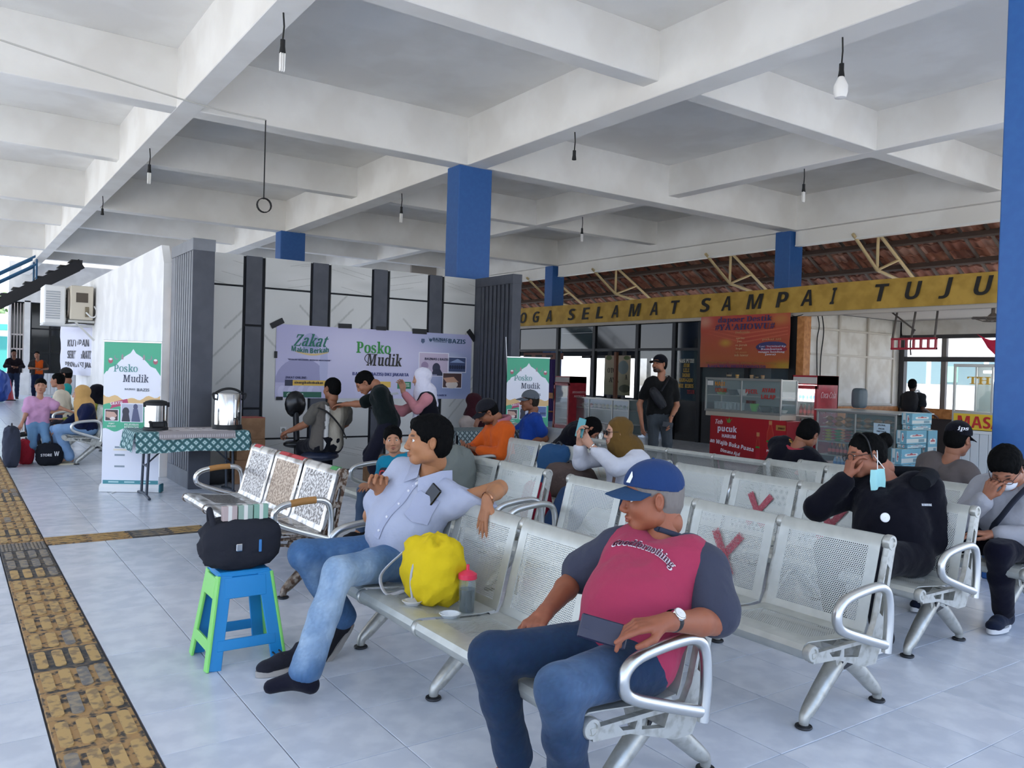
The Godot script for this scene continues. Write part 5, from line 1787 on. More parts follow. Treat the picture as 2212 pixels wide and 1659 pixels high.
	for k in 3: orange.poly([[0.05, 0.2 + 0.06 * k], [0.5, 0.34 + 0.08 * k], [0.98, 0.25 + 0.06 * k], [0.98, 0.27 + 0.06 * k], [0.5, 0.37 + 0.08 * k]], Color("#c25b3c"))
	var ob := thing("orange_menu_banner", "orange and red printed menu banner hung below the yellow banner, above the food cabinet", "banner")
	var ox := facing(Vector3(13.33, 2.19, -10.93), WEST)
	panel("sheet", print_mat("orange_menu", orange), ox, 2.26, 1.08, ob, 0.003, 0.012)
	for l in [["dapoer Destik", "#2f2a5c", 0.03, 0.44, 1.36, 0.15], ["#YA'AHOWU#", "#2f2a5c", 0.03, 0.30, 1.5, 0.12], ["Indomie", "#c98f62", 0.0, 0.19, 0.36, 0.05], ["sprite", "#d4a77a", -0.05, 0.06, 0.22, 0.05], ["jus", "#d4a77a", -0.07, -0.0, 0.12, 0.05], ["es jeruk", "#d4a77a", -0.02, -0.08, 0.3, 0.05], ["kopi", "#d4a77a", -0.08, -0.15, 0.16, 0.05], ["teh manis", "#c07a48", -0.02, -0.22, 0.3, 0.045], ["teh tawar", "#d4a77a", -0.01, -0.28, 0.36, 0.05], ["pakai ati", "#c98f62", 0.72, 0.03, 0.45, 0.05], ["Loc: Terminal Kp", "#d0c8dc", 0.74, -0.11, 0.62, 0.045], ["Rambutan", "#d0c8dc", 0.72, -0.16, 0.5, 0.045], ["tunggu bandung", "#e8dfe6", 0.72, -0.22, 0.62, 0.045], ["jawa)", "#e8dfe6", 0.7, -0.27, 0.25, 0.045], ["pesanan begor, balung, gulung, sharin cutting", "#a8793a", -0.05, -0.44, 1.8, 0.05], ["kart.WA: 085210686358", "#56386a", -0.15, -0.51, 1.5, 0.06]]:
		words("lettering", l[0], l[1], ob, ox * Transform3D(Basis.IDENTITY, Vector3(0, 0, 0.014)), l[2], l[3], l[4], l[5], "Droid Serif", true, 0.1)

func right_shop() -> void:
	var cream := tri_mat("old_cream", noise_tex(46, 0.01, Color("#d9d3c6"), Color("#e8e4da")), 0.7, 0.8, 0.0, true)
	var w := struct("wall_stall_left", mb().span(Vector3(13.7, 0, -9.72), Vector3(16.9, 2.76, -9.63)), cream, "cream hardboard stall wall with battens")
	for r in [[0.99, 1.94], [1.96, 2.43]]:
		for c in [[13.72, 14.62], [14.66, 15.62], [15.68, 16.6]]:
			obj("board", mb().span(Vector3(c[0], r[0], -9.635), Vector3(c[1], r[1], -9.615), 0.003), cream, w)
	for x in [14.64, 15.65, 16.62]: obj("batten", mb().span(Vector3(x - 0.025, 0.95, -9.63), Vector3(x + 0.025, 2.76, -9.585), 0.003), hexmat("#c9c1b2"), w)
	for y in [0.97, 1.95, 2.45]: obj("batten", mb().span(Vector3(13.7, y - 0.02, -9.63), Vector3(16.64, y + 0.02, -9.59), 0.003), hexmat("#cfc8ba"), w)
	obj("dado", mb().span(Vector3(13.7, 0.0, -9.63), Vector3(16.9, 0.93, -9.605)), mats.wood_orange, w)
	var bp := struct("trim_1", mb().span(Vector3(13.45, 0, -9.9), Vector3(13.62, 2.76, -9.74)), mats.black, "black post between the glass shop and the open stall")
	struct("trim_2", mb().span(Vector3(13.45, 0, -9.735), Vector3(13.66, 2.76, -9.57), 0.004), mats.wood_orange, "orange wooden post at the corner of the open stall")
	# back wall with the bright window
	var b := mb()
	b.span(Vector3(16.9, 2.42, -9.7), Vector3(17.0, 2.76, -1.5))
	b.span(Vector3(16.9, 0, -9.7), Vector3(17.0, 0.92, -1.5))
	b.span(Vector3(16.9, 0, -9.7), Vector3(17.0, 2.5, -9.58))
	struct("wall_stall_back", b, cream)
	struct("wall_stall_right", mb().span(Vector3(13.6, 0, -1.6), Vector3(17, 2.76, -1.5)), cream)
	var dk := hexmat("#3c3a3c", 0.5)
	var f := struct("window_4", mb().span(Vector3(16.88, 1.9, -9.6), Vector3(16.98, 2.0, -1.6)), dk, "bright back window of the stall")
	obj("frame", mb().span(Vector3(16.86, 0.9, -9.6), Vector3(16.99, 2.44, -9.5)), dk, f)
	for z in [-8.68, -7.2, -5.5]: obj("frame", mb().span(Vector3(16.9, 0.9, z - 0.05), Vector3(16.98, 2.44, z + 0.05)), hexmat("#77716d"), f)
	obj("frame", mb().span(Vector3(16.88, 2.38, -9.6), Vector3(16.99, 2.46, -1.6)), dk, f)
	obj("sill_board", mb().span(Vector3(16.8, 0.72, -9.5), Vector3(16.99, 0.92, -1.6)), mats.wood_orange, f)
	obj("dark_board", mb().span(Vector3(16.85, 0.0, -9.5), Vector3(16.9, 0.72, -1.6)), dk, f)
	# coach parked outside
	var bus := thing("coach", "white coach with tinted windows parked outside behind the stall window", "bus", Vector3(27, -0.2, -12))
	obj("body", mb().box(Vector3(0, 1.75, 0), Vector3(2.5, 2.9, 11), Basis.IDENTITY, 0.15), hexmat("#f2f2f2", 0.3), bus)
	for k in 6: obj("window", mb().box(Vector3(-1.26, 2.05, -4.3 + 1.75 * k), Vector3(0.03, 0.85, 1.6), Basis.IDENTITY, 0.01), hexmat("#7d9599", 0.1), bus)
	obj("curtain", mb().box(Vector3(-1.29, 1.95, -0.95), Vector3(0.02, 0.5, 0.4)), hexmat("#8fd0b0", 0.7), bus)
	for z in [-3.8, 3.8]: obj("wheel", mb().lathe([Vector2(0.001, 0), Vector2(0.5, 0), Vector2(0.52, 0.1), Vector2(0.5, 0.28), Vector2(0.001, 0.28)], 20, Transform3D(Basis(Vector3.BACK, PI / 2), Vector3(-1.0, 0.52, z))), mats.black, bus)
	fridge("cola_fridge", "red cola fridge with white script on its dusty side, beside the snack counter", Vector3(11.9, 0, -8.44), 0.52, 0.6, 1.52, [["Coca-Cola", 1.2, 0.42, 0.11], ["teguk senangnya", 0.9, 0.46, 0.05]], true)
	var rr := [["#6d2020", "#b4342c", 0.58], ["#7c1d1d", "#2a1d1d", 0.83], ["#8fb7d6", "#3f86c4", 1.08]]
	for k in 3:
		var at := []
		for j in 5: at.append(Vector3(12.1, rr[k][2], -8.62 + 0.08 * j))
		row_of(bottle(0.2, 0.032, rr[k][0], rr[k][1]), "drink_bottle", ["dark red bottle on the cola fridge's lowest lit shelf", "dark cola bottle on the cola fridge's middle shelf", "clear blue-labelled bottle on the cola fridge's top shelf"][k], "bottle", ["lowest bottles in the cola fridge", "middle bottles in the cola fridge", "top bottles in the cola fridge"][k], at)
	# snack counter
	var c := thing("snack_counter", "long glass snack counter stacked with bread, sachets and bottles", "counter")
	case_frame(c, 11.5, 12.3, -7.88, -6.57, 0.08, 0.96, [0.26, 0.47, 0.70], [-7.22])
	obj("top_board", mb().span(Vector3(11.46, 0.965, -7.92), Vector3(12.45, 0.985, -6.5), 0.004), hexmat("#c4c3be", 0.3, 0.5), c)
	obj("notice", mb().box(Vector3(11.488, 0.74, -6.78), Vector3(0.004, 0.17, 0.26)), hexmat("#b9cdd8"), c)
	var nx := facing(Vector3(11.486, 0.74, -6.78), WEST)
	for l in [["JUAL", 0.055, 0.13, 0.03], ["PULSA", 0.005, 0.09, 0.02], ["PAKET DATA", -0.035, 0.15, 0.018]]: words("lettering", l[0], "#2c3440", c, nx, 0, l[1], l[2], l[3])
	var put_at := []
	for k in 7:
		for j in 2: put_at.append(Vector3(11.65, 0.712 + 0.085 * j, -7.76 + 0.165 * k))
	row_of(packet(0.16, 0.085, 0.14, "#9a6a3c"), "bread_roll", "wrapped brown bread roll on the snack counter's top shelf", "bread", "bread on the counter's top shelf", put_at)
	var kinds := [["#b6ad2f", "yellow"], ["#3f8a4e", "green"], ["#9c2f33", "red"], ["#a08a2e", "ochre"]]
	for k in 4:
		put_at = []
		for j in 4: put_at.append(Vector3(11.62, 0.48 + 0.048 * j, -7.75 + 0.17 * k))
		row_of(packet(0.15, 0.047, 0.12, kinds[k][0]), "sachet_pack", "%s sachet pack stacked on the snack counter's second shelf" % kinds[k][1], "snack", "%s sachet packs" % kinds[k][1], put_at)
	put_at = []
	for k in 5: put_at.append(Vector3(11.62, 0.27, -7.72 + 0.068 * k))
	row_of(bottle(0.185, 0.03, "#6d2a24", "#3a1a18"), "soda_bottle", "dark red bottle on the snack counter's third shelf", "bottle", "red bottles in the snack counter", put_at)
	put_at = []
	for k in 4: put_at.append(Vector3(11.62, 0.27, -7.36 + 0.068 * k))
	row_of(bottle(0.185, 0.03, "#b97f36", "#c98f3a"), "tea_bottle", "amber bottle on the snack counter's third shelf", "bottle", "amber bottles in the snack counter", put_at)
	put_at = []
	for k in 6: put_at.append(Vector3(11.62, 0.092, -7.62 + 0.065 * k))
	row_of(bottle(0.15, 0.03, "#8fb7d6", "#3f86c4"), "water_bottle", "clear water bottle on the snack counter's bottom shelf", "bottle", "water bottles in the snack counter", put_at)
	# blue and white water cartons stacked at the end of the counter
	var p := Paint.new(128, 96, Color("#6fa6b8"))
	p.box(0, 0.62, 1, 0.3, Color("#c3cbc8"))
	p.box(0.6, 0.66, 0.3, 0.22, Color("#6f8f9a"))
	p.poly([[0.2, 0.3], [0.8, 0.3], [0.86, 0.4], [0.8, 0.5], [0.2, 0.5], [0.14, 0.4]], Color("#d7dcd8"))
	p.poly([[0.25, 0.42], [0.3, 0.34], [0.4, 0.36], [0.5, 0.26], [0.6, 0.36], [0.7, 0.33], [0.76, 0.42]], Color("#b0565a"))
	var cm := print_mat("water_carton", p, 0.6)
	for k in 7:
		var q: Array = [[11.80, 0.83, 0.54, 0.17], [11.80, 0.755, 0.5, 0.07], [11.67, 0.55, 0.54, 0.2], [11.68, 0.49, 0.5, 0.055], [11.54, 0.26, 0.52, 0.225], [11.55, 0.0, 0.5, 0.255], [12.12, 0.34, 0.26, 0.4]][k]
		var t := thing("water_carton", ["topmost blue water carton in the stack at the counter's end", "flat blue carton just under the topmost water carton", "blue water carton at mid-height of the counter's end stack", "flat blue carton squeezed at the middle of the carton stack", "blue water carton low in the stack behind the masked woman", "bottom blue carton standing on the floor under the stack", "tall blue carton standing right of the water carton stack"][k], "box", Vector3(q[0], q[1], -6.42))
		obj("body", mb().box(Vector3(0, q[3] / 2, 0), Vector3(q[2], q[3], 0.16), Basis.IDENTITY, 0.003), mats.carton if false else cm, t)
		obj("tape", mb().box(Vector3(0, q[3] + 0.001, 0), Vector3(q[2] * 1.002, 0.002, 0.03)), hexmat("#c9c4b4", 0.4), t)
	# noodle stall
	var m := thing("noodle_stall", "aluminium glass food stall with a yellow sign and red capitals by the right column", "stall")
	case_frame(m, 11.3, 11.9, -5.64, -4.6, 1.06, 1.70, [], [-5.15])
	for z in [-5.64, -4.6]: obj("leg", mb().span(Vector3(11.285, 0, z - 0.015), Vector3(11.315, 1.06, z + 0.015)), hexmat("#a9a8a2", 0.35, 0.7), m)
	obj("sign_board", mb().span(Vector3(11.26, 0.84, -5.62), Vector3(11.285, 1.05, -4.6), 0.003), hexmat("#d8b52c", 0.5), m)
	words("lettering", "MASAKAN", "#b01c1c", m, facing(Vector3(11.257, 0.945, -5.07), WEST), 0, 0, 0.98, 0.155)
	obj("lower_rail", mb().span(Vector3(11.27, 0.79, -5.62), Vector3(11.3, 0.83, -4.6)), hexmat("#d4d6d4", 0.4), m)
	for k in 9: obj("lower_board", mb().span(Vector3(11.28, 0.1, -5.62 + 0.113 * k), Vector3(11.3, 0.79, -5.515 + 0.113 * k), 0.004), hexmat("#c7ccce", 0.5), m)
	words("letter_sticker", "TH", "#c79a35", m, facing(Vector3(11.29, 1.5, -5.32), WEST), 0, 0, 0.3, 0.1, "Droid Serif")
	var e := mat("tube_glow", Color.WHITE, 0.5)
	e.emission_enabled = true
	e.emission = Color(1, 0.98, 0.95)
	e.emission_energy_multiplier = 2.0
	obj("lamp_tube", mb().tube([Vector3(11.5, 1.62, -5.36), Vector3(11.5, 1.62, -4.8)], 0.02, 8), e, m)
	var l := OmniLight3D.new()
	l.name = "stall_lamp"
	l.position = Vector3(11.5, 1.57, -5.08)
	l.light_energy = 0.4
	l.light_size = 0.1
	l.omni_range = 30.0
	l.omni_attenuation = 2.0
	l.shadow_enabled = true
	m.add_child(l)
	# hanging red bottle crate frame, fan, red cloth
	var rk := thing("hanging_rack", "red plastic rack of slots hung from rods under the stall ceiling", "rack")
	var red := hexmat("#b0263a", 0.5)
	for y in [2.07, 2.25]: obj("rail", mb().span(Vector3(14.46, y - 0.018, -8.42), Vector3(14.54, y + 0.018, -7.58), 0.004), red, rk)
	for k in 7: obj("slat", mb().span(Vector3(14.47, 2.05, -8.42 + 0.135 * k), Vector3(14.53, 2.27, -8.39 + 0.135 * k), 0.004), red, rk)
	for q in [[-8.41, -8.33], [-8.05, -7.98], [-7.62, -7.58]]: obj("rod", mb().tube([Vector3(14.5, 2.26, q[0]), Vector3(14.5, 2.78, q[1])], 0.02, 8), hexmat("#5a524c"), rk)
	obj("rod", mb().tube([Vector3(14.5, 2.76, -8.45), Vector3(14.5, 2.4, -7.98)], 0.015, 8), hexmat("#5a524c"), rk)
	obj("hook", mb().tube(curve([Vector3(14.5, 2.4, -8.0), Vector3(14.48, 2.2, -8.05), Vector3(14.47, 1.95, -8.03)], 5), 0.014, 6), hexmat("#5a524c"), rk)
	var fan := thing("ceiling_fan", "dusty brown wire-caged fan under the stall ceiling by the right column", "fan", Vector3(13.75, 2.52, -6.3))
	var br := hexmat("#6b5f55", 0.7)
	obj("rod", mb().tube([Vector3(0, 0.02, 0), Vector3(0, 0.24, 0)], 0.03, 8), br, fan)
	obj("motor", mb().lathe([Vector2(0.001, -0.04), Vector2(0.07, -0.03), Vector2(0.08, 0.03), Vector2(0.03, 0.08)], 14), br, fan)
	for k in 3: obj("blade", mb().box(Vector3(0.17, 0, 0), Vector3(0.24, 0.012, 0.1), Basis(Vector3.RIGHT, 0.3), 0.004), br, fan, Transform3D(Basis(Vector3.UP, k * TAU / 3), Vector3.ZERO))
	for q in [0.15, 0.3]:
		var cc := []
		for k in 25: cc.append(Vector3(q * cos(k * TAU / 24), -0.05 if q < 0.2 else 0.0, q * sin(k * TAU / 24)))
		obj("cage_ring", mb().tube(cc, 0.007, 5), br, fan)
	for k in 8: obj("cage_wire", mb().tube([Vector3(0, -0.06, 0), Vector3(0.15 * cos(k * PI / 4), -0.05, 0.15 * sin(k * PI / 4)), Vector3(0.3 * cos(k * PI / 4), 0, 0.3 * sin(k * PI / 4))], 0.005, 5), br, fan)
	var rc := []
	for a in 7:
		var r := []
		for k in 9:
			var t := k / 8.0
			r.append(Vector3(12.5 + 0.04 * sin(a * 1.5 + t * 5), 2.2 - 0.42 * a / 6.0 - 0.1 * sin(t * PI), -5.95 + 0.06 * a + 0.45 * t * (1.0 - a / 9.0)))
		rc.append(r)
	tag(obj("red_cloth", mb().grid(rc), hexmat("#c22040", 0.8)), "bright red cloth draped at the right column's edge above the food stall", "cloth")
	var wi := thing("hanging_cables", "dark cables hanging down the cream stall wall above the cola fridge", "cable")
	obj("cable", mb().tube(curve([Vector3(13.8, 2.75, -9.55), Vector3(13.9, 2.5, -9.56), Vector3(13.86, 2.2, -9.57), Vector3(13.9, 1.5, -9.57)], 5), 0.012, 6), mats.wire_black, wi)
	obj("cable", mb().tube(curve([Vector3(13.95, 2.75, -9.55), Vector3(14.05, 2.4, -9.56), Vector3(14.0, 1.9, -9.57), Vector3(14.0, 1.4, -9.57)], 5), 0.012, 6), mats.wire_black, wi)
	obj("cable", mb().tube(curve([Vector3(13.45, 2.7, -9.9), Vector3(13.42, 2.66, -9.75), Vector3(13.45, 2.72, -9.5)], 5), 0.008, 6), mats.wire_black, wi)
	var pr := thing("blue_grey_bin", "grey-blue plastic jar holder standing on the counter by the cola fridge", "container", Vector3(12.6, 0.99, -7.85))
	blob("body", Vector3(0.11, 0.17, 0.1), hexmat("#5d6a70", 0.5), pr, 0.17, 3, 5.0, 0.01)

# ------------------------------------------------------------------ waiting-hall benches: seats look towards local -x, run along z
func perforated(key: String, hexa: String, rough: float, metal: float) -> StandardMaterial3D:
	if mats.has(key): return mats[key]
	var im := Image.create_empty(48, 84, false, Image.FORMAT_RGBA8)
	for y in 84:
		for x in 48:
			var d := 99.0
			for q in [[24, 21], [0, 63], [48, 63]]: d = minf(d, Vector2(x + 0.5 - q[0], y + 0.5 - q[1]).length())
			im.set_pixel(x, y, Color(1, 1, 1, clampf((d - 13.5) * 0.5 + 0.5, 0, 1)))
	var m := mat(key, Color(hexa), rough, metal)
	m.albedo_texture = ImageTexture.create_from_image(im)
	m.transparency = BaseMaterial3D.TRANSPARENCY_ALPHA_SCISSOR
	m.alpha_scissor_threshold = 0.5
	return m

func worn(key: String, seed_: int, c0: String, c1: String) -> StandardMaterial3D: # flaking seat panel
	return tri_mat(key, noise_tex(seed_, 0.05, Color(c0), Color(c1), 256, 5, 0.40, 0.58), 3.0, 0.4, 0.35)

# profile points: seat from underside of the front roll to the rear, back from foot to top roll
func seat_line() -> PackedVector2Array:
	var p := PackedVector2Array([Vector2(0.055, 0.352), Vector2(0.022, 0.356), Vector2(0.003, 0.372), Vector2(-0.002, 0.394), Vector2(0.010, 0.413), Vector2(0.035, 0.42), Vector2(0.10, 0.415), Vector2(0.22, 0.402), Vector2(0.34, 0.396), Vector2(0.41, 0.40)])
	return p

func back_line() -> PackedVector2Array:
	return PackedVector2Array([Vector2(0.415, 0.395), Vector2(0.43, 0.43), Vector2(0.46, 0.55), Vector2(0.49, 0.66), Vector2(0.512, 0.745), Vector2(0.522, 0.775), Vector2(0.54, 0.792), Vector2(0.562, 0.79), Vector2(0.575, 0.77), Vector2(0.572, 0.75)])

func cut(line: PackedVector2Array, a: int, b: int) -> PackedVector2Array:
	return line.slice(a, b + 1)

func strip_uv(line: PackedVector2Array, z0: float, z1: float) -> MB: # one sheet of a perforated panel, uv by length
	var m := mb()
	var rows := []
	var run := 0.0
	var lens := []
	for k in line.size():
		if k > 0: run += line[k].distance_to(line[k - 1])
		lens.append(run)
		var r := []
		for j in 3: r.append(Vector3(line[k].x, line[k].y, lerpf(z0, z1, j / 2.0)))
		rows.append(r)
	m.grid(rows, false, Vector2.ONE, true)
	for k in line.size():
		for j in 3: m.u[k * 3 + j] = Vector2((z1 - z0) * j / 2.0 / 0.0095, lens[k] / 0.0166)
	return m

var bench_parts := {}
func bench_shapes(w: float) -> Dictionary:
	if bench_parts.has(w): return bench_parts[w]
	var d := {}
	var sl := seat_line()
	var bl := back_line()
	var e := 0.05
	var idt := Transform3D(Basis.IDENTITY, Vector3(0, 0, -w / 2))
	var side := Transform3D(Basis.IDENTITY, Vector3(0, 0, w / 2 - e))
	d.seat = mb().sheet(sl, 0.004, e, idt).sheet(sl, 0.004, e, side).sheet(cut(sl, 0, 6), 0.004, w - 2 * e, Transform3D(Basis.IDENTITY, Vector3(0, 0, -w / 2 + e))).sheet(cut(sl, 8, 9), 0.004, w - 2 * e, Transform3D(Basis.IDENTITY, Vector3(0, 0, -w / 2 + e))).done()
	d.seat_panel = strip_uv(cut(sl, 6, 8), -w / 2 + e, w / 2 - e).done()
	d.back = mb().sheet(bl, 0.004, e, idt).sheet(bl, 0.004, e, side).sheet(cut(bl, 0, 1), 0.004, w - 2 * e, Transform3D(Basis.IDENTITY, Vector3(0, 0, -w / 2 + e))).sheet(cut(bl, 4, 9), 0.004, w - 2 * e, Transform3D(Basis.IDENTITY, Vector3(0, 0, -w / 2 + e))).done()
	d.back_panel = strip_uv(cut(bl, 1, 4), -w / 2 + e, w / 2 - e).done()
	# cast side frames that carry seat and back, with end bosses
	var f := mb()
	var q := [Vector2(0.02, 0.385), Vector2(0.42, 0.385), Vector2(0.45, 0.44), Vector2(0.53, 0.75), Vector2(0.58, 0.75), Vector2(0.535, 0.55), Vector2(0.505, 0.36), Vector2(0.46, 0.27), Vector2(0.38, 0.27), Vector2(0.18, 0.335), Vector2(0.03, 0.345)]
	var holes := [[Vector2(0.13, 0.372), Vector2(0.21, 0.37), Vector2(0.20, 0.345), Vector2(0.15, 0.352)], [Vector2(0.23, 0.37), Vector2(0.35, 0.368), Vector2(0.33, 0.32), Vector2(0.23, 0.337)], [Vector2(0.475, 0.48), Vector2(0.49, 0.55), Vector2(0.515, 0.55), Vector2(0.50, 0.46)], [Vector2(0.497, 0.585), Vector2(0.52, 0.68), Vector2(0.538, 0.66), Vector2(0.522, 0.585)]]
	var csg := PackedVector2Array(q)
	# cut the slots by bridging: the outline is split into bands round each hole
	var pieces := [csg]
	for h in holes:
		var hp := PackedVector2Array(h)
		var nx := []
		for pc in pieces:
			var mid := (hp[0] + hp[1] + hp[2] + hp[3]) / 4.0
			var big := 2.0
			var left := PackedVector2Array([Vector2(mid.x - big, mid.y - big), Vector2(mid.x, mid.y - big), Vector2(mid.x, mid.y + big), Vector2(mid.x - big, mid.y + big)])
			var right := PackedVector2Array([Vector2(mid.x, mid.y - big), Vector2(mid.x + big, mid.y - big), Vector2(mid.x + big, mid.y + big), Vector2(mid.x, mid.y + big)])
			if Geometry2D.intersect_polygons(pc, hp).is_empty():
				nx.append(pc)
				continue
			for half in [left, right]:
				for part in Geometry2D.intersect_polygons(pc, half):
					for rest in Geometry2D.clip_polygons(part, hp): nx.append(rest)
		pieces = nx
	for pc in pieces: f.prism(pc, 0.026, Transform3D(Basis.IDENTITY, Vector3(0, 0, -0.013)))
	for b in [Vector3(0.025, 0.385, 0), Vector3(0.552, 0.765, 0)]:
		f.lathe([Vector2(0.001, -0.016), Vector2(0.03, -0.016), Vector2(0.033, -0.01), Vector2(0.033, 0.01), Vector2(0.03, 0.016), Vector2(0.02, 0.016), Vector2(0.018, 0.011), Vector2(0.001, 0.011)], 18, Transform3D(Basis(Vector3.RIGHT, PI / 2), b))
	d.frame = f.done()
	d.leg_hub = mb().prism(PackedVector2Array([Vector2(0.34, 0.33), Vector2(0.45, 0.40), Vector2(0.52, 0.33), Vector2(0.53, 0.27), Vector2(0.47, 0.22), Vector2(0.38, 0.22)]), 0.06, Transform3D(Basis.IDENTITY, Vector3(0, 0, -0.03))).done()
	d.cover = mb().prism(PackedVector2Array([Vector2(0.445, 0.36), Vector2(0.585, 0.245), Vector2(0.42, 0.215), Vector2(0.40, 0.25)]), 0.075, Transform3D(Basis.IDENTITY, Vector3(0, 0, -0.0375))).done()
	d.front_leg = mb().tube(curve([Vector3(0.44, 0.26, 0), Vector3(0.36, 0.19, 0), Vector3(0.235, 0.075, 0), Vector3(0.205, 0.045, 0), Vector3(0.20, 0.008, 0)], 5), [0.042, 0.041, 0.04, 0.039, 0.038, 0.037, 0.036, 0.035, 0.033, 0.032, 0.03, 0.028, 0.026, 0.025, 0.024, 0.023, 0.022, 0.021, 0.02, 0.019, 0.019], 12).done()
	d.rear_leg = mb().tube(curve([Vector3(0.45, 0.26, 0), Vector3(0.56, 0.19, 0), Vector3(0.70, 0.075, 0), Vector3(0.735, 0.045, 0), Vector3(0.74, 0.008, 0)], 5), [0.042, 0.041, 0.04, 0.039, 0.038, 0.037, 0.036, 0.035, 0.033, 0.032, 0.03, 0.028, 0.026, 0.025, 0.024, 0.023, 0.022, 0.021, 0.02, 0.019, 0.019], 12).done()
	d.foot = mb().lathe([Vector2(0.001, 0), Vector2(0.032, 0), Vector2(0.036, 0.005), Vector2(0.034, 0.011), Vector2(0.016, 0.016), Vector2(0.012, 0.03)], 18).done()
	d.arm = mb().tube(curve([Vector3(0.455, 0.33, 0), Vector3(0.465, 0.45, 0), Vector3(0.455, 0.555, 0), Vector3(0.42, 0.60, 0), Vector3(0.34, 0.612, 0), Vector3(0.18, 0.595, 0), Vector3(0.115, 0.565, 0), Vector3(0.10, 0.52, 0), Vector3(0.13, 0.475, 0), Vector3(0.26, 0.425, 0), Vector3(0.44, 0.365, 0)], 5), 0.02, 10, true, 1.0).done()
	d.wrap = mb().tube(curve([Vector3(0.36, 0.612, 0), Vector3(0.28, 0.609, 0), Vector3(0.2, 0.598, 0)], 4), 0.0225, 10).done()
	bench_parts[w] = d
	return d

# near end at z=0, seats run to -z; legs: z positions; arms: z positions
func bench(called: String, label: String, at: Vector3, turn: float, seats: int, pitch: float, legs: Array, arms: Array, group: String, style := "") -> Node3D:
	var t := thing(called, label, "bench", at, turn, group)
	var d := bench_shapes(pitch - 0.035)
	var paint: Material = mats.bench_paint
	var pan: Material = perforated("perforated", "#b9bbb4", 0.34, 0.4)
	var leg: Material = mats.bench_leg
	if style == "rusty":
		paint = tri_mat("old_chrome", noise_tex(51, 0.02, Color("#8f8a84"), Color("#d9d6d2"), 256, 4, 0.25, 0.45), 1.4, 0.25, 0.7)
		leg = tri_mat("rusty_leg", noise_tex(52, 0.03, Color("#4a3526"), Color("#8d8378"), 256, 4, 0.4, 0.6), 3.0, 0.4, 0.6)
	for k in seats:
		var xf := Transform3D(Basis.IDENTITY, Vector3(0, 0, -pitch * (k + 0.5)))
		var s := inst("seat", d.seat, paint, t, xf)
		var b := inst("backrest", d.back, paint, t, xf)
		if style == "rusty":
			inst("seat_panel", d.seat_panel, worn("worn_seat", 53, "#3b3836", "#7a7470"), s)
			inst("back_panel", d.back_panel, worn("worn_back_%d" % k, 54 + k, "#514a46" if k != 1 else "#6b5137", "#d3d0cc" if k != 1 else "#b9a58e"), b)
		else:
			inst("perforated_panel", d.seat_panel, pan, s)
			inst("perforated_panel", d.back_panel, pan, b)
	for k in seats + 1: inst("side_frame", d.frame, leg if style == "rusty" else mats.bench_leg, t, Transform3D(Basis.IDENTITY, Vector3(0, 0, -pitch * k)))
	obj("beam", mb().box(Vector3(0.42, 0.315, -pitch * seats / 2), Vector3(0.055, 0.075, pitch * seats - 0.03), Basis.IDENTITY, 0.006), leg, t)
	for z in legs:
		var xf := Transform3D(Basis.IDENTITY, Vector3(0, 0, z))
		inst("leg_hub", d.leg_hub, leg, t, xf)
		inst("hub_cover", d.cover, mats.dark_metal, t, xf)
		inst("leg", d.front_leg, leg, t, xf)
		inst("leg", d.rear_leg, leg, t, xf)
		for x in [0.20, 0.74]: inst("foot", d.foot, mats.dark_metal, t, Transform3D(Basis.IDENTITY, Vector3(x, 0, z)))
	for z in arms:
		var am := inst("armrest", d.arm, mats.steel if style != "rusty" else mats.chrome, t, Transform3D(Basis.IDENTITY.scaled(Vector3(1, 1, 1.0)), Vector3(0, 0, z)))
		if style == "rusty": inst("tape_wrap", d.wrap, hexmat("#a8763c", 0.6), am)
	return t

func cross_mark(parent: Node3D, k: int, pitch: float, faint: bool) -> void: # worn red X stuck on the back of seat k
	var key := "red_x%d" % int(faint)
	var im := Image.create_empty(96, 96, false, Image.FORMAT_RGBA8)
	var f := FastNoiseLite.new()
	f.seed = 61 + int(faint)
	f.frequency = 0.09 if not faint else 0.16
	var lim := -0.28 if not faint else -0.02
	for y in 96:
		for x in 96:
			var edge := minf(minf(x, 95 - x), minf(y, 95 - y)) / 9.0
			im.set_pixel(x, y, Color("#a33a48").lerp(Color("#c08088"), clampf(f.get_noise_2d(x + 200, y) + 0.3, 0, 1)) * Color(1, 1, 1, 1.0 if f.get_noise_2d(x, y) + minf(edge, 0.4) > lim + 0.4 else 0.0))
	var m := mat(key, Color.WHITE, 0.6)
	m.albedo_texture = ImageTexture.create_from_image(im)
	m.transparency = BaseMaterial3D.TRANSPARENCY_ALPHA_SCISSOR
	var out := Vector3(-0.965, 0.26, 0).normalized()
	var base := facing(Vector3(0.462, 0.57, -pitch * (k + 0.5)) + out * 0.006, out)
	for s in [-1.0, 1.0]:
		obj("red_stroke", mb().box(Vector3.ZERO, Vector3(0.045, 0.26, 0.002)), m, parent, base * Transform3D(Basis(Vector3.BACK, s * 0.62), Vector3(s * -0.01, 0, s * 0.0012)))

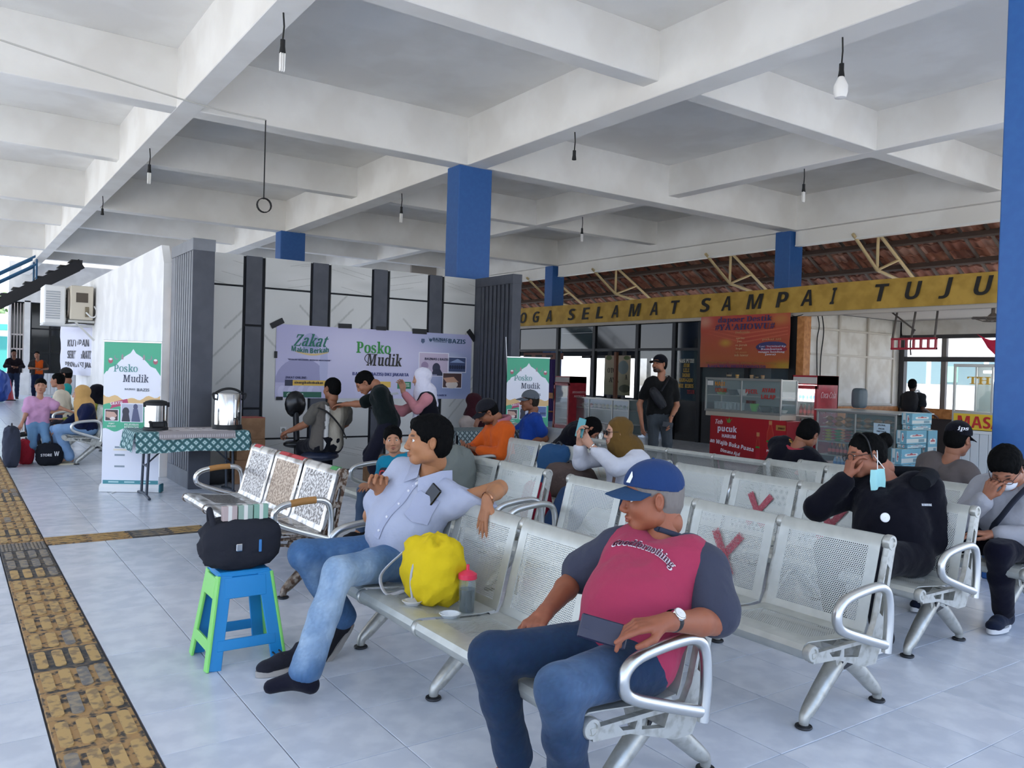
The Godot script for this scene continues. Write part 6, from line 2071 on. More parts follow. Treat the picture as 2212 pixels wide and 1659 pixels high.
const PITCH := 0.535
func build_furniture() -> void:
	var g := "silver perforated waiting benches"
	var b1 := bench("waiting_bench", "frontmost silver perforated bench, carrying the cap man and the yellow bag", Vector3(1.57, 0, -1.83), 0, 4, PITCH, [-0.17, -1.24, -2.0], [0.06, -2.17], g)
	words("maker_name", "stramm", "#d9d9d6", b1, facing(Vector3(0.495, 0.255, -0.131), Vector3.BACK), 0, 0, 0.07, 0.018)
	var b2 := bench("waiting_bench", "second-row silver bench behind the cap man, one back with a faint red X", Vector3(2.74, 0, -1.89), 0, 4, PITCH, [-0.14, -1.07, -2.0], [0.06, -2.18], g)
	cross_mark(b2, 1, PITCH, true)
	bench("waiting_bench", "silver bench behind the reclining man, the boy seated at its far end", Vector3(2.76, 0, -4.30), 0, 4, PITCH, [-0.14, -1.07, -2.0], [0.06, -2.18], g)
	var b3 := bench("waiting_bench", "third-row silver bench with two red X marks, carrying the masked woman", Vector3(3.98, 0, -2.13), 0, 4, PITCH, [-0.15, -1.07, -2.0], [0.06, -2.18], g)
	cross_mark(b3, 1, PITCH, false)
	cross_mark(b3, 2, PITCH, false)
	bench("waiting_bench", "silver bench carrying the brown bag and the woman holding a phone", Vector3(4.02, 0, -4.42), 0, 5, PITCH, [-0.15, -1.07, -2.0], [0.06, -2.18], g)
	bench("waiting_bench", "fourth-row silver bench carrying the man in a grey sweatshirt", Vector3(4.95, 0, -2.06), 0, 4, PITCH, [-0.2, -1.07, -2.0], [0.05, -2.18], g)
	bench("waiting_bench", "silver bench facing the shops, its back towards us behind the denim cap", Vector3(5.90, 0, -6.25), PI, 4, PITCH, [-0.15, -1.07, -2.0], [], g)
	bench("waiting_bench", "silver bench facing the shops under the man in a black printed cap", Vector3(6.26, 0, -4.05), PI, 2, PITCH, [-0.15, -0.9], [], g)
	bench("waiting_bench", "farther silver bench near the blue polo man, facing the marble wall", Vector3(5.35, 0, -6.75), 0, 3, PITCH, [-0.15, -1.4], [], g)
	bench("waiting_bench", "silver bench at far left carrying the woman in a yellow headscarf", Vector3(1.28, 0, -12.25), 0, 4, PITCH, [-0.2, -1.9], [0.06, -2.2], g)
	bench("waiting_bench", "farther silver bench at left carrying the beige and teal men", Vector3(1.28, 0, -14.75), 0, 5, PITCH, [-0.2, -2.3], [], g)
	var r := bench("worn_bench", "old chrome bench with flaking rusty seats and taped armrests", Vector3(1.53, 0, -4.83), 0, 3, 0.60, [-0.06, -1.88], [0.03, -1.83], "", "rusty")
	for q in [[1, 0.1, 0.3, "#b5363a"], [1, -0.1, 0.25, "#b5363a"], [2, -0.16, 0.14, "#b5363a"], [0, 0.2, 0.1, "#3f8a4a"]]:
		obj("paint_smear", mb().sheet(cut(back_line(), 5, 7), 0.006, q[2], Transform3D(Basis.IDENTITY, Vector3(-0.0, 0.002, -0.6 * (q[0] + 0.5) + q[1] - q[2] / 2))), hexmat(q[3], 0.6), r)

# ------------------------------------------------------------------ people
# a figure is given by its joints in world metres; the node stands on the floor under the hips
func limb(root: Vector3, end: Vector3, l1: float, l2: float, pole: Vector3) -> Vector3: # middle joint
	var d := end - root
	var n := clampf(d.length(), 0.05, (l1 + l2) * 0.999)
	var u := d.normalized()
	var a := (l1 * l1 - l2 * l2 + n * n) / (2.0 * n)
	var h := sqrt(maxf(0.0, l1 * l1 - a * a))
	var side := (pole - u * pole.dot(u)).normalized()
	return root + u * a + side * h

# five separate fingers; dir wrist to knuckles, palm the way the palm faces, curl in radians per joint
func hand(f: Fld, w: Vector3, dir: Vector3, palm: Vector3, left: bool, s: float, curl, thumb_in := 0.5, spread := 0.12) -> void:
	var d := dir.normalized()
	var n := (palm - d * palm.dot(d)).normalized()
	var side := d.cross(n) * (1.0 if left else -1.0) # towards the thumb
	var cs: Array = curl if curl is Array else [curl, curl, curl, curl]
	var kn := []
	for k in 4: # index to little
		var t := 1.5 - k
		kn.append(w + d * (0.088 - 0.004 * absf(t - 0.5)) * s + side * t * 0.0205 * s - n * (0.003 - absf(t) * 0.001) * s)
		f.cap(w + side * t * 0.011 * s, kn[k], 0.0145 * s, 0.0115 * s, 0.012 * s)
	f.cap(w - d * 0.02 * s, w + d * 0.02 * s, 0.022 * s, 0.02 * s, 0.02 * s)
	var ls := [[0.043, 0.025, 0.021], [0.047, 0.029, 0.022], [0.043, 0.027, 0.021], [0.033, 0.02, 0.018]]
	for k in 4:
		var a := (d + side * (1.5 - k) * spread).normalized()
		var p: Vector3 = kn[k]
		for j in 3:
			var ax := side * (-1.0 if left else 1.0)
			a = a.rotated(side.normalized(), cs[k] * (1.0 if d.cross(n).dot(side) > 0 else -1.0))
			var q: Vector3 = p + a * ls[k][j] * s
			f.cap(p, q, (0.0098 - 0.001 * j) * s, (0.0092 - 0.0012 * j) * s, 0.004 * s)
			p = q
	var t0 := w + d * 0.018 * s + side * 0.022 * s + n * 0.006 * s
	var t1 := t0 + (d * 0.6 + side * (0.75 - thumb_in * 0.5) + n * thumb_in * 0.6).normalized() * 0.042 * s
	var t2 := t1 + (d * 0.85 + side * (0.35 - thumb_in * 0.5) + n * thumb_in * 0.5).normalized() * 0.032 * s
	var t3 := t2 + (d * 0.95 + side * (0.1 - thumb_in * 0.4) + n * thumb_in * 0.5).normalized() * 0.025 * s
	f.cap(t0, t1, 0.0155 * s, 0.0125 * s, 0.012 * s)
	f.cap(t1, t2, 0.0115 * s, 0.0105 * s, 0.005 * s)
	f.cap(t2, t3, 0.0105 * s, 0.0085 * s, 0.004 * s)

func head_shape(f: Fld, c: Vector3, b: Basis, s: float, o: Dictionary) -> void:
	var P := func(x: float, y: float, z: float) -> Vector3: return c + b * (Vector3(x, y, z) * s)
	var R := func(x: float, y: float, z: float) -> Vector3: return Vector3(x, y, z) * s
	var fat: float = o.get("jowl", 0.0)
	f.ell(P.call(0, 0.035, -0.012), R.call(0.076, 0.085, 0.098), b, 0.02)
	f.ell(P.call(0, -0.03, 0.028), R.call(0.061 + fat * 0.3, 0.076, 0.062), b, 0.03 * s)
	f.cap(P.call(-0.02, -0.092, 0.058), P.call(0.02, -0.092, 0.058), 0.021 * s, 0.021 * s, 0.03 * s)
	for e in [-1.0, 1.0]:
		f.ell(P.call(e * 0.047, -0.058, 0.012), R.call(0.022 + fat, 0.034, 0.034), b, 0.03 * s)
		f.ell(P.call(e * 0.04, -0.028, 0.062), R.call(0.022, 0.02, 0.02), b, 0.03 * s)
		f.carve(P.call(e * 0.031, 0.005, 0.099), R.call(0.017, 0.0095, 0.014), b, 0.012 * s)
		f.cap(P.call(e * 0.012, 0.022, 0.088), P.call(e * 0.044, 0.024, 0.072), 0.008 * s, 0.007 * s, 0.012 * s)
		f.cap(P.call(e * 0.018, 0.0125, 0.089), P.call(e * 0.043, 0.011, 0.077), 0.0038 * s, 0.0034 * s, 0.004 * s)
		f.cap(P.call(e * 0.019, -0.006, 0.088), P.call(e * 0.042, -0.006, 0.078), 0.0034 * s, 0.003 * s, 0.006 * s)
		f.ell(P.call(e * 0.0125, -0.037, 0.098), R.call(0.0095, 0.009, 0.011), b, 0.008 * s)
		var eb := b * Basis(Vector3.UP, e * 0.45)
		f.ell(P.call(e * 0.079, -0.002, -0.006), R.call(0.009, 0.032, 0.02), eb, 0.006 * s)
		f.carve(P.call(e * 0.088, 0.003, -0.002), R.call(0.007, 0.018, 0.010), eb, 0.004 * s)
	f.cap(P.call(0, 0.015, 0.087), P.call(0, -0.03, 0.107), 0.0085 * s, 0.0115 * s, 0.012 * s)
	f.cap(P.call(-0.018, -0.0625, 0.086), P.call(0.018, -0.0625, 0.086), 0.0072 * s, 0.0072 * s, 0.008 * s)
	f.ell(P.call(0, -0.061, 0.093), R.call(0.014, 0.006, 0.006), b, 0.006 * s)
	f.ell(P.call(0, -0.0735, 0.091), R.call(0.017, 0.0065, 0.007), b, 0.005 * s)
	f.carve(P.call(0, -0.0672, 0.100), R.call(0.022, 0.0012, 0.008), b, 0.002 * s)
	# lips, brows and shaven or bearded jaw are the skin's own colours
	f.spot(P.call(0, -0.066, 0.094), R.call(0.026, 0.013, 0.02), b, f.base.lerp(Color("#7a3b38"), 0.55), 0.5)
	for e in [-1.0, 1.0]: f.spot(P.call(e * 0.031, 0.027, 0.086), R.call(0.021, 0.007, 0.03), b * Basis(Vector3.BACK, e * -0.1), f.base.lerp(Color("#1c1614"), o.get("brow", 0.75)), 0.5)
	if o.has("beard"):
		f.spot(P.call(0, -0.085, 0.05), R.call(0.075, 0.045, 0.07), b, f.base.lerp(Color("#15110f"), o.beard), 0.45)
		f.spot(P.call(0, -0.053, 0.095), R.call(0.03, 0.008, 0.03), b, f.base.lerp(Color("#15110f"), o.beard), 0.5)
	if not o.get("eyes", true):
		for e in [-1.0, 1.0]: f.spot(P.call(e * 0.031, 0.004, 0.088), R.call(0.016, 0.008, 0.02), b, Color("#2a1c17"), 0.6)

func eyes(t: Node3D, c: Vector3, b: Basis, s: float, look := Vector3(0, 0, 1)) -> void:
	for e in [-1.0, 1.0]:
		var at: Vector3 = c + b * (Vector3(e * 0.031, 0.0035, 0.0735) * s)
		var m := mb()
		m.tinted = true
		var g := b * look.normalized()
		var x := b.y.cross(g).normalized()
		var eb := Basis(x, g.cross(x), g)
		var rows := []
		for a in 10:
			var th: float = [0.0, 0.12, 0.2, 0.21, 0.45, 0.47, 0.8, 1.2, 2.0, 3.1][a]
			var ring := []
			for j in 16: ring.append(at + eb * (Vector3(sin(th) * cos(TAU * j / 16), sin(th) * sin(TAU * j / 16), cos(th)) * 0.0135 * s))
			rows.append(ring)
		rows.reverse()
		m.grid(rows, true)
		for k in m.v.size():
			var th := acos(clampf((m.v[k] - at).normalized().dot(g), -1, 1))
			m.c[k] = (Color("#0a0706") if th < 0.205 else (Color("#33190e") if th < 0.46 else Color("#d9d2cb"))).srgb_to_linear()
		var em := mat("eye", Color.WHITE, 0.12)
		em.vertex_color_use_as_albedo = true
		obj("eye", m, em, t)

func skin_mat() -> StandardMaterial3D:
	var m := mat("skin", Color.WHITE, 0.52)
	m.vertex_color_use_as_albedo = true
	m.subsurf_scatter_enabled = true
	m.subsurf_scatter_strength = 0.06
	m.metallic_specular = 0.4
	return m

func wear() -> StandardMaterial3D: # cloth whose colour is in the mesh
	var m := cloth("#fffffe")
	m.vertex_color_use_as_albedo = true
	return m

func hair_mat() -> StandardMaterial3D:
	var m := mat("hair", Color.WHITE, 0.75)
	m.metallic_specular = 0.15
	m.vertex_color_use_as_albedo = true
	m.heightmap_enabled = true
	m.heightmap_texture = mats.weave_tex
	m.heightmap_scale = 0.4
	m.uv1_triplanar = true
	m.uv1_scale = Vector3(5, 1.2, 5)
	return m

func person(label: String, o: Dictionary) -> Node3D:
	var s: float = o.get("s", 1.0)
	var t := thing("person", label, "person", Vector3(o.hip.x, 0, o.hip.z))
	var w := func(v: Vector3) -> Vector3: return v - t.position
	var H: Vector3 = w.call(o.hip)
	var N: Vector3 = w.call(o.neck)
	var u := (N - H).normalized()
	var cf: Vector3 = o.cf
	cf = (cf - u * cf.dot(u)).normalized()
	var X := u.cross(cf)           # the figure's left, at the chest
	var pf: Vector3 = o.get("pf", o.cf)
	var PX := Vector3.UP.cross(pf).normalized()
	var L := N.distance_to(H)
	var fat: float = o.get("fat", 0.0)
	var bw: float = o.get("build", 1.0) * s
	var c: float = o.get("cell", 0.012)
	var skin := fld(c, o.get("skin", "#9a6b50"))
	var tone: Color = skin.base
	var shirt := fld(c, o.shirt, c * 0.45, int(o.hip.z * -97) % 100, 11.0)
	var pants := fld(c, o.pants, c * 0.4, int(o.hip.x * 71) % 100, 10.0)
	if o.has("shirt_paint"): shirt.paint = o.shirt_paint
	if o.has("pants_paint"): pants.paint = o.pants_paint
	var P1 := H + u * L * 0.34 + cf * 0.015 * s
	var P2 := H + u * L * 0.70 + cf * 0.012 * s
	var P3 := H + u * L * 0.93
	var sh := []
	for e in [1.0, -1.0]:
		var hs: Vector3 = H + PX * e * 0.08 * bw
		var ws: Vector3 = P1 + X * e * 0.065 * bw
		var cs: Vector3 = P2 + X * e * 0.08 * bw
		var ss: Vector3 = P3 + X * e * 0.115 * bw - u * 0.03 * s
		var so: Vector3 = P3 + X * e * o.get("sw", 0.178) * bw - u * 0.055 * s
		sh.append(so)
		skin.cap(hs, ws, 0.095 * s, 0.085 * s, 0.05).cap(ws, cs, 0.085 * s, 0.095 * s, 0.05).cap(cs, ss, 0.095 * s, 0.06 * s, 0.05).cap(ss, so, 0.055 * s, 0.045 * s, 0.04)
		shirt.cap(hs, ws, 0.120 * s, (0.106 + fat * 0.3) * s, 0.05).cap(ws, cs, (0.106 + fat * 0.3) * s, 0.110 * s, 0.05).cap(cs, ss, 0.110 * s, 0.066 * s, 0.05).cap(ss, so, 0.068 * s, 0.064 * s, 0.05)
		pants.cap(H + PX * e * 0.07 * bw - u * 0.01, H + PX * e * 0.068 * bw + u * 0.09, 0.115 * s, 0.108 * s, 0.05)
	if fat > 0.0: shirt.ell(P1 + cf * fat * s - u * 0.02, Vector3(0.155, 0.15, 0.13) * bw, Basis(X, u, cf), 0.06)
	if o.get("bust", 0.0) > 0.0:
		for e in [1.0, -1.0]: shirt.ell(P2 + cf * 0.085 * s + X * e * 0.07 * s - u * 0.05 * s, Vector3(0.07, 0.07, 0.06) * s, Basis(X, u, cf), 0.05)
	# head and neck
	var hc: Vector3 = w.call(o.head)
	var face: Vector3 = o.face.normalized()
	var hu: Vector3 = o.get("crown", (hc - N).normalized() * 0.4 + Vector3.UP * 0.6)
	var hx := hu.cross(face).normalized()
	var hb := Basis(hx, face.cross(hx).normalized(), face)
	hb = Basis(hb.x, hb.y, hb.x.cross(hb.y))
	var hs2: float = o.get("hs", s)
	skin.cap(N - u * 0.06 * s, N.lerp(hc, 0.55) - face * 0.018 * s, 0.058 * s, 0.05 * s, 0.03).cap(N.lerp(hc, 0.5) - face * 0.018 * s, hc - face * 0.02 * s, 0.054 * s, 0.054 * s, 0.02)
	var hd := fld(o.get("hcell", 0.007), "#ffffff")
	hd.base = tone
	hd.cap(N.lerp(hc, 0.35) - face * 0.02 * s, hc - face * 0.022 * s - hb.y * 0.05 * s, 0.055 * s, 0.055 * s, 0.03)
	head_shape(hd, hc, hb, hs2, o)
	var parts := [skin, hd]
	# arms
	var ends := []
	for k in 2:
		var a: Dictionary = o.get(["la", "ra"][k], {})
		if a.is_empty(): continue
		var so: Vector3 = sh[k]
		var wr: Vector3 = w.call(a.w)
		var el: Vector3 = w.call(a.e) if a.has("e") else limb(so, wr, 0.285 * s, 0.25 * s, a.get("pole", Vector3.DOWN - cf))
		var ab: float = o.get("arm", 1.0) * s
		skin.cap(so, el, 0.049 * ab, 0.040 * ab, 0.02).cap(el, el.lerp(wr, 0.35), 0.040 * ab, 0.040 * ab, 0.015).cap(el.lerp(wr, 0.35), wr, 0.040 * ab, 0.026 * ab, 0.015)
		var hf := fld(o.get("fcell", o.get("hcell", 0.007) * 0.8), "#ffffff")
		hf.base = tone.lerp(Color("#7d4a36"), 0.12)
		hf.cap(el.lerp(wr, 0.75), wr, 0.030 * ab, 0.026 * ab, 0.01)
		var dd: Vector3 = a.get("dir", (wr - el))
		hand(hf, wr + dd.normalized() * 0.015, dd, a.get("palm", Vector3.DOWN), k == 0, s * o.get("hand", 1.0), a.get("curl", 0.3), a.get("thumb", 0.4), a.get("spread", 0.1))
		parts.append(hf)
		var sl: float = o.get("sleeve", 0.62)
		var sf := shirt
		if o.has("sleeve_col"):
			sf = fld(c, o.sleeve_col, c * 0.45, 5 + k, 11.0)
			sf.cap(P3 + X * (0.10 if k == 0 else -0.10) * bw - u * 0.02, so, 0.075 * s, 0.069 * s, 0.03)
		var sr: float = o.get("loose", 0.013)
		if sl <= 1.0:
			var q := so.lerp(el, sl)
			sf.cap(so, q, 0.058 * ab + sr * 0.6, 0.052 * ab + sr * 1.7, 0.03)
		else:
			sf.cap(so, el, 0.058 * ab + sr * 0.6, 0.046 * ab + sr, 0.03).cap(el, el.lerp(wr, sl - 1.0), 0.047 * ab + sr, 0.033 * ab + sr, 0.02)
		if sf != shirt: shape("sleeve", [sf], wear(), t)
		ends.append([so, el, wr])
	# legs
	for k in 2:
		var a: Dictionary = o.get(["ll", "rl"][k], {})
		if a.is_empty(): continue
		var e := 1.0 if k == 0 else -1.0
		var hj := H + PX * e * 0.088 * bw - u * 0.015
		var an: Vector3 = w.call(a.a)
		var kn: Vector3 = w.call(a.k) if a.has("k") else limb(hj, an, 0.43 * s, 0.41 * s, a.get("pole", pf))
		var toe: Vector3 = a.get("toe", pf)
		toe = toe.normalized()
		var lw: float = o.get("leg", 1.0) * s
		skin.cap(hj, kn, 0.075 * lw, 0.05 * lw, 0.03).cap(kn, kn.lerp(an, 0.35), 0.05 * lw, 0.05 * lw, 0.02).cap(kn.lerp(an, 0.35), an, 0.05 * lw, 0.036 * lw, 0.02)
		skin.cap(an, an - toe * 0.03 * s - Vector3(0, 0.035, 0) * s, 0.034 * s, 0.03 * s, 0.02).cap(an, an + toe * 0.13 * s + Vector3(0, a.get("drop", -0.045), 0) * s, 0.034 * s, 0.022 * s, 0.02)
		var pl: float = o.get("hem", 0.94)
		pants.cap(hj, kn, 0.098 * lw, 0.07 * lw, 0.04).cap(kn, kn.lerp(an, 0.4), 0.069 * lw, 0.064 * lw, 0.03).cap(kn.lerp(an, 0.4), kn.lerp(an, pl), 0.064 * lw, o.get("cuff", 0.058) * lw, 0.03)
		if o.has("shoe") and not a.get("bare", false):
			var y := an.y - 0.075 * s
			var base := Vector3(an.x, 0, an.z)
			var up2: Vector3 = a.get("up", Vector3.UP)
			var y0 := Vector3(0, maxf(0.0, an.y - 0.085 * s), 0)
			shoe(t, base + y0, toe, s, o.shoe, o.get("sole", "#d8d6d0"), maxf(c * 0.6, 0.006), up2)
		elif o.has("sock") and a.get("bare", false) or o.has("sock_all"):
			var sk := fld(minf(c, 0.009), o.get("sock", "#1a1b20"), 0.002, 4)
			sk.cap(an + (kn - an).normalized() * 0.06, an, 0.047 * s, 0.046 * s, 0.02).cap(an, an - toe * 0.035 * s - Vector3(0, 0.03, 0), 0.044 * s, 0.038 * s, 0.03).cap(an, an + toe * 0.14 * s + Vector3(0, a.get("drop", -0.045), 0), 0.044 * s, 0.03 * s, 0.03)
			shape("sock", [sk], wear(), t)
	# hems: shirt stops below the hips, trousers at the waist
	if o.get("tuck", 0.10) < 0.5: shirt.plane(H - u * o.get("tuck", 0.10) * s, -u)
	shirt.plane(N + u * 0.012 * s, u)
	shape("body", parts, skin_mat(), t)
	shape("shirt", [shirt], wear(), t)
	pants.plane(H + u * 0.10 * s, u)
	if o.has("pants"): shape("trousers", [pants], wear(), t)
	if o.get("eyes", true): eyes(t, hc, hb, hs2, o.get("look", Vector3(0, 0, 1)))
	head_wear(t, o, hc, hb, hs2, N, u, cf, X)
	t.set_meta("hb", hb)
	t.set_meta("shirt", jobs.size())
	o["_shirt"] = shirt
	o["_pants"] = pants
	o["_hc"] = hc
	o["_hb"] = hb
	o["_t"] = t
	o["_fr"] = [H, u, cf, X, L]
	return t

func shoe(t: Node3D, at: Vector3, toe: Vector3, s: float, col: String, sole: String, cell: float, up := Vector3.UP) -> void:
	var z := toe.normalized()
	var x := up.cross(z).normalized()
	var b := Basis(x, z.cross(x), z)
	var f := fld(cell, col, 0.0015, 3)
	var P := func(q: Vector3) -> Vector3: return at + b * (q * s)
	f.cap(P.call(Vector3(0, 0.055, -0.03)), P.call(Vector3(0, 0.09, -0.022)), 0.042 * s, 0.045 * s, 0.02)
	f.cap(P.call(Vector3(0, 0.05, -0.03)), P.call(Vector3(0, 0.052, 0.09)), 0.04 * s, 0.04 * s, 0.03)
	f.ell(P.call(Vector3(0, 0.038, 0.145)), Vector3(0.045, 0.034, 0.065) * s, b, 0.03)
	f.plane(at + b * Vector3(0, 0.018, 0) * s, -b.y)
	f.plane(at + b * Vector3(0, 0.115, -0.02) * s, b.y)
	shape("shoe", [f], wear(), t)
	var m := mb()
	var o := PackedVector2Array()
	for k in 28:
		var a := TAU * k / 28
		var zz := cos(a)
		o.append(Vector2((0.045 + (0.006 if zz > 0 else -0.003)) * sin(a), 0.065 + 0.148 * zz) * s)
	m.prism(o, 0.026 * s, Transform3D(Basis(b.x, b.z, -b.y), at + b * Vector3(0, 0.028, 0) * s), 60.0)
	obj("sole", m, hexmat(sole, 0.7), t)

func head_wear(t: Node3D, o: Dictionary, c: Vector3, b: Basis, s: float, N: Vector3, u: Vector3, cf: Vector3, X: Vector3) -> void:
	var P := func(x: float, y: float, z: float) -> Vector3: return c + b * (Vector3(x, y, z) * s)
	var R := func(x: float, y: float, z: float) -> Vector3: return Vector3(x, y, z) * s
	var st: String = o.get("hair", "short")
	var cell: float = o.get("hcell", 0.007)
	var hc: String = o.get("hair_col", "#15110f")
	if st in ["short", "cap", "bun", "long", "thick"]:
		var h := fld(cell, hc, 0.004 if st != "cap" else 0.002, 7, 40.0)
		var ext := 0.008 if st == "thick" else 0.0
		h.ell(P.call(0, 0.042 + ext * 0.5, -0.018), R.call(0.082 + ext, 0.088 + ext, 0.104 + ext), b, 0.01)
		h.ell(P.call(0, -0.01, -0.045), R.call(0.076 + ext, 0.075, 0.07 + ext), b, 0.02)
		if st == "thick": h.ell(P.call(0, 0.09, 0.045), R.call(0.062, 0.03, 0.045), b, 0.02)
		# hairline: a slanted cut over the brow and one in front of the ears
		h.carve(P.call(0, -0.035 + o.get("fringe", 0.0), 0.10), R.call(0.095, 0.098, 0.075), b, 0.006)
		h.carve(P.call(0, -0.11, 0.03), R.call(0.12, 0.07, 0.085), b, 0.006)
		for e in [-1.0, 1.0]: h.carve(P.call(e * 0.085, -0.008, -0.003), R.call(0.03, 0.035, 0.026), b, 0.006)
		if st == "bun":
			h.ell(P.call(0, 0.075, -0.125), R.call(0.045, 0.045, 0.04), b, 0.01)
		if st == "long":
			h.cap(P.call(0, 0, -0.06), P.call(0, -0.12, -0.03), 0.07 * s, 0.06 * s, 0.03)
			for e in [-1.0, 1.0]: h.cap(P.call(e * 0.06, 0.03, 0.02), P.call(e * 0.065, -0.14, 0.06), 0.032 * s, 0.02 * s, 0.02)
		shape("hair", [h], hair_mat(), t)
	if st == "cap":
		var col: String = o.cap_col
		var f := fld(minf(cell, 0.006), col, 0.0008, 2, 12.0)
		f.ell(P.call(0, 0.05, -0.012), R.call(0.088, 0.092, 0.11), b, 0.01)
		f.carve(P.call(0, 0.045, -0.012), R.call(0.081, 0.085, 0.103), b, 0.002)
		f.plane(P.call(0, 0.046, 0.05), b * Vector3(0, -1, 0.16))
		shape("cap", [f], wear(), t)
		var rows := []
		for side in 2: # curved peak
			pass
		var m := mb()
		var top := []
		var bot := []
		for a in 7:
			var r1 := []
			var r2 := []
			for k in 15:
				var th := lerpf(-1.25, 1.25, k / 14.0)
				var reach := lerpf(0.0, 0.075, a / 6.0) * pow(cos(th * 0.95), 0.6)
				var q := Vector3(sin(th) * 0.085, 0.058, cos(th) * 0.101 - 0.010) + Vector3(sin(th) * 0.25, 0, 1.0) * reach
				q.y += -0.010 - q.x * q.x * 3.0 - reach * 0.28
				r1.append(c + b * (q * s))
				r2.append(c + b * ((q - Vector3(0, 0.004, 0)) * s))
			top.append(r1)
			bot.append(r2)
		m.grid(top, false, Vector2.ONE, false)
		m.grid(bot, false, Vector2.ONE, true)
		m.grid([bot[6], top[6]], false)
		obj("peak", m, cloth(o.get("peak_col", col)), t)
		obj("cap_button", mb().ball(P.call(0, 0.1425, -0.012), R.call(0.006, 0.004, 0.006), 8), cloth(col), t)
	if st == "hijab":
		var f := fld(maxf(cell, 0.007), o.cap_col, 0.006, 5, 14.0)
		f.ell(P.call(0, 0.038, -0.022), R.call(0.093, 0.099, 0.112), b, 0.02)
		f.ell(P.call(0, -0.04, -0.005), R.call(0.085, 0.09, 0.085), b, 0.04)
		f.cap(P.call(0, -0.09, 0.0), N + cf * 0.02, 0.085 * s, 0.10 * s, 0.05)
		var rr: float = o.get("drape", 0.16)
		for e in [-1.0, 1.0]:
			f.cap(N + X * e * 0.04 * s, N + X * e * 0.12 * s - u * 0.07 * s, 0.085 * s, 0.075 * s, 0.05)
			f.cap(N + cf * 0.05 * s, N + cf * 0.10 * s + X * e * 0.04 * s - u * rr * s, 0.08 * s, 0.055 * s, 0.05)
			f.cap(N - cf * 0.03 * s, N - cf * 0.05 * s + X * e * 0.06 * s - u * rr * s, 0.085 * s, 0.07 * s, 0.05)
		if o.has("tail"): f.cap(N + cf * 0.08 * s, N + o.tail, 0.05 * s, 0.035 * s, 0.04)
		f.carve(P.call(0, -0.012, 0.105), R.call(0.060, 0.083, 0.075), b, 0.01)
		shape("headscarf", [f], wear(), t)
	if o.has("mask"):
		var f := fld(cell * 0.8, o.mask, 0.001, 2)
		f.ell(P.call(0, -0.05, 0.062), R.call(0.062, 0.045, 0.055), b, 0.01)
		f.plane(P.call(0, -0.02, 0.1), b * Vector3(0, 1, -0.2))
		f.plane(P.call(0, -0.03, 0.03), b * Vector3(0, 0, -1))
		shape("face_mask", [f], wear(), t)
	if o.has("glasses"):
		var m := mb()
		var gm: Material = hexmat(o.glasses, 0.3, 0.2)
		for e in [-1.0, 1.0]:
			var ring := []
			for k in 17: ring.append(P.call(e * 0.033 + 0.025 * cos(TAU * k / 16), 0.0 + 0.02 * sin(TAU * k / 16), 0.112 - absf(e * 0.033 + 0.025 * cos(TAU * k / 16)) * 0.15))
			m.tube(ring, 0.0022 * s, 6, false)
			m.tube([P.call(e * 0.058, 0.006, 0.10), P.call(e * 0.082, 0.012, 0.04), P.call(e * 0.086, 0.008, -0.02)], 0.002 * s, 6)
		m.tube([P.call(-0.009, 0.004, 0.112), P.call(0.009, 0.004, 0.112)], 0.002 * s, 6)
		var g := obj("glasses", m, gm, t)
		if o.get("shade", false):
			for e in [-1.0, 1.0]: obj("lens", mb().ball(P.call(e * 0.033, 0.0, 0.106), R.call(0.025, 0.02, 0.003), 14, b), mats.black_gloss, g)

func V(x: float, y: float, z: float) -> Vector3:
	return Vector3(x, y, z)

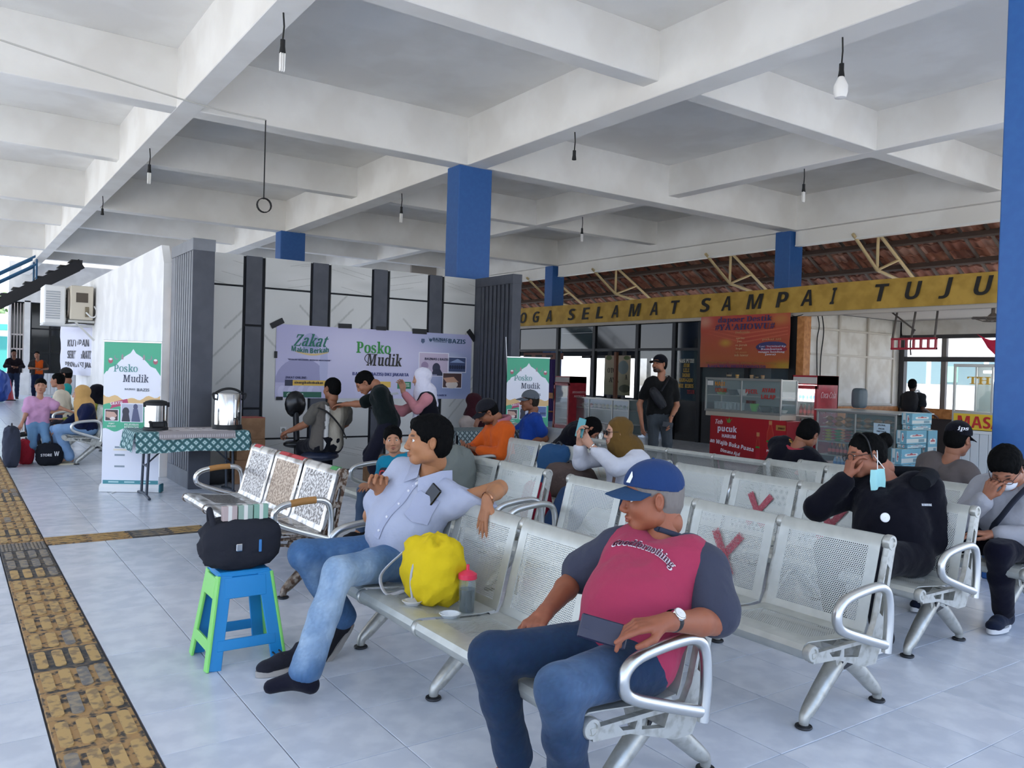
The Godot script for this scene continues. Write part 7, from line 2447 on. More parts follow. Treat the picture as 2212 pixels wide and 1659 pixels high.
func build_people() -> void:
	var far := {"cell": 0.02, "hcell": 0.011, "eyes": false}
	var mid := {"cell": 0.016, "hcell": 0.008, "eyes": false}
	var near := {"cell": 0.011, "hcell": 0.0045}
	var with := func(a: Dictionary, b: Dictionary) -> Dictionary:
		var d := a.duplicate()
		d.merge(b, true)
		return d
	# --- the two men on the front bench
	var denim := func(hexa: String, light: String, c: Vector3, r: float) -> Callable:
		var f := FastNoiseLite.new()
		f.frequency = 14.0
		var a := Color(hexa)
		var b := Color(light)
		return func(p: Vector3) -> Color: return a.lerp(b, clampf(1.15 - (p - c).length() / r + f.get_noise_3dv(p * 0.4) * 0.5, 0, 1)).darkened(0.10 * (f.get_noise_3d(p.x * 9, p.y * 2, p.z * 9) + 0.5))
	var m1: Dictionary = with.call(near, {"hip": V(1.86, 0.505, -3.68), "neck": V(2.02, 0.925, -3.56), "head": V(1.955, 1.085, -3.515), "face": V(-0.90, 0.05, -0.24), "crown": V(0.12, 1, 0.02), "cf": V(-0.75, 0.35, 0.42), "pf": V(-1, 0, 0.12), "shirt": "#a7acbe", "pants": "#55779f", "skin": "#a5714f", "hair": "thick", "fat": 0.045, "jowl": 0.008, "sleeve": 0.72, "loose": 0.02, "cuff": 0.072, "hem": 0.93, "tuck": 0.14, "shoe": "#232329", "sole": "#8f8a84", "sock": "#1b1c22", "look": V(0, 0.05, 1), "brow": 0.6,
		"la": {"e": V(2.25, 0.865, -3.31), "w": V(2.105, 0.838, -3.19), "dir": V(-0.28, -1, 0.06), "palm": V(0.95, -0.3, 0.1), "curl": 0.14, "spread": 0.16}, "ra": {"e": V(1.79, 0.685, -3.79), "w": V(1.81, 0.81, -3.73), "dir": V(-0.25, 0.8, 0.45), "palm": V(-0.4, 0.2, 0.6), "curl": 0.75, "thumb": 0.7},
		"ll": {"k": V(1.455, 0.52, -3.40), "a": V(1.275, 0.105, -3.33), "toe": V(-0.72, 0, -0.55), "bare": true}, "rl": {"k": V(1.43, 0.53, -3.77), "a": V(1.665, 0.165, -3.80), "toe": V(-0.72, -0.62, 0.25), "up": V(-0.6, 0.75, 0)},
		"pants_paint": denim.call("#47688f", "#a9bdd0", V(-0.42, 0.40, 0.30), 0.36)})
	person("reclining man in a pale grey-blue shirt and faded jeans, arm over the front bench", m1)
	var m2: Dictionary = with.call(near, {"hip": V(1.90, 0.51, -2.01), "neck": V(2.15, 0.865, -2.07), "head": V(2.115, 0.995, -2.125), "face": V(-0.88, -0.06, -0.46), "crown": V(0.05, 1, 0), "cf": V(-0.95, 0.1, 0.28), "pf": V(-1, 0, 0), "shirt": "#9c3550", "pants": "#2b3c55", "skin": "#91583f", "hair": "cap", "hair_col": "#77716c", "cap_col": "#223a63", "peak_col": "#28415f", "fat": 0.06, "jowl": 0.016, "sleeve": 0.80, "sleeve_col": "#3b3f4d", "loose": 0.018, "hem": 0.92, "cuff": 0.066, "tuck": 0.12, "brow": 0.45, "arm": 1.08, "hs": 1.02,
		"la": {"e": V(2.10, 0.635, -1.79), "w": V(1.815, 0.695, -1.735), "dir": V(-1, -0.12, -0.42), "palm": V(-0.2, -1, -0.2), "curl": [0.12, 0.4, 0.5, 0.55], "thumb": 0.6}, "ra": {"e": V(2.00, 0.66, -2.40), "w": V(1.74, 0.60, -2.25), "curl": 0.5},
		"ll": {"k": V(1.49, 0.515, -1.85), "a": V(1.64, 0.09, -1.95)}, "rl": {"k": V(1.475, 0.515, -2.19), "a": V(1.63, 0.09, -2.25)},
		"pants_paint": denim.call("#26374f", "#4d6482", V(-0.40, 0.55, 0.15), 0.22)})
	person("older man in a denim cap and red shirt with dark sleeves on the front bench", m2)
	dress_front_men(m1, m2)
	# --- boy behind
	var b3: Dictionary = with.call(mid, {"hip": V(3.05, 0.47, -5.90), "neck": V(2.99, 0.74, -5.91), "head": V(2.965, 0.86, -5.91), "face": V(-0.43, 0.02, 0.9), "cf": V(-0.75, 0, 0.62), "pf": V(-1, 0, 0.1), "s": 0.74, "hs": 0.86, "eyes": true, "hcell": 0.006, "shirt": "#177f9c", "pants": "#566a86", "skin": "#b58263", "hair": "thick", "shoe": "#2b2b30", "build": 0.9, "brow": 0.6,
		"la": {"w": V(2.88, 0.5, -5.72)}, "ra": {"w": V(2.78, 0.48, -5.92)}, "ll": {"k": V(2.79, 0.47, -5.82), "a": V(2.76, 0.12, -5.80)}, "rl": {"k": V(2.78, 0.47, -6.04), "a": V(2.75, 0.12, -6.02)}})
	person("boy in a turquoise T-shirt looking at us from behind the reclining man", b3)
	var pr := words("shirt_print", "GO!", "#c03a3a", b3._t, facing(Vector3(-0.19, 0.60, 0.11), V(-0.75, 0.1, 0.66)), 0, 0, 0.13, 0.07)
	obj("shirt_badge", mb().prism(rect(0.13, 0.11, 0.03), 0.004), hexmat("#1b2230"), b3._t, facing(Vector3(-0.188, 0.60, 0.109), V(-0.75, 0.1, 0.66)))
	# --- massage chair group at the booth
	var stripes := func(p: Vector3) -> Color:
		var x := p.x * -1.0
		if x > 0.105: return Color("#5a5650")
		if x > 0.075: return Color("#4f4b48")
		if x > 0.03: return Color("#d2d0cc")
		if x > 0.024: return Color("#6b655d")
		if x < -0.14: return Color("#6d675c")
		if x < -0.11: return Color("#8f897c")
		return Color("#b3aa9a")
	var p4: Dictionary = with.call(mid, {"hip": V(3.57, 0.56, -8.78), "neck": V(3.60, 1.02, -8.72), "head": V(3.60, 1.185, -8.74), "face": V(-0.35, -0.1, -0.93), "cf": V(-0.1, 0, -1), "shirt": "#b3aa9a", "shirt_paint": stripes, "sleeve_col": "#57534e", "pants": "#1b1c21", "skin": "#8a5b42", "shoe": "#1d1d1f", "build": 1.08, "tuck": 0.12,
		"la": {"e": V(3.32, 0.78, -8.80), "w": V(3.22, 0.70, -8.98), "curl": 0.8}, "ra": {"e": V(3.83, 0.78, -8.85), "w": V(3.75, 0.66, -9.05)}, "ll": {"k": V(3.42, 0.5, -9.15), "a": V(3.42, 0.1, -9.1)}, "rl": {"k": V(3.72, 0.5, -9.15), "a": V(3.72, 0.1, -9.1)}})
	person("man in a striped shirt with a cross-body strap, seen from behind on the massage chair", p4)
	obj("strap", mb().tube(curve([V(-0.20, 0.99, 0.06), V(-0.08, 0.93, 0.19), V(0.08, 0.77, 0.185), V(0.2, 0.63, 0.08)], 6), 0.028, 8, true, 0.25), mats.black, p4._t)
	var p5: Dictionary = with.call(mid, {"hip": V(3.99, 0.86, -8.06), "neck": V(3.90, 1.235, -8.14), "head": V(3.77, 1.27, -8.23), "face": V(-0.75, -0.62, -0.3), "crown": V(-0.6, 0.7, -0.2), "cf": V(-0.75, -0.35, -0.4), "pf": V(-0.8, 0, -0.5), "shirt": "#15171b", "pants": "#1a1c22", "skin": "#96644a", "shoe": "#17171a", "build": 1.12, "tuck": 0.16, "sleeve": 0.8,
		"la": {"e": V(3.90, 0.95, -7.95), "w": V(3.90, 0.73, -8.02), "dir": V(-0.1, -1, 0), "palm": V(-0.5, 0, -1), "curl": 0.6}, "ra": {"e": V(3.82, 1.03, -8.42), "w": V(3.70, 1.02, -8.55), "dir": V(-0.6, -0.1, -0.6), "palm": V(0, -1, 0), "curl": 0.3}, "ll": {"a": V(3.92, 0.09, -7.95)}, "rl": {"a": V(4.0, 0.09, -8.25)}})
	person("man in a black T-shirt bending forward, hand on the striped-shirt man's shoulder", p5)
	words("shirt_print", "POSKO MUDIK", "#b9bcc0", p5._t, facing(V(0.03, 1.16, 0.06), V(0.5, 0.62, 0.62), V(-0.3, 0.9, -0.3)), 0, 0, 0.2, 0.028)
	var p6: Dictionary = with.call(mid, {"hip": V(4.55, 0.82, -8.08), "neck": V(4.47, 1.18, -8.12), "head": V(4.43, 1.33, -8.15), "face": V(-0.8, -0.15, -0.6), "cf": V(-0.85, 0, -0.5), "shirt": "#14151a", "sleeve_col": "#c08088", "pants": "#17181d", "skin": "#b98a70", "hair": "hijab", "cap_col": "#cfcddb", "s": 0.94, "sleeve": 1.85, "tuck": 0.14, "shoe": "#1d1d20", "tail": V(-0.16, -0.45, 0.05),
		"la": {"e": V(4.33, 0.99, -8.05), "w": V(4.24, 1.17, -8.22), "dir": V(-0.2, 1, -0.1), "palm": V(-0.8, 0, 0.5), "curl": 0.5}, "ra": {"e": V(4.27, 0.95, -8.3), "w": V(4.15, 1.0, -8.4)}, "ll": {"a": V(4.55, 0.08, -8.0)}, "rl": {"a": V(4.5, 0.08, -8.25)}})
	person("woman in a white headscarf, black vest and pink sleeves standing by the marble wall", p6)
	var p7: Dictionary = with.call(far, {"hip": V(5.70, 0.50, -9.0), "neck": V(5.66, 0.86, -8.98), "head": V(5.67, 1.01, -8.96), "face": V(0.62, -0.15, 0.75), "cf": V(0.25, 0, 1), "shirt": "#a69a94", "pants": "#2a2a30", "skin": "#b3826a", "hair": "hijab", "cap_col": "#371820", "mask": "#15151a", "sleeve": 1.9, "hcell": 0.008, "la": {"w": V(5.82, 0.72, -8.72)}, "ra": {"w": V(5.55, 0.72, -8.75)}, "ll": {"k": V(5.8, 0.5, -8.6), "a": V(5.8, 0.1, -8.6)}, "rl": {"k": V(5.6, 0.5, -8.6), "a": V(5.6, 0.1, -8.6)}, "shoe": "#222226"})
	person("woman in a maroon headscarf and black mask sitting behind the registration table", p7)
	# --- middle of the hall
	var p8: Dictionary = with.call(mid, {"hip": V(4.62, 0.52, -6.78), "neck": V(4.60, 0.935, -6.80), "head": V(4.49, 1.025, -6.86), "face": V(-0.78, -0.52, -0.34), "crown": V(-0.5, 0.85, -0.1), "cf": V(-0.92, -0.25, -0.1), "pf": V(-1, 0, 0), "shirt": "#c2561f", "pants": "#2b2d33", "skin": "#8f5d42", "hair": "cap", "cap_col": "#1d1d22", "beard": 0.7, "sleeve": 1.85, "loose": 0.02, "glasses": "#191919", "shoe": "#222226",
		"la": {"e": V(4.50, 0.62, -6.58), "w": V(4.36, 0.65, -6.84), "dir": V(-0.8, 0.25, -0.4), "palm": V(-0.1, 0.9, -0.3), "curl": 0.35}, "ra": {"e": V(4.42, 0.62, -7.02), "w": V(4.34, 0.66, -6.95), "curl": 0.4}, "ll": {"k": V(4.16, 0.5, -6.66), "a": V(4.16, 0.09, -6.66)}, "rl": {"k": V(4.16, 0.5, -6.92), "a": V(4.16, 0.09, -6.92)}})
	person("man in an orange jacket and black cap looking down at his hands", p8)
	obj("strap", mb().tube(curve([V(-0.02, 0.94, -0.12), V(0.10, 0.86, 0.06), V(0.12, 0.68, 0.16), V(0.02, 0.56, 0.20)], 6), 0.02, 8, true, 0.4), mats.black, p8._t)
	blob("hip_bag", V(0.05, 0.07, 0.1), hexmat("#4c4b50", 0.9), p8._t, 0.55, 4).position = V(0.03, 0, 0.19)
	obj("collar_scarf", mb().tube(curve([V(-0.09, 0.93, 0.06), V(0.0, 0.965, 0.10), V(0.07, 0.98, 0.0), V(0.0, 0.965, -0.11), V(-0.09, 0.93, -0.07)], 5), 0.026, 8), hexmat("#a0606a", 0.9), p8._t)
	var p9: Dictionary = with.call(mid, {"hip": V(5.68, 0.50, -7.80), "neck": V(5.77, 0.945, -7.80), "head": V(5.72, 1.09, -7.83), "face": V(-0.88, -0.02, -0.45), "cf": V(-0.85, 0, -0.35), "shirt": "#203f8c", "pants": "#2a2c33", "skin": "#83543d", "hair": "cap", "hair_col": "#2b2826", "cap_col": "#5a5f66", "shoe": "#222226", "la": {"e": V(5.80, 0.66, -7.60), "w": V(5.56, 0.62, -7.68)}, "ra": {"e": V(5.60, 0.65, -8.0), "w": V(5.46, 0.66, -7.86)}, "ll": {"k": V(5.26, 0.5, -7.7), "a": V(5.26, 0.09, -7.7)}, "rl": {"k": V(5.26, 0.5, -7.95), "a": V(5.26, 0.09, -7.95)}})
	person("man in a blue polo shirt and grey cap before the right roll-up banner", p9)
	obj("collar_trim", mb().tube(curve([V(-0.02, 0.96, 0.09), V(0.12, 0.955, 0.06), V(0.17, 0.96, -0.03), V(0.1, 0.955, -0.1)], 5), 0.006, 6), hexmat("#c9d0e6"), p9._t)
	var p10: Dictionary = with.call(mid, {"hip": V(5.50, 0.52, -7.02), "neck": V(5.70, 0.885, -6.86), "head": V(5.80, 0.84, -6.78), "face": V(0.35, -0.9, 0.3), "crown": V(0.8, 0.3, 0.5), "cf": V(0.6, -0.6, 0.45), "pf": V(1, 0, 0.4), "shirt": "#131419", "pants": "#1d1e24", "skin": "#a06a50", "hair": "long", "sleeve": 0.9, "shoe": "#222226", "la": {"e": V(5.85, 0.66, -6.95), "w": V(5.98, 0.60, -6.78)}, "ra": {"e": V(5.70, 0.64, -6.6), "w": V(5.85, 0.60, -6.55)}, "ll": {"k": V(5.95, 0.5, -6.95), "a": V(5.95, 0.09, -6.95)}, "rl": {"k": V(5.9, 0.5, -6.7), "a": V(5.9, 0.09, -6.7)}})
	person("dark-haired person in black bent far forward behind the raised phone", p10)
	var p11: Dictionary = with.call(mid, {"hip": V(4.40, 0.50, -4.70), "neck": V(4.40, 0.865, -4.69), "head": V(4.32, 0.985, -4.73), "face": V(-0.88, 0.02, -0.38), "cf": V(-0.92, 0, -0.12), "pf": V(-1, 0, -0.1), "shirt": "#c6c6cd", "pants": "#34486a", "skin": "#c2957c", "hair": "hijab", "cap_col": "#5f4825", "glasses": "#1b1b1d", "shade": true, "hcell": 0.0055, "s": 0.95, "sleeve": 1.75, "loose": 0.022, "bust": 0.5, "tuck": 0.2, "shoe": "#2b2b30",
		"la": {"e": V(4.17, 0.735, -4.57), "w": V(4.11, 0.885, -4.80), "dir": V(-0.25, 0.6, -0.45), "palm": V(0.5, 0.2, -0.6), "curl": 0.55}, "ra": {"e": V(4.14, 0.74, -4.95), "w": V(4.07, 0.90, -4.89), "dir": V(-0.1, 0.8, 0.1), "palm": V(0.3, 0.2, 0.9), "curl": 0.6}, "ll": {"k": V(3.96, 0.5, -4.66), "a": V(3.72, 0.12, -4.72)}, "rl": {"k": V(3.96, 0.5, -4.88), "a": V(3.70, 0.12, -4.92)}})
	person("woman in an olive headscarf, sunglasses and white blouse holding up a phone", p11)
	obj("bag_strap", mb().tube(curve([V(-0.16, 0.72, 0.04), V(-0.2, 0.58, 0.06), V(-0.17, 0.53, -0.06)], 5), 0.012, 8, true, 0.4), hexmat("#5a4030"), p11._t)
	obj("watch", mb().lathe([V2(0.032, -0.008), V2(0.036, 0.0), V2(0.032, 0.008)], 14, facing(V(-0.28, 0.875, -0.09), V(-0.3, 0.5, -0.7)) * Transform3D(Basis(Vector3.RIGHT, PI / 2), Vector3.ZERO)), mats.chrome, p11._t)
	var ph := thing("phone", "turquoise-edged phone held up by the woman in the olive headscarf", "phone", V(4.055, 1.02, -4.865))
	var phx := facing(Vector3.ZERO, V(0.75, -0.1, -0.15), V(0.1, 1, 0.15)).basis
	obj("case", mb().box(Vector3.ZERO, V(0.074, 0.15, 0.009), phx, 0.004), hexmat("#3f8f96", 0.3), ph)
	obj("screen", mb().box(phx.z * 0.0055, V(0.066, 0.14, 0.001), phx), mats.black_gloss, ph)
	var p12: Dictionary = with.call(mid, {"hip": V(8.52, 0.90, -8.45), "neck": V(8.53, 1.425, -8.44), "head": V(8.49, 1.605, -8.45), "face": V(-0.9, 0.1, 0.05), "cf": V(-0.6, 0, 0.8), "shirt": "#16171c", "pants": "#3f4348", "skin": "#a06c52", "hair": "cap", "cap_col": "#141416", "beard": 0.8, "shoe": "#202020", "s": 1.02, "hs": 1.08, "hcell": 0.007, "build": 0.95,
		"la": {"w": V(8.50, 0.84, -8.20), "e": V(8.73, 1.02, -8.31), "dir": V(-0.25, -1, 0.15), "palm": V(-0.6, 0, -0.8), "curl": 0.35}, "ra": {"w": V(8.24, 0.76, -8.52), "e": V(8.29, 1.02, -8.63), "dir": V(0.05, -1, 0.15), "palm": V(1, 0, 0.2), "curl": 0.25}, "ll": {"a": V(8.60, 0.085, -8.36)}, "rl": {"a": V(8.42, 0.085, -8.50)}})
	person("man in black T-shirt and cap standing before the dark shop door", p12)
	blob("chest_bag", V(0.075, 0.17, 0.07), hexmat("#15161b", 0.7), p12._t, 0.0, 6).transform = Transform3D(Basis(V(0.6, 0, -0.8), -0.6) * Basis(Vector3.UP, 0.65), V(-0.15, 1.12, 0.11))
	obj("bag_strap", mb().tube(curve([V(-0.14, 1.22, 0.16), V(0.06, 1.42, 0.11), V(0.13, 1.42, -0.04), V(0.06, 1.25, -0.16)], 6), 0.018, 8, true, 0.3), hexmat("#15161b", 0.7), p12._t)
	obj("watch", mb().lathe([V2(0.034, -0.012), V2(0.037, 0.0), V2(0.034, 0.012)], 14, Transform3D(Basis(Vector3.BACK, 0.5), V(0.0, 0.865, 0.235))), mats.black, p12._t)
	tag(obj("phone", mb().box(Vector3.ZERO, V(0.075, 0.15, 0.01), facing(Vector3.ZERO, V(-0.6, 0, 0.8)).basis * Basis(Vector3.BACK, 1.4), 0.004), hexmat("#26282c", 0.4), null, Transform3D(Basis.IDENTITY, V(8.42, 0.75, -8.18))), "dark phone held low against the trousers of the standing capped man", "phone")
	# --- backs and sleepers on the right
	var p13: Dictionary = with.call(mid, {"hip": V(5.66, 0.50, -4.32), "neck": V(5.90, 0.905, -4.20), "head": V(5.96, 0.985, -4.17), "face": V(0.85, -0.5, -0.1), "crown": V(0.5, 0.85, 0.1), "cf": V(0.85, -0.4, -0.1), "pf": V(1, 0, 0), "shirt": "#121217", "pants": "#22242b", "skin": "#8d5c44", "sleeve": 1.7, "build": 1.08, "shoe": "#222226", "la": {"e": V(6.05, 0.62, -4.45), "w": V(6.25, 0.58, -4.3)}, "ra": {"e": V(6.05, 0.62, -3.92), "w": V(6.25, 0.58, -4.1)}, "ll": {"k": V(6.12, 0.5, -4.42), "a": V(6.15, 0.09, -4.42)}, "rl": {"k": V(6.12, 0.5, -4.18), "a": V(6.15, 0.09, -4.18)}})
	person("man in a black shirt with a red back print, head bowed, facing the shops", p13)
	var p14: Dictionary = with.call(near, {"hip": V(4.34, 0.51, -2.46), "neck": V(4.45, 0.905, -2.57), "head": V(4.36, 1.015, -2.665), "face": V(-0.86, -0.1, -0.46), "cf": V(-0.88, 0, 0.3), "pf": V(-1, 0, 0), "shirt": "#12141a", "pants": "#10111a", "skin": "#96614a", "hair": "bun", "fat": 0.05, "bust": 0.6, "build": 1.12, "arm": 1.2, "sleeve": 1.9, "loose": 0.02, "tuck": 0.17, "leg": 1.1, "hem": 0.82, "cell": 0.013, "hcell": 0.005, "shoe": "#1b1b1e", "glasses": "#2a211d", "hs": 1.04,
		"la": {"e": V(4.47, 0.575, -2.30), "w": V(4.20, 0.53, -2.42), "curl": 0.4}, "ra": {"e": V(4.17, 0.70, -2.84), "w": V(4.235, 0.885, -2.70), "dir": V(0.1, 0.85, 0.12), "palm": V(0.85, 0.1, 0.5), "curl": 0.6, "thumb": 0.8}, "ll": {"k": V(3.98, 0.51, -2.36), "a": V(4.14, 0.10, -2.40)}, "rl": {"k": V(3.97, 0.51, -2.62), "a": V(4.12, 0.10, -2.66)}})
	person("woman in a black padded jacket taking off a pale blue mask, hair in a bun", p14)
	var hb: Basis = p14._hb
	var hc: Vector3 = p14._hc
	var mk := []
	for a in 5:
		var r := []
		for k in 7: r.append(hc + V(-0.075 + 0.035 * a * 0.1, -0.06 - 0.032 * a, 0.12 + 0.012 * sin(k * 1.05)) + V(0.6, 0.1, 0.55).normalized() * (k / 6.0 - 0.5) * 0.085 * (1.0 - 0.06 * absf(a - 2)))
		mk.append(r)
	var mm := obj("face_mask", mb().grid(mk), hexmat("#9fd8d8", 0.85), p14._t)
	obj("ear_loop", mb().tube(curve([mk[0][6], hc + hb * V(0.075, 0.02, 0.0), hc + hb * V(0.082, 0.03, -0.025), mk[0][3]], 6), 0.0025, 6), mats.white_plastic, mm)
	obj("ear_loop", mb().tube(curve([mk[4][1], mk[4][3] + V(0, -0.05, 0.01), mk[4][4] + V(0.01, -0.02, 0.01), mk[4][5] + V(0, -0.045, 0.01), mk[4][6]], 6), 0.002, 6), mats.white_plastic, mm)
	obj("hood", mb().tube(curve([V(0.02, 0.90, 0.12), V(0.18, 0.93, 0.08), V(0.24, 0.92, -0.06), V(0.18, 0.91, -0.2), V(0.02, 0.9, -0.26)], 6), 0.055, 12, true, 0.75), cloth("#14161b"), p14._t)
	obj("headband", mb().tube(curve([hc + hb * V(0.09, -0.01, 0.012), hc + hb * V(0.075, 0.095, 0.022), hc + hb * V(0, 0.135, 0.028), hc + hb * V(-0.075, 0.095, 0.022), hc + hb * V(-0.09, -0.01, 0.012)], 6), 0.008, 8, true, 0.5), mats.black, p14._t)
	obj("badge", mb().lathe([V2(0.001, 0.006), V2(0.024, 0.004), V2(0.026, 0)], 18, facing(V(-0.21, 0.72, 0.06), V(-0.6, 0.1, 0.75)) * Transform3D(Basis(Vector3.RIGHT, PI / 2), Vector3.ZERO)), mats.white_plastic, p14._t)
	words("maker_name", "THE NORTH FACE", "#c9ccd0", p14._t, facing(V(-0.07, 0.80, 0.205), V(-0.5, 0.25, 0.85)), 0, 0, 0.055, 0.012)
	var p15: Dictionary = with.call(mid, {"hip": V(5.96, 0.50, -3.14), "neck": V(6.12, 0.895, -3.05), "head": V(6.15, 1.035, -3.03), "face": V(0.95, -0.2, 0.05), "cf": V(0.95, -0.15, 0.1), "pf": V(1, 0, -0.25), "shirt": "#57504f", "pants": "#22242b", "skin": "#8f5f47", "hair": "cap", "cap_col": "#131317", "shoe": "#222226", "la": {"e": V(6.15, 0.62, -3.3), "w": V(6.3, 0.6, -3.2)}, "ra": {"e": V(6.1, 0.63, -2.85), "w": V(6.28, 0.6, -3.05)}, "ll": {"k": V(6.33, 0.5, -3.45), "a": V(6.35, 0.09, -3.45)}, "rl": {"k": V(6.33, 0.5, -3.22), "a": V(6.33, 0.09, -3.22)}})
	person("man in a black cap and brown-grey T-shirt facing the shops by the right column", p15)
	words("cap_lettering", "ips", "#d9d9dc", p15._t, facing(p15._hc + V(-0.085, 0.085, 0.075), V(-0.75, 0.35, 0.55)), 0, 0, 0.07, 0.04, "Droid Serif", true, 0.3)
	var p16: Dictionary = with.call(near, {"hip": V(5.30, 0.51, -2.28), "neck": V(5.26, 0.88, -2.24), "head": V(5.13, 0.955, -2.245), "face": V(-0.72, -0.66, 0.12), "crown": V(-0.62, 0.78, 0.05), "cf": V(-0.9, -0.22, 0.1), "pf": V(-1, 0, 0), "shirt": "#9c9da3", "pants": "#12151d", "skin": "#a06c54", "hair": "thick", "sleeve": 1.9, "loose": 0.024, "cell": 0.013, "hcell": 0.006, "eyes": false, "shoe": "#1b2130", "sole": "#c9c9c9", "mask": "#d3d7de", "glasses": "#3a2a26", "fat": 0.02,
		"la": {"e": V(5.20, 0.58, -2.02), "w": V(5.02, 0.575, -2.24), "dir": V(-0.5, 0, -0.8), "palm": V(0, -1, 0), "curl": 0.3}, "ra": {"e": V(5.06, 0.62, -2.46), "w": V(5.035, 0.77, -2.31), "dir": V(0.05, 0.9, 0.3), "palm": V(0.7, 0.3, 0.3), "curl": 0.75}, "ll": {"k": V(4.93, 0.50, -2.18), "a": V(5.16, 0.095, -2.24), "toe": V(-1, 0, 0.1)}, "rl": {"k": V(4.95, 0.50, -2.52), "a": V(5.20, 0.095, -2.68), "toe": V(-1, 0, -0.1)}})
	person("man in a grey sweatshirt and dark trousers, head bowed onto his hand", p16)
	obj("strap", mb().tube(curve([V(-0.10, 0.90, 0.16), V(-0.20, 0.78, 0.10), V(-0.22, 0.66, 0.03), V(-0.16, 0.58, -0.05)], 6), 0.026, 8, true, 0.3), hexmat("#1b2233", 0.8), p16._t)
	# --- far ones
	var p17: Dictionary = with.call(far, {"hip": V(15.48, 0.86, -8.48), "neck": V(15.44, 1.25, -8.50), "head": V(15.44, 1.40, -8.51), "face": V(0.95, -0.1, -0.2), "cf": V(0.95, 0, -0.2), "shirt": "#2a2c30", "pants": "#22242b", "skin": "#4d352b", "s": 0.95, "shoe": "#222226", "la": {"w": V(15.6, 0.85, -8.75)}, "ra": {"w": V(15.6, 0.85, -8.2)}, "ll": {"a": V(15.48, 0.08, -8.58)}, "rl": {"a": V(15.48, 0.08, -8.38)}})
	person("person with a dark backpack looking out of the bright stall window", p17)
	var bp := thing("backpack", "dark backpack worn by the person at the bright stall window", "backpack", V(15.30, 0.88, -8.47))
	blob("body", V(0.09, 0.2, 0.15), hexmat("#17181c", 0.8), bp, 0.2, 2)
	obj("strap", mb().tube(curve([V(0.0, 0.38, 0.08), V(0.12, 0.42, 0.09), V(0.2, 0.3, 0.1)], 5), 0.02, 8), mats.white_plastic, bp)
	var p18: Dictionary = with.call(far, {"hip": V(1.04, 0.54, -12.80), "neck": V(1.06, 0.905, -12.80), "head": V(1.065, 1.055, -12.78), "face": V(-0.08, 0.02, 1), "cf": V(0.05, 0, 1), "s": 0.70, "hs": 0.86, "cell": 0.014, "hcell": 0.009, "shirt": "#c596b8", "pants": "#6c92b6", "skin": "#b3836a", "hair": "bun", "fringe": -0.02, "sleeve": 0.85, "loose": 0.02, "build": 1.05, "shoe": "#8a8378", "la": {"e": V(1.24, 0.78, -12.76), "w": V(1.40, 0.72, -12.70)}, "ra": {"e": V(0.91, 0.72, -12.75), "w": V(0.85, 0.57, -12.66)}, "ll": {"a": V(1.14, 0.065, -12.74)}, "rl": {"a": V(0.96, 0.065, -12.90)}})
	person("small smiling girl in a pink T-shirt and light jeans standing at left", p18)
	var p19: Dictionary = with.call(far, {"hip": V(1.62, 0.50, -12.50), "neck": V(1.58, 0.81, -12.54), "head": V(1.53, 0.955, -12.57), "face": V(-0.92, -0.05, -0.2), "cf": V(-0.92, -0.1, 0.1), "pf": V(-1, 0, 0), "cell": 0.015, "hcell": 0.009, "shirt": "#19213c", "pants": "#7b9abf", "skin": "#b98c74", "hair": "hijab", "cap_col": "#bd955c", "s": 0.95, "sleeve": 1.85, "tuck": 0.16, "drape": 0.22, "cuff": 0.075, "la": {"e": V(1.52, 0.55, -12.33), "w": V(1.32, 0.47, -12.55)}, "ra": {"e": V(1.42, 0.56, -12.74), "w": V(1.25, 0.46, -12.72)}, "ll": {"k": V(1.25, 0.485, -12.42), "a": V(1.40, 0.09, -12.50)}, "rl": {"k": V(1.24, 0.485, -12.66), "a": V(1.34, 0.09, -12.70)}})
	person("woman in a sand-yellow headscarf and navy top seated on the far-left bench", p19)
	for k in 2: shoe_flip(p19._t, V([1.40, 1.34][k], 0, [-12.50, -12.70][k]) - p19._t.position)
	var p20: Dictionary = with.call(far, {"hip": V(1.66, 0.50, -13.25), "neck": V(1.80, 0.80, -13.22), "head": V(1.80, 0.945, -13.22), "face": V(-0.95, 0, -0.3), "cf": V(-0.95, 0, 0), "shirt": "#868b30", "pants": "#2b2d33", "skin": "#b0806a", "hair": "hijab", "cap_col": "#131317", "drape": 0.1, "sleeve": 1.8, "shoe": "#222226", "la": {"w": V(1.36, 0.55, -13.15)}, "ra": {"w": V(1.36, 0.55, -13.35)}, "ll": {"k": V(1.28, 0.5, -13.15), "a": V(1.3, 0.09, -13.15)}, "rl": {"k": V(1.28, 0.5, -13.38), "a": V(1.3, 0.09, -13.38)}})
	person("person in a black headscarf and olive top behind the yellow-scarfed woman", p20)
	var p21: Dictionary = with.call(far, {"hip": V(1.64, 0.50, -15.3), "neck": V(1.58, 0.90, -15.36), "head": V(1.52, 1.07, -15.4), "face": V(-0.85, 0, -0.5), "cf": V(-0.9, -0.1, -0.3), "shirt": "#c4b9a6", "pants": "#2f3a55", "skin": "#9c6d55", "shoe": "#222226", "la": {"w": V(1.32, 0.55, -15.15)}, "ra": {"w": V(1.32, 0.55, -15.5)}, "ll": {"k": V(1.22, 0.5, -15.15), "a": V(1.22, 0.09, -15.15)}, "rl": {"k": V(1.22, 0.5, -15.45), "a": V(1.22, 0.09, -15.45)}})
	person("man in a beige shirt seated behind the small girl", p21)
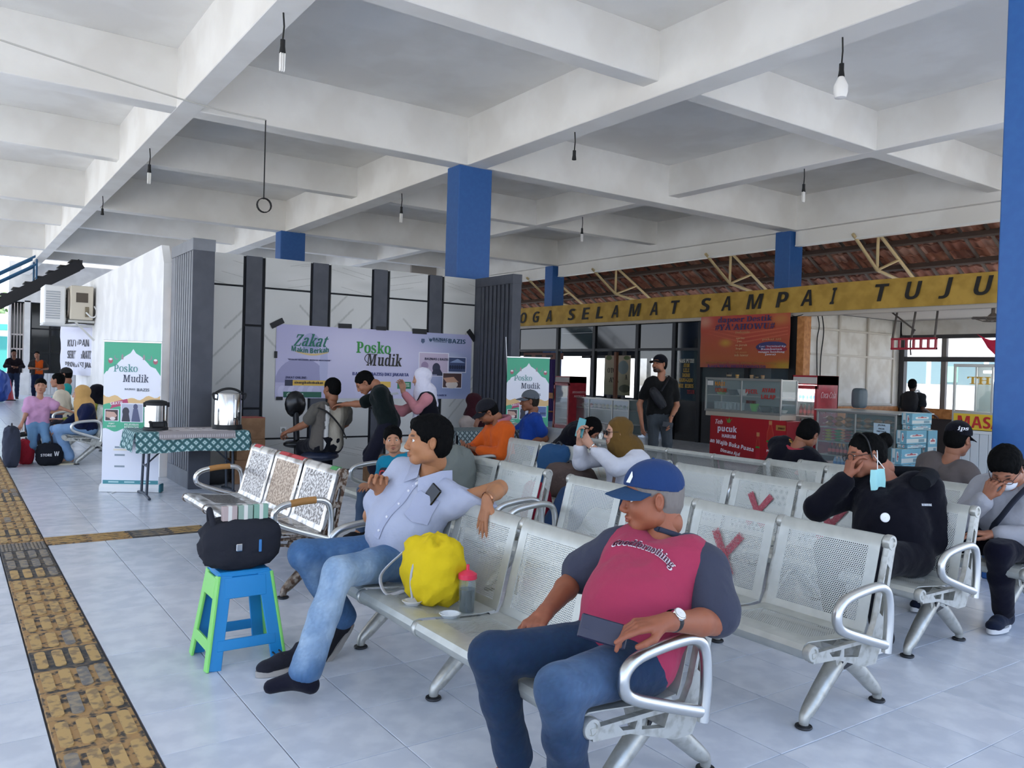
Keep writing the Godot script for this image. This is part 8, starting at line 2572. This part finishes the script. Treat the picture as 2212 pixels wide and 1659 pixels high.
	var p22: Dictionary = with.call(far, {"hip": V(1.66, 0.52, -16.95), "neck": V(1.86, 0.96, -16.96), "head": V(1.81, 1.14, -17.0), "face": V(-0.85, 0, -0.5), "cf": V(-0.9, -0.1, -0.1), "shirt": "#1f8f8c", "pants": "#2a2c33", "skin": "#8f5f48", "hair": "cap", "cap_col": "#2e2c2e", "sleeve": 1.9, "shoe": "#222226", "la": {"w": V(1.4, 0.6, -16.8)}, "ra": {"w": V(1.4, 0.6, -17.15)}, "ll": {"k": V(1.24, 0.5, -16.85), "a": V(1.24, 0.09, -16.85)}, "rl": {"k": V(1.24, 0.5, -17.1), "a": V(1.24, 0.09, -17.1)}})
	person("man in a teal jacket and dark cap seated farther along the left benches", p22)
	var vest := func(p: Vector3) -> Color: return Color("#c8561f") if absf(p.x - 0.03) < 0.11 and p.y > 0.9 else Color("#33302f")
	var p23: Dictionary = with.call(far, {"cell": 0.025, "hcell": 0.014, "hip": V(2.50, 0.88, -31.2), "neck": V(2.50, 1.36, -31.2), "head": V(2.47, 1.53, -31.18), "face": V(-0.2, 0, 1), "cf": V(-0.2, 0, 1), "shirt": "#33302f", "shirt_paint": vest, "pants": "#1f2a44", "skin": "#9a6a50", "shoe": "#1b1b1e", "la": {"e": V(2.78, 1.08, -31.15), "w": V(2.58, 1.05, -30.98)}, "ra": {"e": V(2.26, 1.08, -31.15), "w": V(2.46, 1.08, -30.98)}, "ll": {"a": V(2.6, 0.085, -31.15)}, "rl": {"a": V(2.4, 0.085, -31.15)}})
	person("man in an orange-fronted dark uniform standing before the far dark window", p23)
	var p24: Dictionary = with.call(far, {"cell": 0.025, "hcell": 0.014, "hip": V(1.88, 0.90, -32.2), "neck": V(1.88, 1.40, -32.2), "head": V(1.87, 1.57, -32.18), "face": V(0.1, -0.1, 1), "cf": V(0, 0, 1), "shirt": "#1d1c20", "pants": "#27324a", "skin": "#7a523f", "shoe": "#2b2622", "sleeve": 1.9, "la": {"e": V(2.15, 1.12, -32.1), "w": V(1.98, 1.1, -31.95)}, "ra": {"e": V(1.62, 1.12, -32.1), "w": V(1.8, 1.12, -31.95)}, "ll": {"a": V(1.98, 0.085, -32.15)}, "rl": {"a": V(1.76, 0.085, -32.15)}})
	person("man in a black jacket and dark jeans standing at the far left edge", p24)
	later.append(func():
		drape_text(p13, "Calvyju", "#b98a3c", V(0.30, 0.86, 0.12), V(-0.8, 0.55, 0.1), 0.30, 0.06)
		back_figure(p13)
		drape_text(p15, "MOLAY", "#2f9a98", p15._hc + V(-0.02, -0.255, 0.03), V(-0.97, 0.2, 0.1), 0.15, 0.03)
		drape_text(p15, "MORAY", "#2f9a98", p15._hc + V(-0.03, -0.29, 0.03), V(-0.97, 0.2, 0.1), 0.18, 0.03))

func V2(x: float, y: float) -> Vector2:
	return Vector2(x, y)

func shoe_flip(t: Node3D, at: Vector3) -> void:
	obj("sandal", mb().prism(rect(0.26, 0.095, 0.045, 5), 0.018, Transform3D(Basis(Vector3.RIGHT, -PI / 2), at + V(-0.05, 0, 0))), hexmat("#cfc7ae", 0.7), t)

# lettering or a patch laid on clothes: every point is moved along `into` until it meets the cloth
func on_cloth(o: Dictionary, m: MB, out: Vector3) -> void:
	var f: Fld = o._shirt
	for k in m.v.size():
		m.v[k] = f.hit(m.v[k] + out * 0.12, -out, 0.5) + out * (0.0035 if m.n[k].dot(out) > 0.5 else 0.001)

func drape_text(o: Dictionary, s: String, hexa: String, at: Vector3, out: Vector3, w: float, h: float, warp = null, f := "Droid Serif", lean := 0.25) -> void:
	var m := mb()
	out = out.normalized()
	txt(m, s, facing(at, out), w, h, f, true, 0.004, lean, warp)
	on_cloth(o, m, out)
	obj("lettering", m, hexmat(hexa, 0.8), o._t)

func patch(o: Dictionary, called: String, poly: PackedVector2Array, hexa: String, at: Vector3, out: Vector3, step := 0.012, lift := 0.0, up := Vector3.UP) -> void:
	# a flat outline cut into small squares so that it can follow the body
	var m := mb()
	out = out.normalized()
	var xf := facing(at, out, up)
	var lo := poly[0]
	var hi := poly[0]
	for p in poly:
		lo = lo.min(p)
		hi = hi.max(p)
	var y := lo.y
	while y < hi.y:
		var x := lo.x
		while x < hi.x:
			for q in Geometry2D.intersect_polygons(poly, PackedVector2Array([V2(x, y), V2(x + step, y), V2(x + step, y + step), V2(x, y + step)])):
				m.prism(q, 0.003, xf)
			x += step
		y += step
	on_cloth(o, m, out)
	if lift > 0.0:
		for k in m.v.size(): m.v[k] += out * lift
	obj(called, m, cloth(hexa), o._t)

func back_figure(o: Dictionary) -> void: # red burst with pale shapes under the lettering
	var star := PackedVector2Array()
	for k in 22:
		var a := TAU * k / 22
		star.append(V2(cos(a), sin(a)) * (0.15 if k % 2 else 0.12))
	patch(o, "back_print", star, "#9c3440", V(0.20, 0.72, 0.12), V(-0.85, 0.4, 0.1))
	for q in [[-0.08, 0.02, 0.5], [0.0, -0.02, 0.0], [0.08, 0.03, -0.5]]:
		var e := PackedVector2Array()
		for k in 10: e.append(V2(q[0], q[1]) + (V2(cos(TAU * k / 10) * 0.018, sin(TAU * k / 10) * 0.055)).rotated(q[2]))
		patch(o, "back_print", e, "#c9c1b6", V(0.20, 0.72, 0.12), V(-0.85, 0.4, 0.1), 0.02, 0.002)

func dress_front_men(a: Dictionary, b: Dictionary) -> void:
	later.append(func():
		# reclining man: collar, placket with buttons, breast pocket with a phone, white undershirt
		var out := V(-0.62, 0.42, 0.66).normalized()
		var fr: Array = a._fr
		var u: Vector3 = fr[1]
		var X: Vector3 = fr[3]
		var cf: Vector3 = fr[2]
		var N: Vector3 = fr[0] + u * fr[4]
		patch(a, "placket", PackedVector2Array([V2(-0.016, -0.17), V2(0.016, -0.17), V2(0.016, 0.17), V2(-0.016, 0.17)]), "#a2a7ba", fr[0] + u * 0.25 + cf * 0.1, cf, 0.02, 0.002, u)
		var bt := mb()
		for k in 5:
			var p: Vector3 = a._shirt.hit(fr[0] + u * (0.12 + 0.075 * k) + cf * 0.3, -cf, 0.4) + cf * 0.006
			obj("button", mb().lathe([V2(0.001, 0.003), V2(0.006, 0.003), V2(0.0065, 0.0)], 10, facing(p, cf, u) * Transform3D(Basis(Vector3.RIGHT, PI / 2), Vector3.ZERO)), hexmat("#d6d6d8", 0.4), a._t)
		patch(a, "pocket", PackedVector2Array([V2(-0.055, -0.07), V2(0, -0.085), V2(0.055, -0.07), V2(0.055, 0.06), V2(-0.055, 0.06)]), "#a0a5b8", fr[0] + u * 0.32 + X * 0.115 + cf * 0.1, cf, 0.02, 0.005, u)
		for e in [-1.0, 1.0]:
			var q := mb()
			q.grid([[N + cf * 0.105 - u * 0.045 + X * e * 0.004, N + cf * 0.05 + u * 0.035 + X * e * 0.068, N - cf * 0.05 + u * 0.05 + X * e * 0.06], [N + cf * 0.125 - u * 0.10 + X * e * 0.05, N + cf * 0.07 - u * 0.02 + X * e * 0.10, N - cf * 0.06 - u * 0.0 + X * e * 0.085]], false)
			obj("collar", q, cloth("#a4a9bb"), a._t)
		patch(a, "undershirt", PackedVector2Array([V2(-0.03, 0.02), V2(0, -0.035), V2(0.03, 0.02)]), "#d9d9dd", N - u * 0.06 + cf * 0.05, cf, 0.02, 0.003, u)
		var ph: Vector3 = a._shirt.hit(fr[0] + u * 0.395 + X * 0.12 + cf * 0.3, -cf, 0.4) + cf * 0.012
		tag(obj("phone", mb().box(Vector3.ZERO, V(0.07, 0.13, 0.012), Basis.IDENTITY, 0.005), mats.black_gloss, null, Transform3D(Basis(Vector3.UP, 0), a._t.position) * facing(ph - u * 0.02, cf, u + X * 0.2)), "black phone sticking out of the reclining man's breast pocket", "phone")
		var wr: Vector3 = V(2.105, 0.838, -3.19) - a._t.position
		obj("bracelet", mb().lathe([V2(0.034, -0.006), V2(0.038, 0.0), V2(0.034, 0.006)], 18, facing(wr, V(-0.9, -0.3, 0.2)) * Transform3D(Basis(Vector3.RIGHT, PI / 2), Vector3.ZERO)), hexmat("#a9795c", 0.25, 0.9), a._t)
		# cap man: script on the chest, watch, neckband
		var f2: Array = b._fr
		var u2: Vector3 = f2[1]
		var o2: Vector3 = (f2[2] as Vector3)
		var arc := func(q: Vector3) -> Vector3: return V(q.x, q.y + 0.018 - q.x * q.x * 2.2 - q.x * 0.12, q.z)
		for e in 2:
			var m := mb()
			txt(m, "Goodfornothing", facing(f2[0] + u2 * 0.31 + o2 * 0.15 + f2[3] * 0.005, o2, u2), 0.245 + 0.006 * (1 - e), 0.034 + 0.006 * (1 - e), "Droid Serif", true, 0.003, 0.3, arc)
			on_cloth(b, m, o2)
			if e == 1:
				for k in m.v.size(): m.v[k] += o2 * 0.002
			obj("lettering", m, hexmat(["#e6dfe2", "#4a1c34"][e], 0.8), b._t)
		obj("neckband", mb().tube(curve([f2[0] + u2 * f2[4] * 0.97 + o2 * 0.075, f2[0] + u2 * f2[4] * 1.0 + f2[3] * 0.078 + o2 * 0.01, f2[0] + u2 * f2[4] * 1.05 - o2 * 0.06, f2[0] + u2 * f2[4] * 1.0 - f2[3] * 0.078 + o2 * 0.01, f2[0] + u2 * f2[4] * 0.97 + o2 * 0.075], 6), 0.010, 8), cloth("#343846"), b._t)
		var w2 : Vector3 = V(1.845, 0.692, -1.742) - b._t.position
		var wx := facing(w2, V(-0.97, 0.2, 0.1))
		var wa := obj("watch_strap", mb().lathe([V2(0.033, -0.011), V2(0.0355, 0.0), V2(0.033, 0.011)], 20, wx * Transform3D(Basis(Vector3.RIGHT, PI / 2), Vector3.ZERO)), mats.black, b._t)
		var dn := V(0.05, 0.75, 0.66).normalized()
		obj("watch_case", mb().lathe([V2(0.021, 0), V2(0.021, 0.008), V2(0.019, 0.010), V2(0.001, 0.0095)], 24, facing(w2 + dn * 0.031, dn) * Transform3D(Basis(Vector3.RIGHT, PI / 2), Vector3.ZERO)), mats.chrome, wa)
		obj("dial", mb().lathe([V2(0.017, 0.0), V2(0.001, 0.0003)], 24, facing(w2 + dn * 0.0415, dn) * Transform3D(Basis(Vector3.RIGHT, PI / 2), Vector3.ZERO)), hexmat("#d9d6cf", 0.4), wa)
		var hc: Vector3 = b._hc
		var hb: Basis = b._hb
		var lm := mb().prism(PackedVector2Array([V2(-0.012, -0.02), V2(0.006, -0.02), V2(0.012, 0.004), V2(0.002, 0.022), V2(-0.004, 0.002)]), 0.003)
		obj("cap_emblem", lm, mats.white_plastic, b._t, facing(hc + hb * V(0.035, 0.085, 0.085), hb * V(0.4, 0.35, 0.85)))
		var ph2 := V(1.665, 0.655, -1.86)
		var pb := facing(Vector3.ZERO, V(-0.55, 0.45, 0.7), V(-0.75, 0.25, -0.6)).basis
		tag(obj("phone", mb().box(Vector3.ZERO, V(0.074, 0.15, 0.01), pb, 0.004).box(pb * V(0.0, 0.05, 0.006), V(0.014, 0.02, 0.002), pb), hexmat("#25263a", 0.35), null, Transform3D(Basis.IDENTITY, ph2)), "dark blue phone in the capped man's hand on his lap", "phone"))

func build_small() -> void:
	# folding stool, black bag with bundles of notes on it
	var st := thing("folding_stool", "blue and green plastic folding stool under the black bag", "stool", Vector3(1.20, 0, -4.02))
	var blue := hexmat("#1f86c2", 0.4)
	var green := hexmat("#86d46a", 0.4)
	obj("top", mb().box(Vector3(0, 0.43, 0), Vector3(0.25, 0.03, 0.19), Basis.IDENTITY, 0.008), blue, st)
	for s in [-1.0, 1.0]:
		var a := mb()
		var b := mb()
		for e in [-1.0, 1.0]:
			a.bar(Vector3(e * 0.155, 0, s * 0.15), Vector3(e * 0.095, 0.43, s * 0.09), 0.07, 0.014, Vector3.BACK, 0.003)
			b.bar(Vector3(s * 0.185, 0, e * 0.14), Vector3(s * 0.125, 0.43, e * 0.085), 0.014, 0.05, Vector3.BACK, 0.003)
		a.box(Vector3(0, 0.11, s * 0.137), Vector3(0.28, 0.05, 0.014), Basis(Vector3.RIGHT, -s * 0.14), 0.003).box(Vector3(0, 0.37, s * 0.10), Vector3(0.2, 0.10, 0.014), Basis(Vector3.RIGHT, -s * 0.14), 0.003)
		b.box(Vector3(s * 0.17, 0.11, 0), Vector3(0.014, 0.05, 0.24), Basis(Vector3.BACK, s * 0.14), 0.003).box(Vector3(s * 0.135, 0.37, 0), Vector3(0.014, 0.10, 0.17), Basis(Vector3.BACK, s * 0.14), 0.003)
		obj("side_frame", a, blue, st)
		obj("end_frame", b, green, st)
	var bg := thing("black_duffel", "black duffel bag standing on the blue folding stool", "bag", Vector3(1.20, 0.446, -4.02))
	var bk := cloth("#2a2b31")
	blob("body", Vector3(0.19, 0.125, 0.12), bk, bg, 0.122, 9, 3.2)
	obj("handle", mb().tube(curve([Vector3(-0.14, 0.2, 0.06), Vector3(-0.15, 0.29, 0.0), Vector3(-0.13, 0.2, -0.06)], 6), 0.014, 8), bk, bg)
	obj("buckle", mb().box(Vector3(-0.04, 0.12, 0.125), Vector3(0.03, 0.035, 0.01), Basis.IDENTITY, 0.003), mats.chrome, bg)
	obj("zip_pull", mb().box(Vector3(0.06, 0.12, 0.125), Vector3(0.014, 0.06, 0.006), Basis.IDENTITY, 0.003), hexmat("#3a78b0"), bg)
	for k in 3:
		var m := thing("banknote_bundle", ["pink bundle of banknotes at the left on the black duffel", "grey-green banknote bundle in the middle of the black duffel", "green bundle of banknotes at the right on the black duffel"][k], "banknotes", Vector3(1.13 + 0.075 * k, 0.685, -3.97))
		obj("notes", mb().box(Vector3(0, 0.035, 0), Vector3(0.07, 0.07, 0.03), Basis.IDENTITY, 0.002), hexmat(["#b3a09a", "#8fa394", "#7fa590"][k], 0.8), m)
		obj("band", mb().box(Vector3(0, 0.035, 0), Vector3(0.018, 0.072, 0.032)), hexmat("#d8d4ca", 0.8), m)
	# on the front bench
	var y := thing("yellow_bag", "slouched yellow cloth bag with grey piping on the front bench", "bag", Vector3(1.80, 0.40, -3.15))
	blob("body", Vector3(0.12, 0.155, 0.17), cloth("#d0b41f"), y, 0.15, 5, 2.6, 0.12)
	obj("strap", mb().tube(curve([Vector3(-0.1, 0.22, -0.1), Vector3(-0.16, 0.1, -0.2), Vector3(-0.15, 0.02, -0.16), Vector3(-0.06, 0.02, -0.17)], 6), 0.014, 8, true, 0.3), hexmat("#b9bac0", 0.8), y)
	obj("piping", mb().tube(curve([Vector3(-0.115, 0.04, 0.02), Vector3(-0.122, 0.15, 0.02), Vector3(-0.07, 0.27, 0.02), Vector3(0.03, 0.29, 0.02)], 6), 0.006, 6), hexmat("#a9abb0", 0.8), y)
	var bt := thing("drink_tumbler", "clear tumbler of dark drink with a red lid on the front bench", "bottle", Vector3(1.86, 0.40, -2.96))
	obj("cup", mb().lathe([Vector2(0.001, 0), Vector2(0.034, 0), Vector2(0.038, 0.15)], 20), mats.glass, bt)
	obj("drink", mb().lathe([Vector2(0.001, 0.004), Vector2(0.031, 0.004), Vector2(0.034, 0.1), Vector2(0.001, 0.1)], 20), hexmat("#241a16", 0.1), bt)
	obj("lid", mb().lathe([Vector2(0.041, 0.145), Vector2(0.041, 0.165), Vector2(0.02, 0.178), Vector2(0.008, 0.182), Vector2(0.007, 0.205), Vector2(0.001, 0.206)], 20), hexmat("#d42f4c", 0.4), bt)
	for q in [["small_bowl", "small grey-white bowl at the front edge of the front bench", Vector3(1.68, 0.412, -3.12), "#c9c8c6"], ["plastic_lid", "clear round plastic lid by the tumbler on the front bench", Vector3(1.74, 0.405, -2.90), "#cfd4d4"]]:
		var o := thing(q[0], q[1], "bowl", q[2])
		obj("bowl", mb().lathe([Vector2(0.001, 0), Vector2(0.025, 0), Vector2(0.045, 0.022), Vector2(0.042, 0.022), Vector2(0.022, 0.004), Vector2(0.001, 0.004)], 20), hexmat(q[3], 0.3), o)
		obj("rim", mb().lathe([Vector2(0.043, 0.02), Vector2(0.0465, 0.0225), Vector2(0.043, 0.024)], 20), hexmat(q[3], 0.3), o)
	shoe_on_floor()
	# luggage
	for q in [["backpack", "blue backpack propped on the bench behind the brown bag", Vector3(4.55, 0.40, -5.75), Vector3(0.15, 0.2, 0.2), "#2d4f74"], ["duffel_bag", "brown duffel bag lying on the bench left of the phone woman", Vector3(4.25, 0.40, -5.22), Vector3(0.15, 0.15, 0.24), "#5a4c47"], ["red_suitcase", "red suitcase standing in front of the brown duffel bag", Vector3(3.86, 0, -5.15), Vector3(0.09, 0.29, 0.14), "#8f1f33"], ["drawstring_bag", "black drawstring bag with a white shield print on the left floor", Vector3(1.16, 0, -12.5), Vector3(0.16, 0.15, 0.12), "#202228"], ["floral_suitcase", "dark floral suitcase at the left edge beside the tactile path", Vector3(0.72, 0, -12.5), Vector3(0.10, 0.27, 0.2), "#3b3f4c"], ["red_backpack", "red and grey backpack on the floor beside the floral suitcase", Vector3(0.90, 0, -12.75), Vector3(0.1, 0.17, 0.12), "#a32a38"], ["grey_jacket", "grey-green jacket heaped over the bench behind the reclining man", Vector3(3.12, 0.41, -5.25), Vector3(0.15, 0.24, 0.2), "#6a6e68"]]:
		var o := thing(q[0], q[1], "jacket" if q[0] == "grey_jacket" else "bag", q[2])
		blob("body", q[3], cloth(q[4]), o, q[3].y * 0.97, 3, 3.5, 0.07)
		obj("handle", mb().tube(curve([Vector3(0, q[3].y * 1.85, -0.06), Vector3(0, q[3].y * 2.1, 0), Vector3(0, q[3].y * 1.85, 0.06)], 5), 0.009, 6), hexmat("#26262a"), o)
		if q[0] == "drawstring_bag":
			words("lettering", "STORE", "#d5d6d8", o, facing(Vector3(-0.05, 0.15, 0.135), Vector3.BACK), 0, 0, 0.13, 0.035)
			words("lettering", "W", "#d5d6d8", o, facing(Vector3(0.07, 0.165, 0.135), Vector3.BACK), 0, 0, 0.06, 0.06)
	# registration table
	var t := thing("registration_table", "table under a grey-green batik cloth before the masked woman", "table")
	obj("tabletop", mb().box(Vector3(5.25, 0.72, -8.15), Vector3(0.95, 0.04, 0.5), Basis.IDENTITY, 0.006), mats.white_plastic, t)
	folding_legs(t, 4.85, 5.65, -8.4, -7.9, 0.70, mats.dark_metal)
	var c := mb()
	table_cover(c, 4.76, 5.74, -8.42, -7.88, 0.745, [0.12, 0.3, 0.3, 0.1], 16.0)
	tag(obj("tablecloth", c, batik("batik_grey", "#59686a", "#98a3a1")), "grey-green batik cloth on the registration table", "tablecloth")
	# massage chair parts in view
	var mc := thing("massage_chair", "black massage chair with round headrest before the striped-shirt man", "chair", Vector3(3.4, 0, -9.35))
	obj("headrest", mb().ball(Vector3(0.0, 0.98, 0.0), Vector3(0.13, 0.16, 0.07), 16), mats.black_gloss, mc)
	obj("post", mb().tube([Vector3(0.02, 0.02, 0.1), Vector3(0.0, 0.9, 0.02)], 0.035, 10), mats.dark_metal, mc)
	obj("arm_pad", mb().ball(Vector3(-0.02, 0.52, 0.12), Vector3(0.16, 0.05, 0.1), 14), mats.black_gloss, mc)
	obj("seat", mb().ball(Vector3(0.1, 0.42, 0.55), Vector3(0.22, 0.06, 0.2), 14), hexmat("#1b2338", 0.4), mc)
	# bulbs on short cords under the beams
	var spots := [Vector3(2.42, H1, -7.2), Vector3(2.42, H1, -13.0), Vector3(2.42, H1, -17.4), Vector3(6.67, H1, -8.3), Vector3(6.67, H1, -4.45), Vector3(10.96, H2, -7.9), Vector3(6.67, H1, -13.2), Vector3(10.96, H2, -13.3)]
	for k in spots.size():
		var b := thing("hanging_bulb", ["spiral-tube lamp hanging from the left beam, nearest us", "small lamp farther along the left beam", "empty lamp holder far along the left beam", "empty lamp holder right of the central column", "round white bulb hanging at upper right", "tube lamp hanging above the letters SAMPAI", "tube lamp hanging left of the central column", "tube lamp hanging right of the central column"][k], "lamp", spots[k])
		obj("cord", mb().tube([Vector3.ZERO, Vector3(0.01, -0.12, 0), Vector3(0, -0.24, 0)], 0.008, 6), mats.wire_black, b)
		obj("holder", mb().lathe([Vector2(0.03, -0.36), Vector2(0.022, -0.3), Vector2(0.022, -0.24), Vector2(0.001, -0.23)], 12), mats.black, b)
		if k == 4: obj("bulb", mb().lathe([Vector2(0.001, -0.56), Vector2(0.05, -0.55), Vector2(0.062, -0.5), Vector2(0.062, -0.44), Vector2(0.025, -0.36)], 18), mats.bulb_white, b)
		elif not k in [2, 3]:
			for e in 3: obj("tube", mb().tube(curve([Vector3(0.018 * (e - 1), -0.36, 0.012), Vector3(0.018 * (e - 1), -0.5, 0.008), Vector3(0.018 * (e - 1), -0.5, -0.008), Vector3(0.018 * (e - 1), -0.36, -0.012)], 4), 0.007, 6), mats.bulb_white, b)
	var w := thing("ceiling_cable", "thin cable sagging along the ceiling with a coiled end", "cable")
	obj("run", mb().tube(curve([Vector3(0.2, H1 - 0.01, -9.5), Vector3(2.4, H1 - 0.02, -10.3), Vector3(3.3, H1 - 0.02, -10.4)], 8), 0.01, 6), mats.wire_white, w)
	obj("drop", mb().tube([Vector3(3.3, H1 - 0.02, -10.4), Vector3(3.3, 3.55, -10.4)], 0.008, 6), mats.wire_black, w)
	for k in 3:
		var cc := []
		for j in 17: cc.append(Vector3(3.3 + 0.09 * cos(TAU * j / 16), 3.47 + 0.09 * sin(TAU * j / 16), -10.4 + 0.02 * k))
		obj("coil", mb().tube(cc, 0.006, 5), mats.wire_black, w)

func shoe_on_floor() -> void:
	var t := thing("loose_shoe", "empty dark lace-up shoe standing on the floor by the socked foot", "shoe", Vector3(1.34, 0, -3.74))
	shoe(t, Vector3(0.06, 0, 0.02), Vector3(-1, 0, 0.1), 1.0, "#2a2a30", "#a39d96", 0.007)
	obj("laces", mb().bar(Vector3(-0.02, 0.085, -0.03), Vector3(-0.02, 0.085, 0.05), 0.006, 0.006).bar(Vector3(-0.05, 0.08, -0.03), Vector3(-0.05, 0.08, 0.05), 0.006, 0.006), mats.black, t)
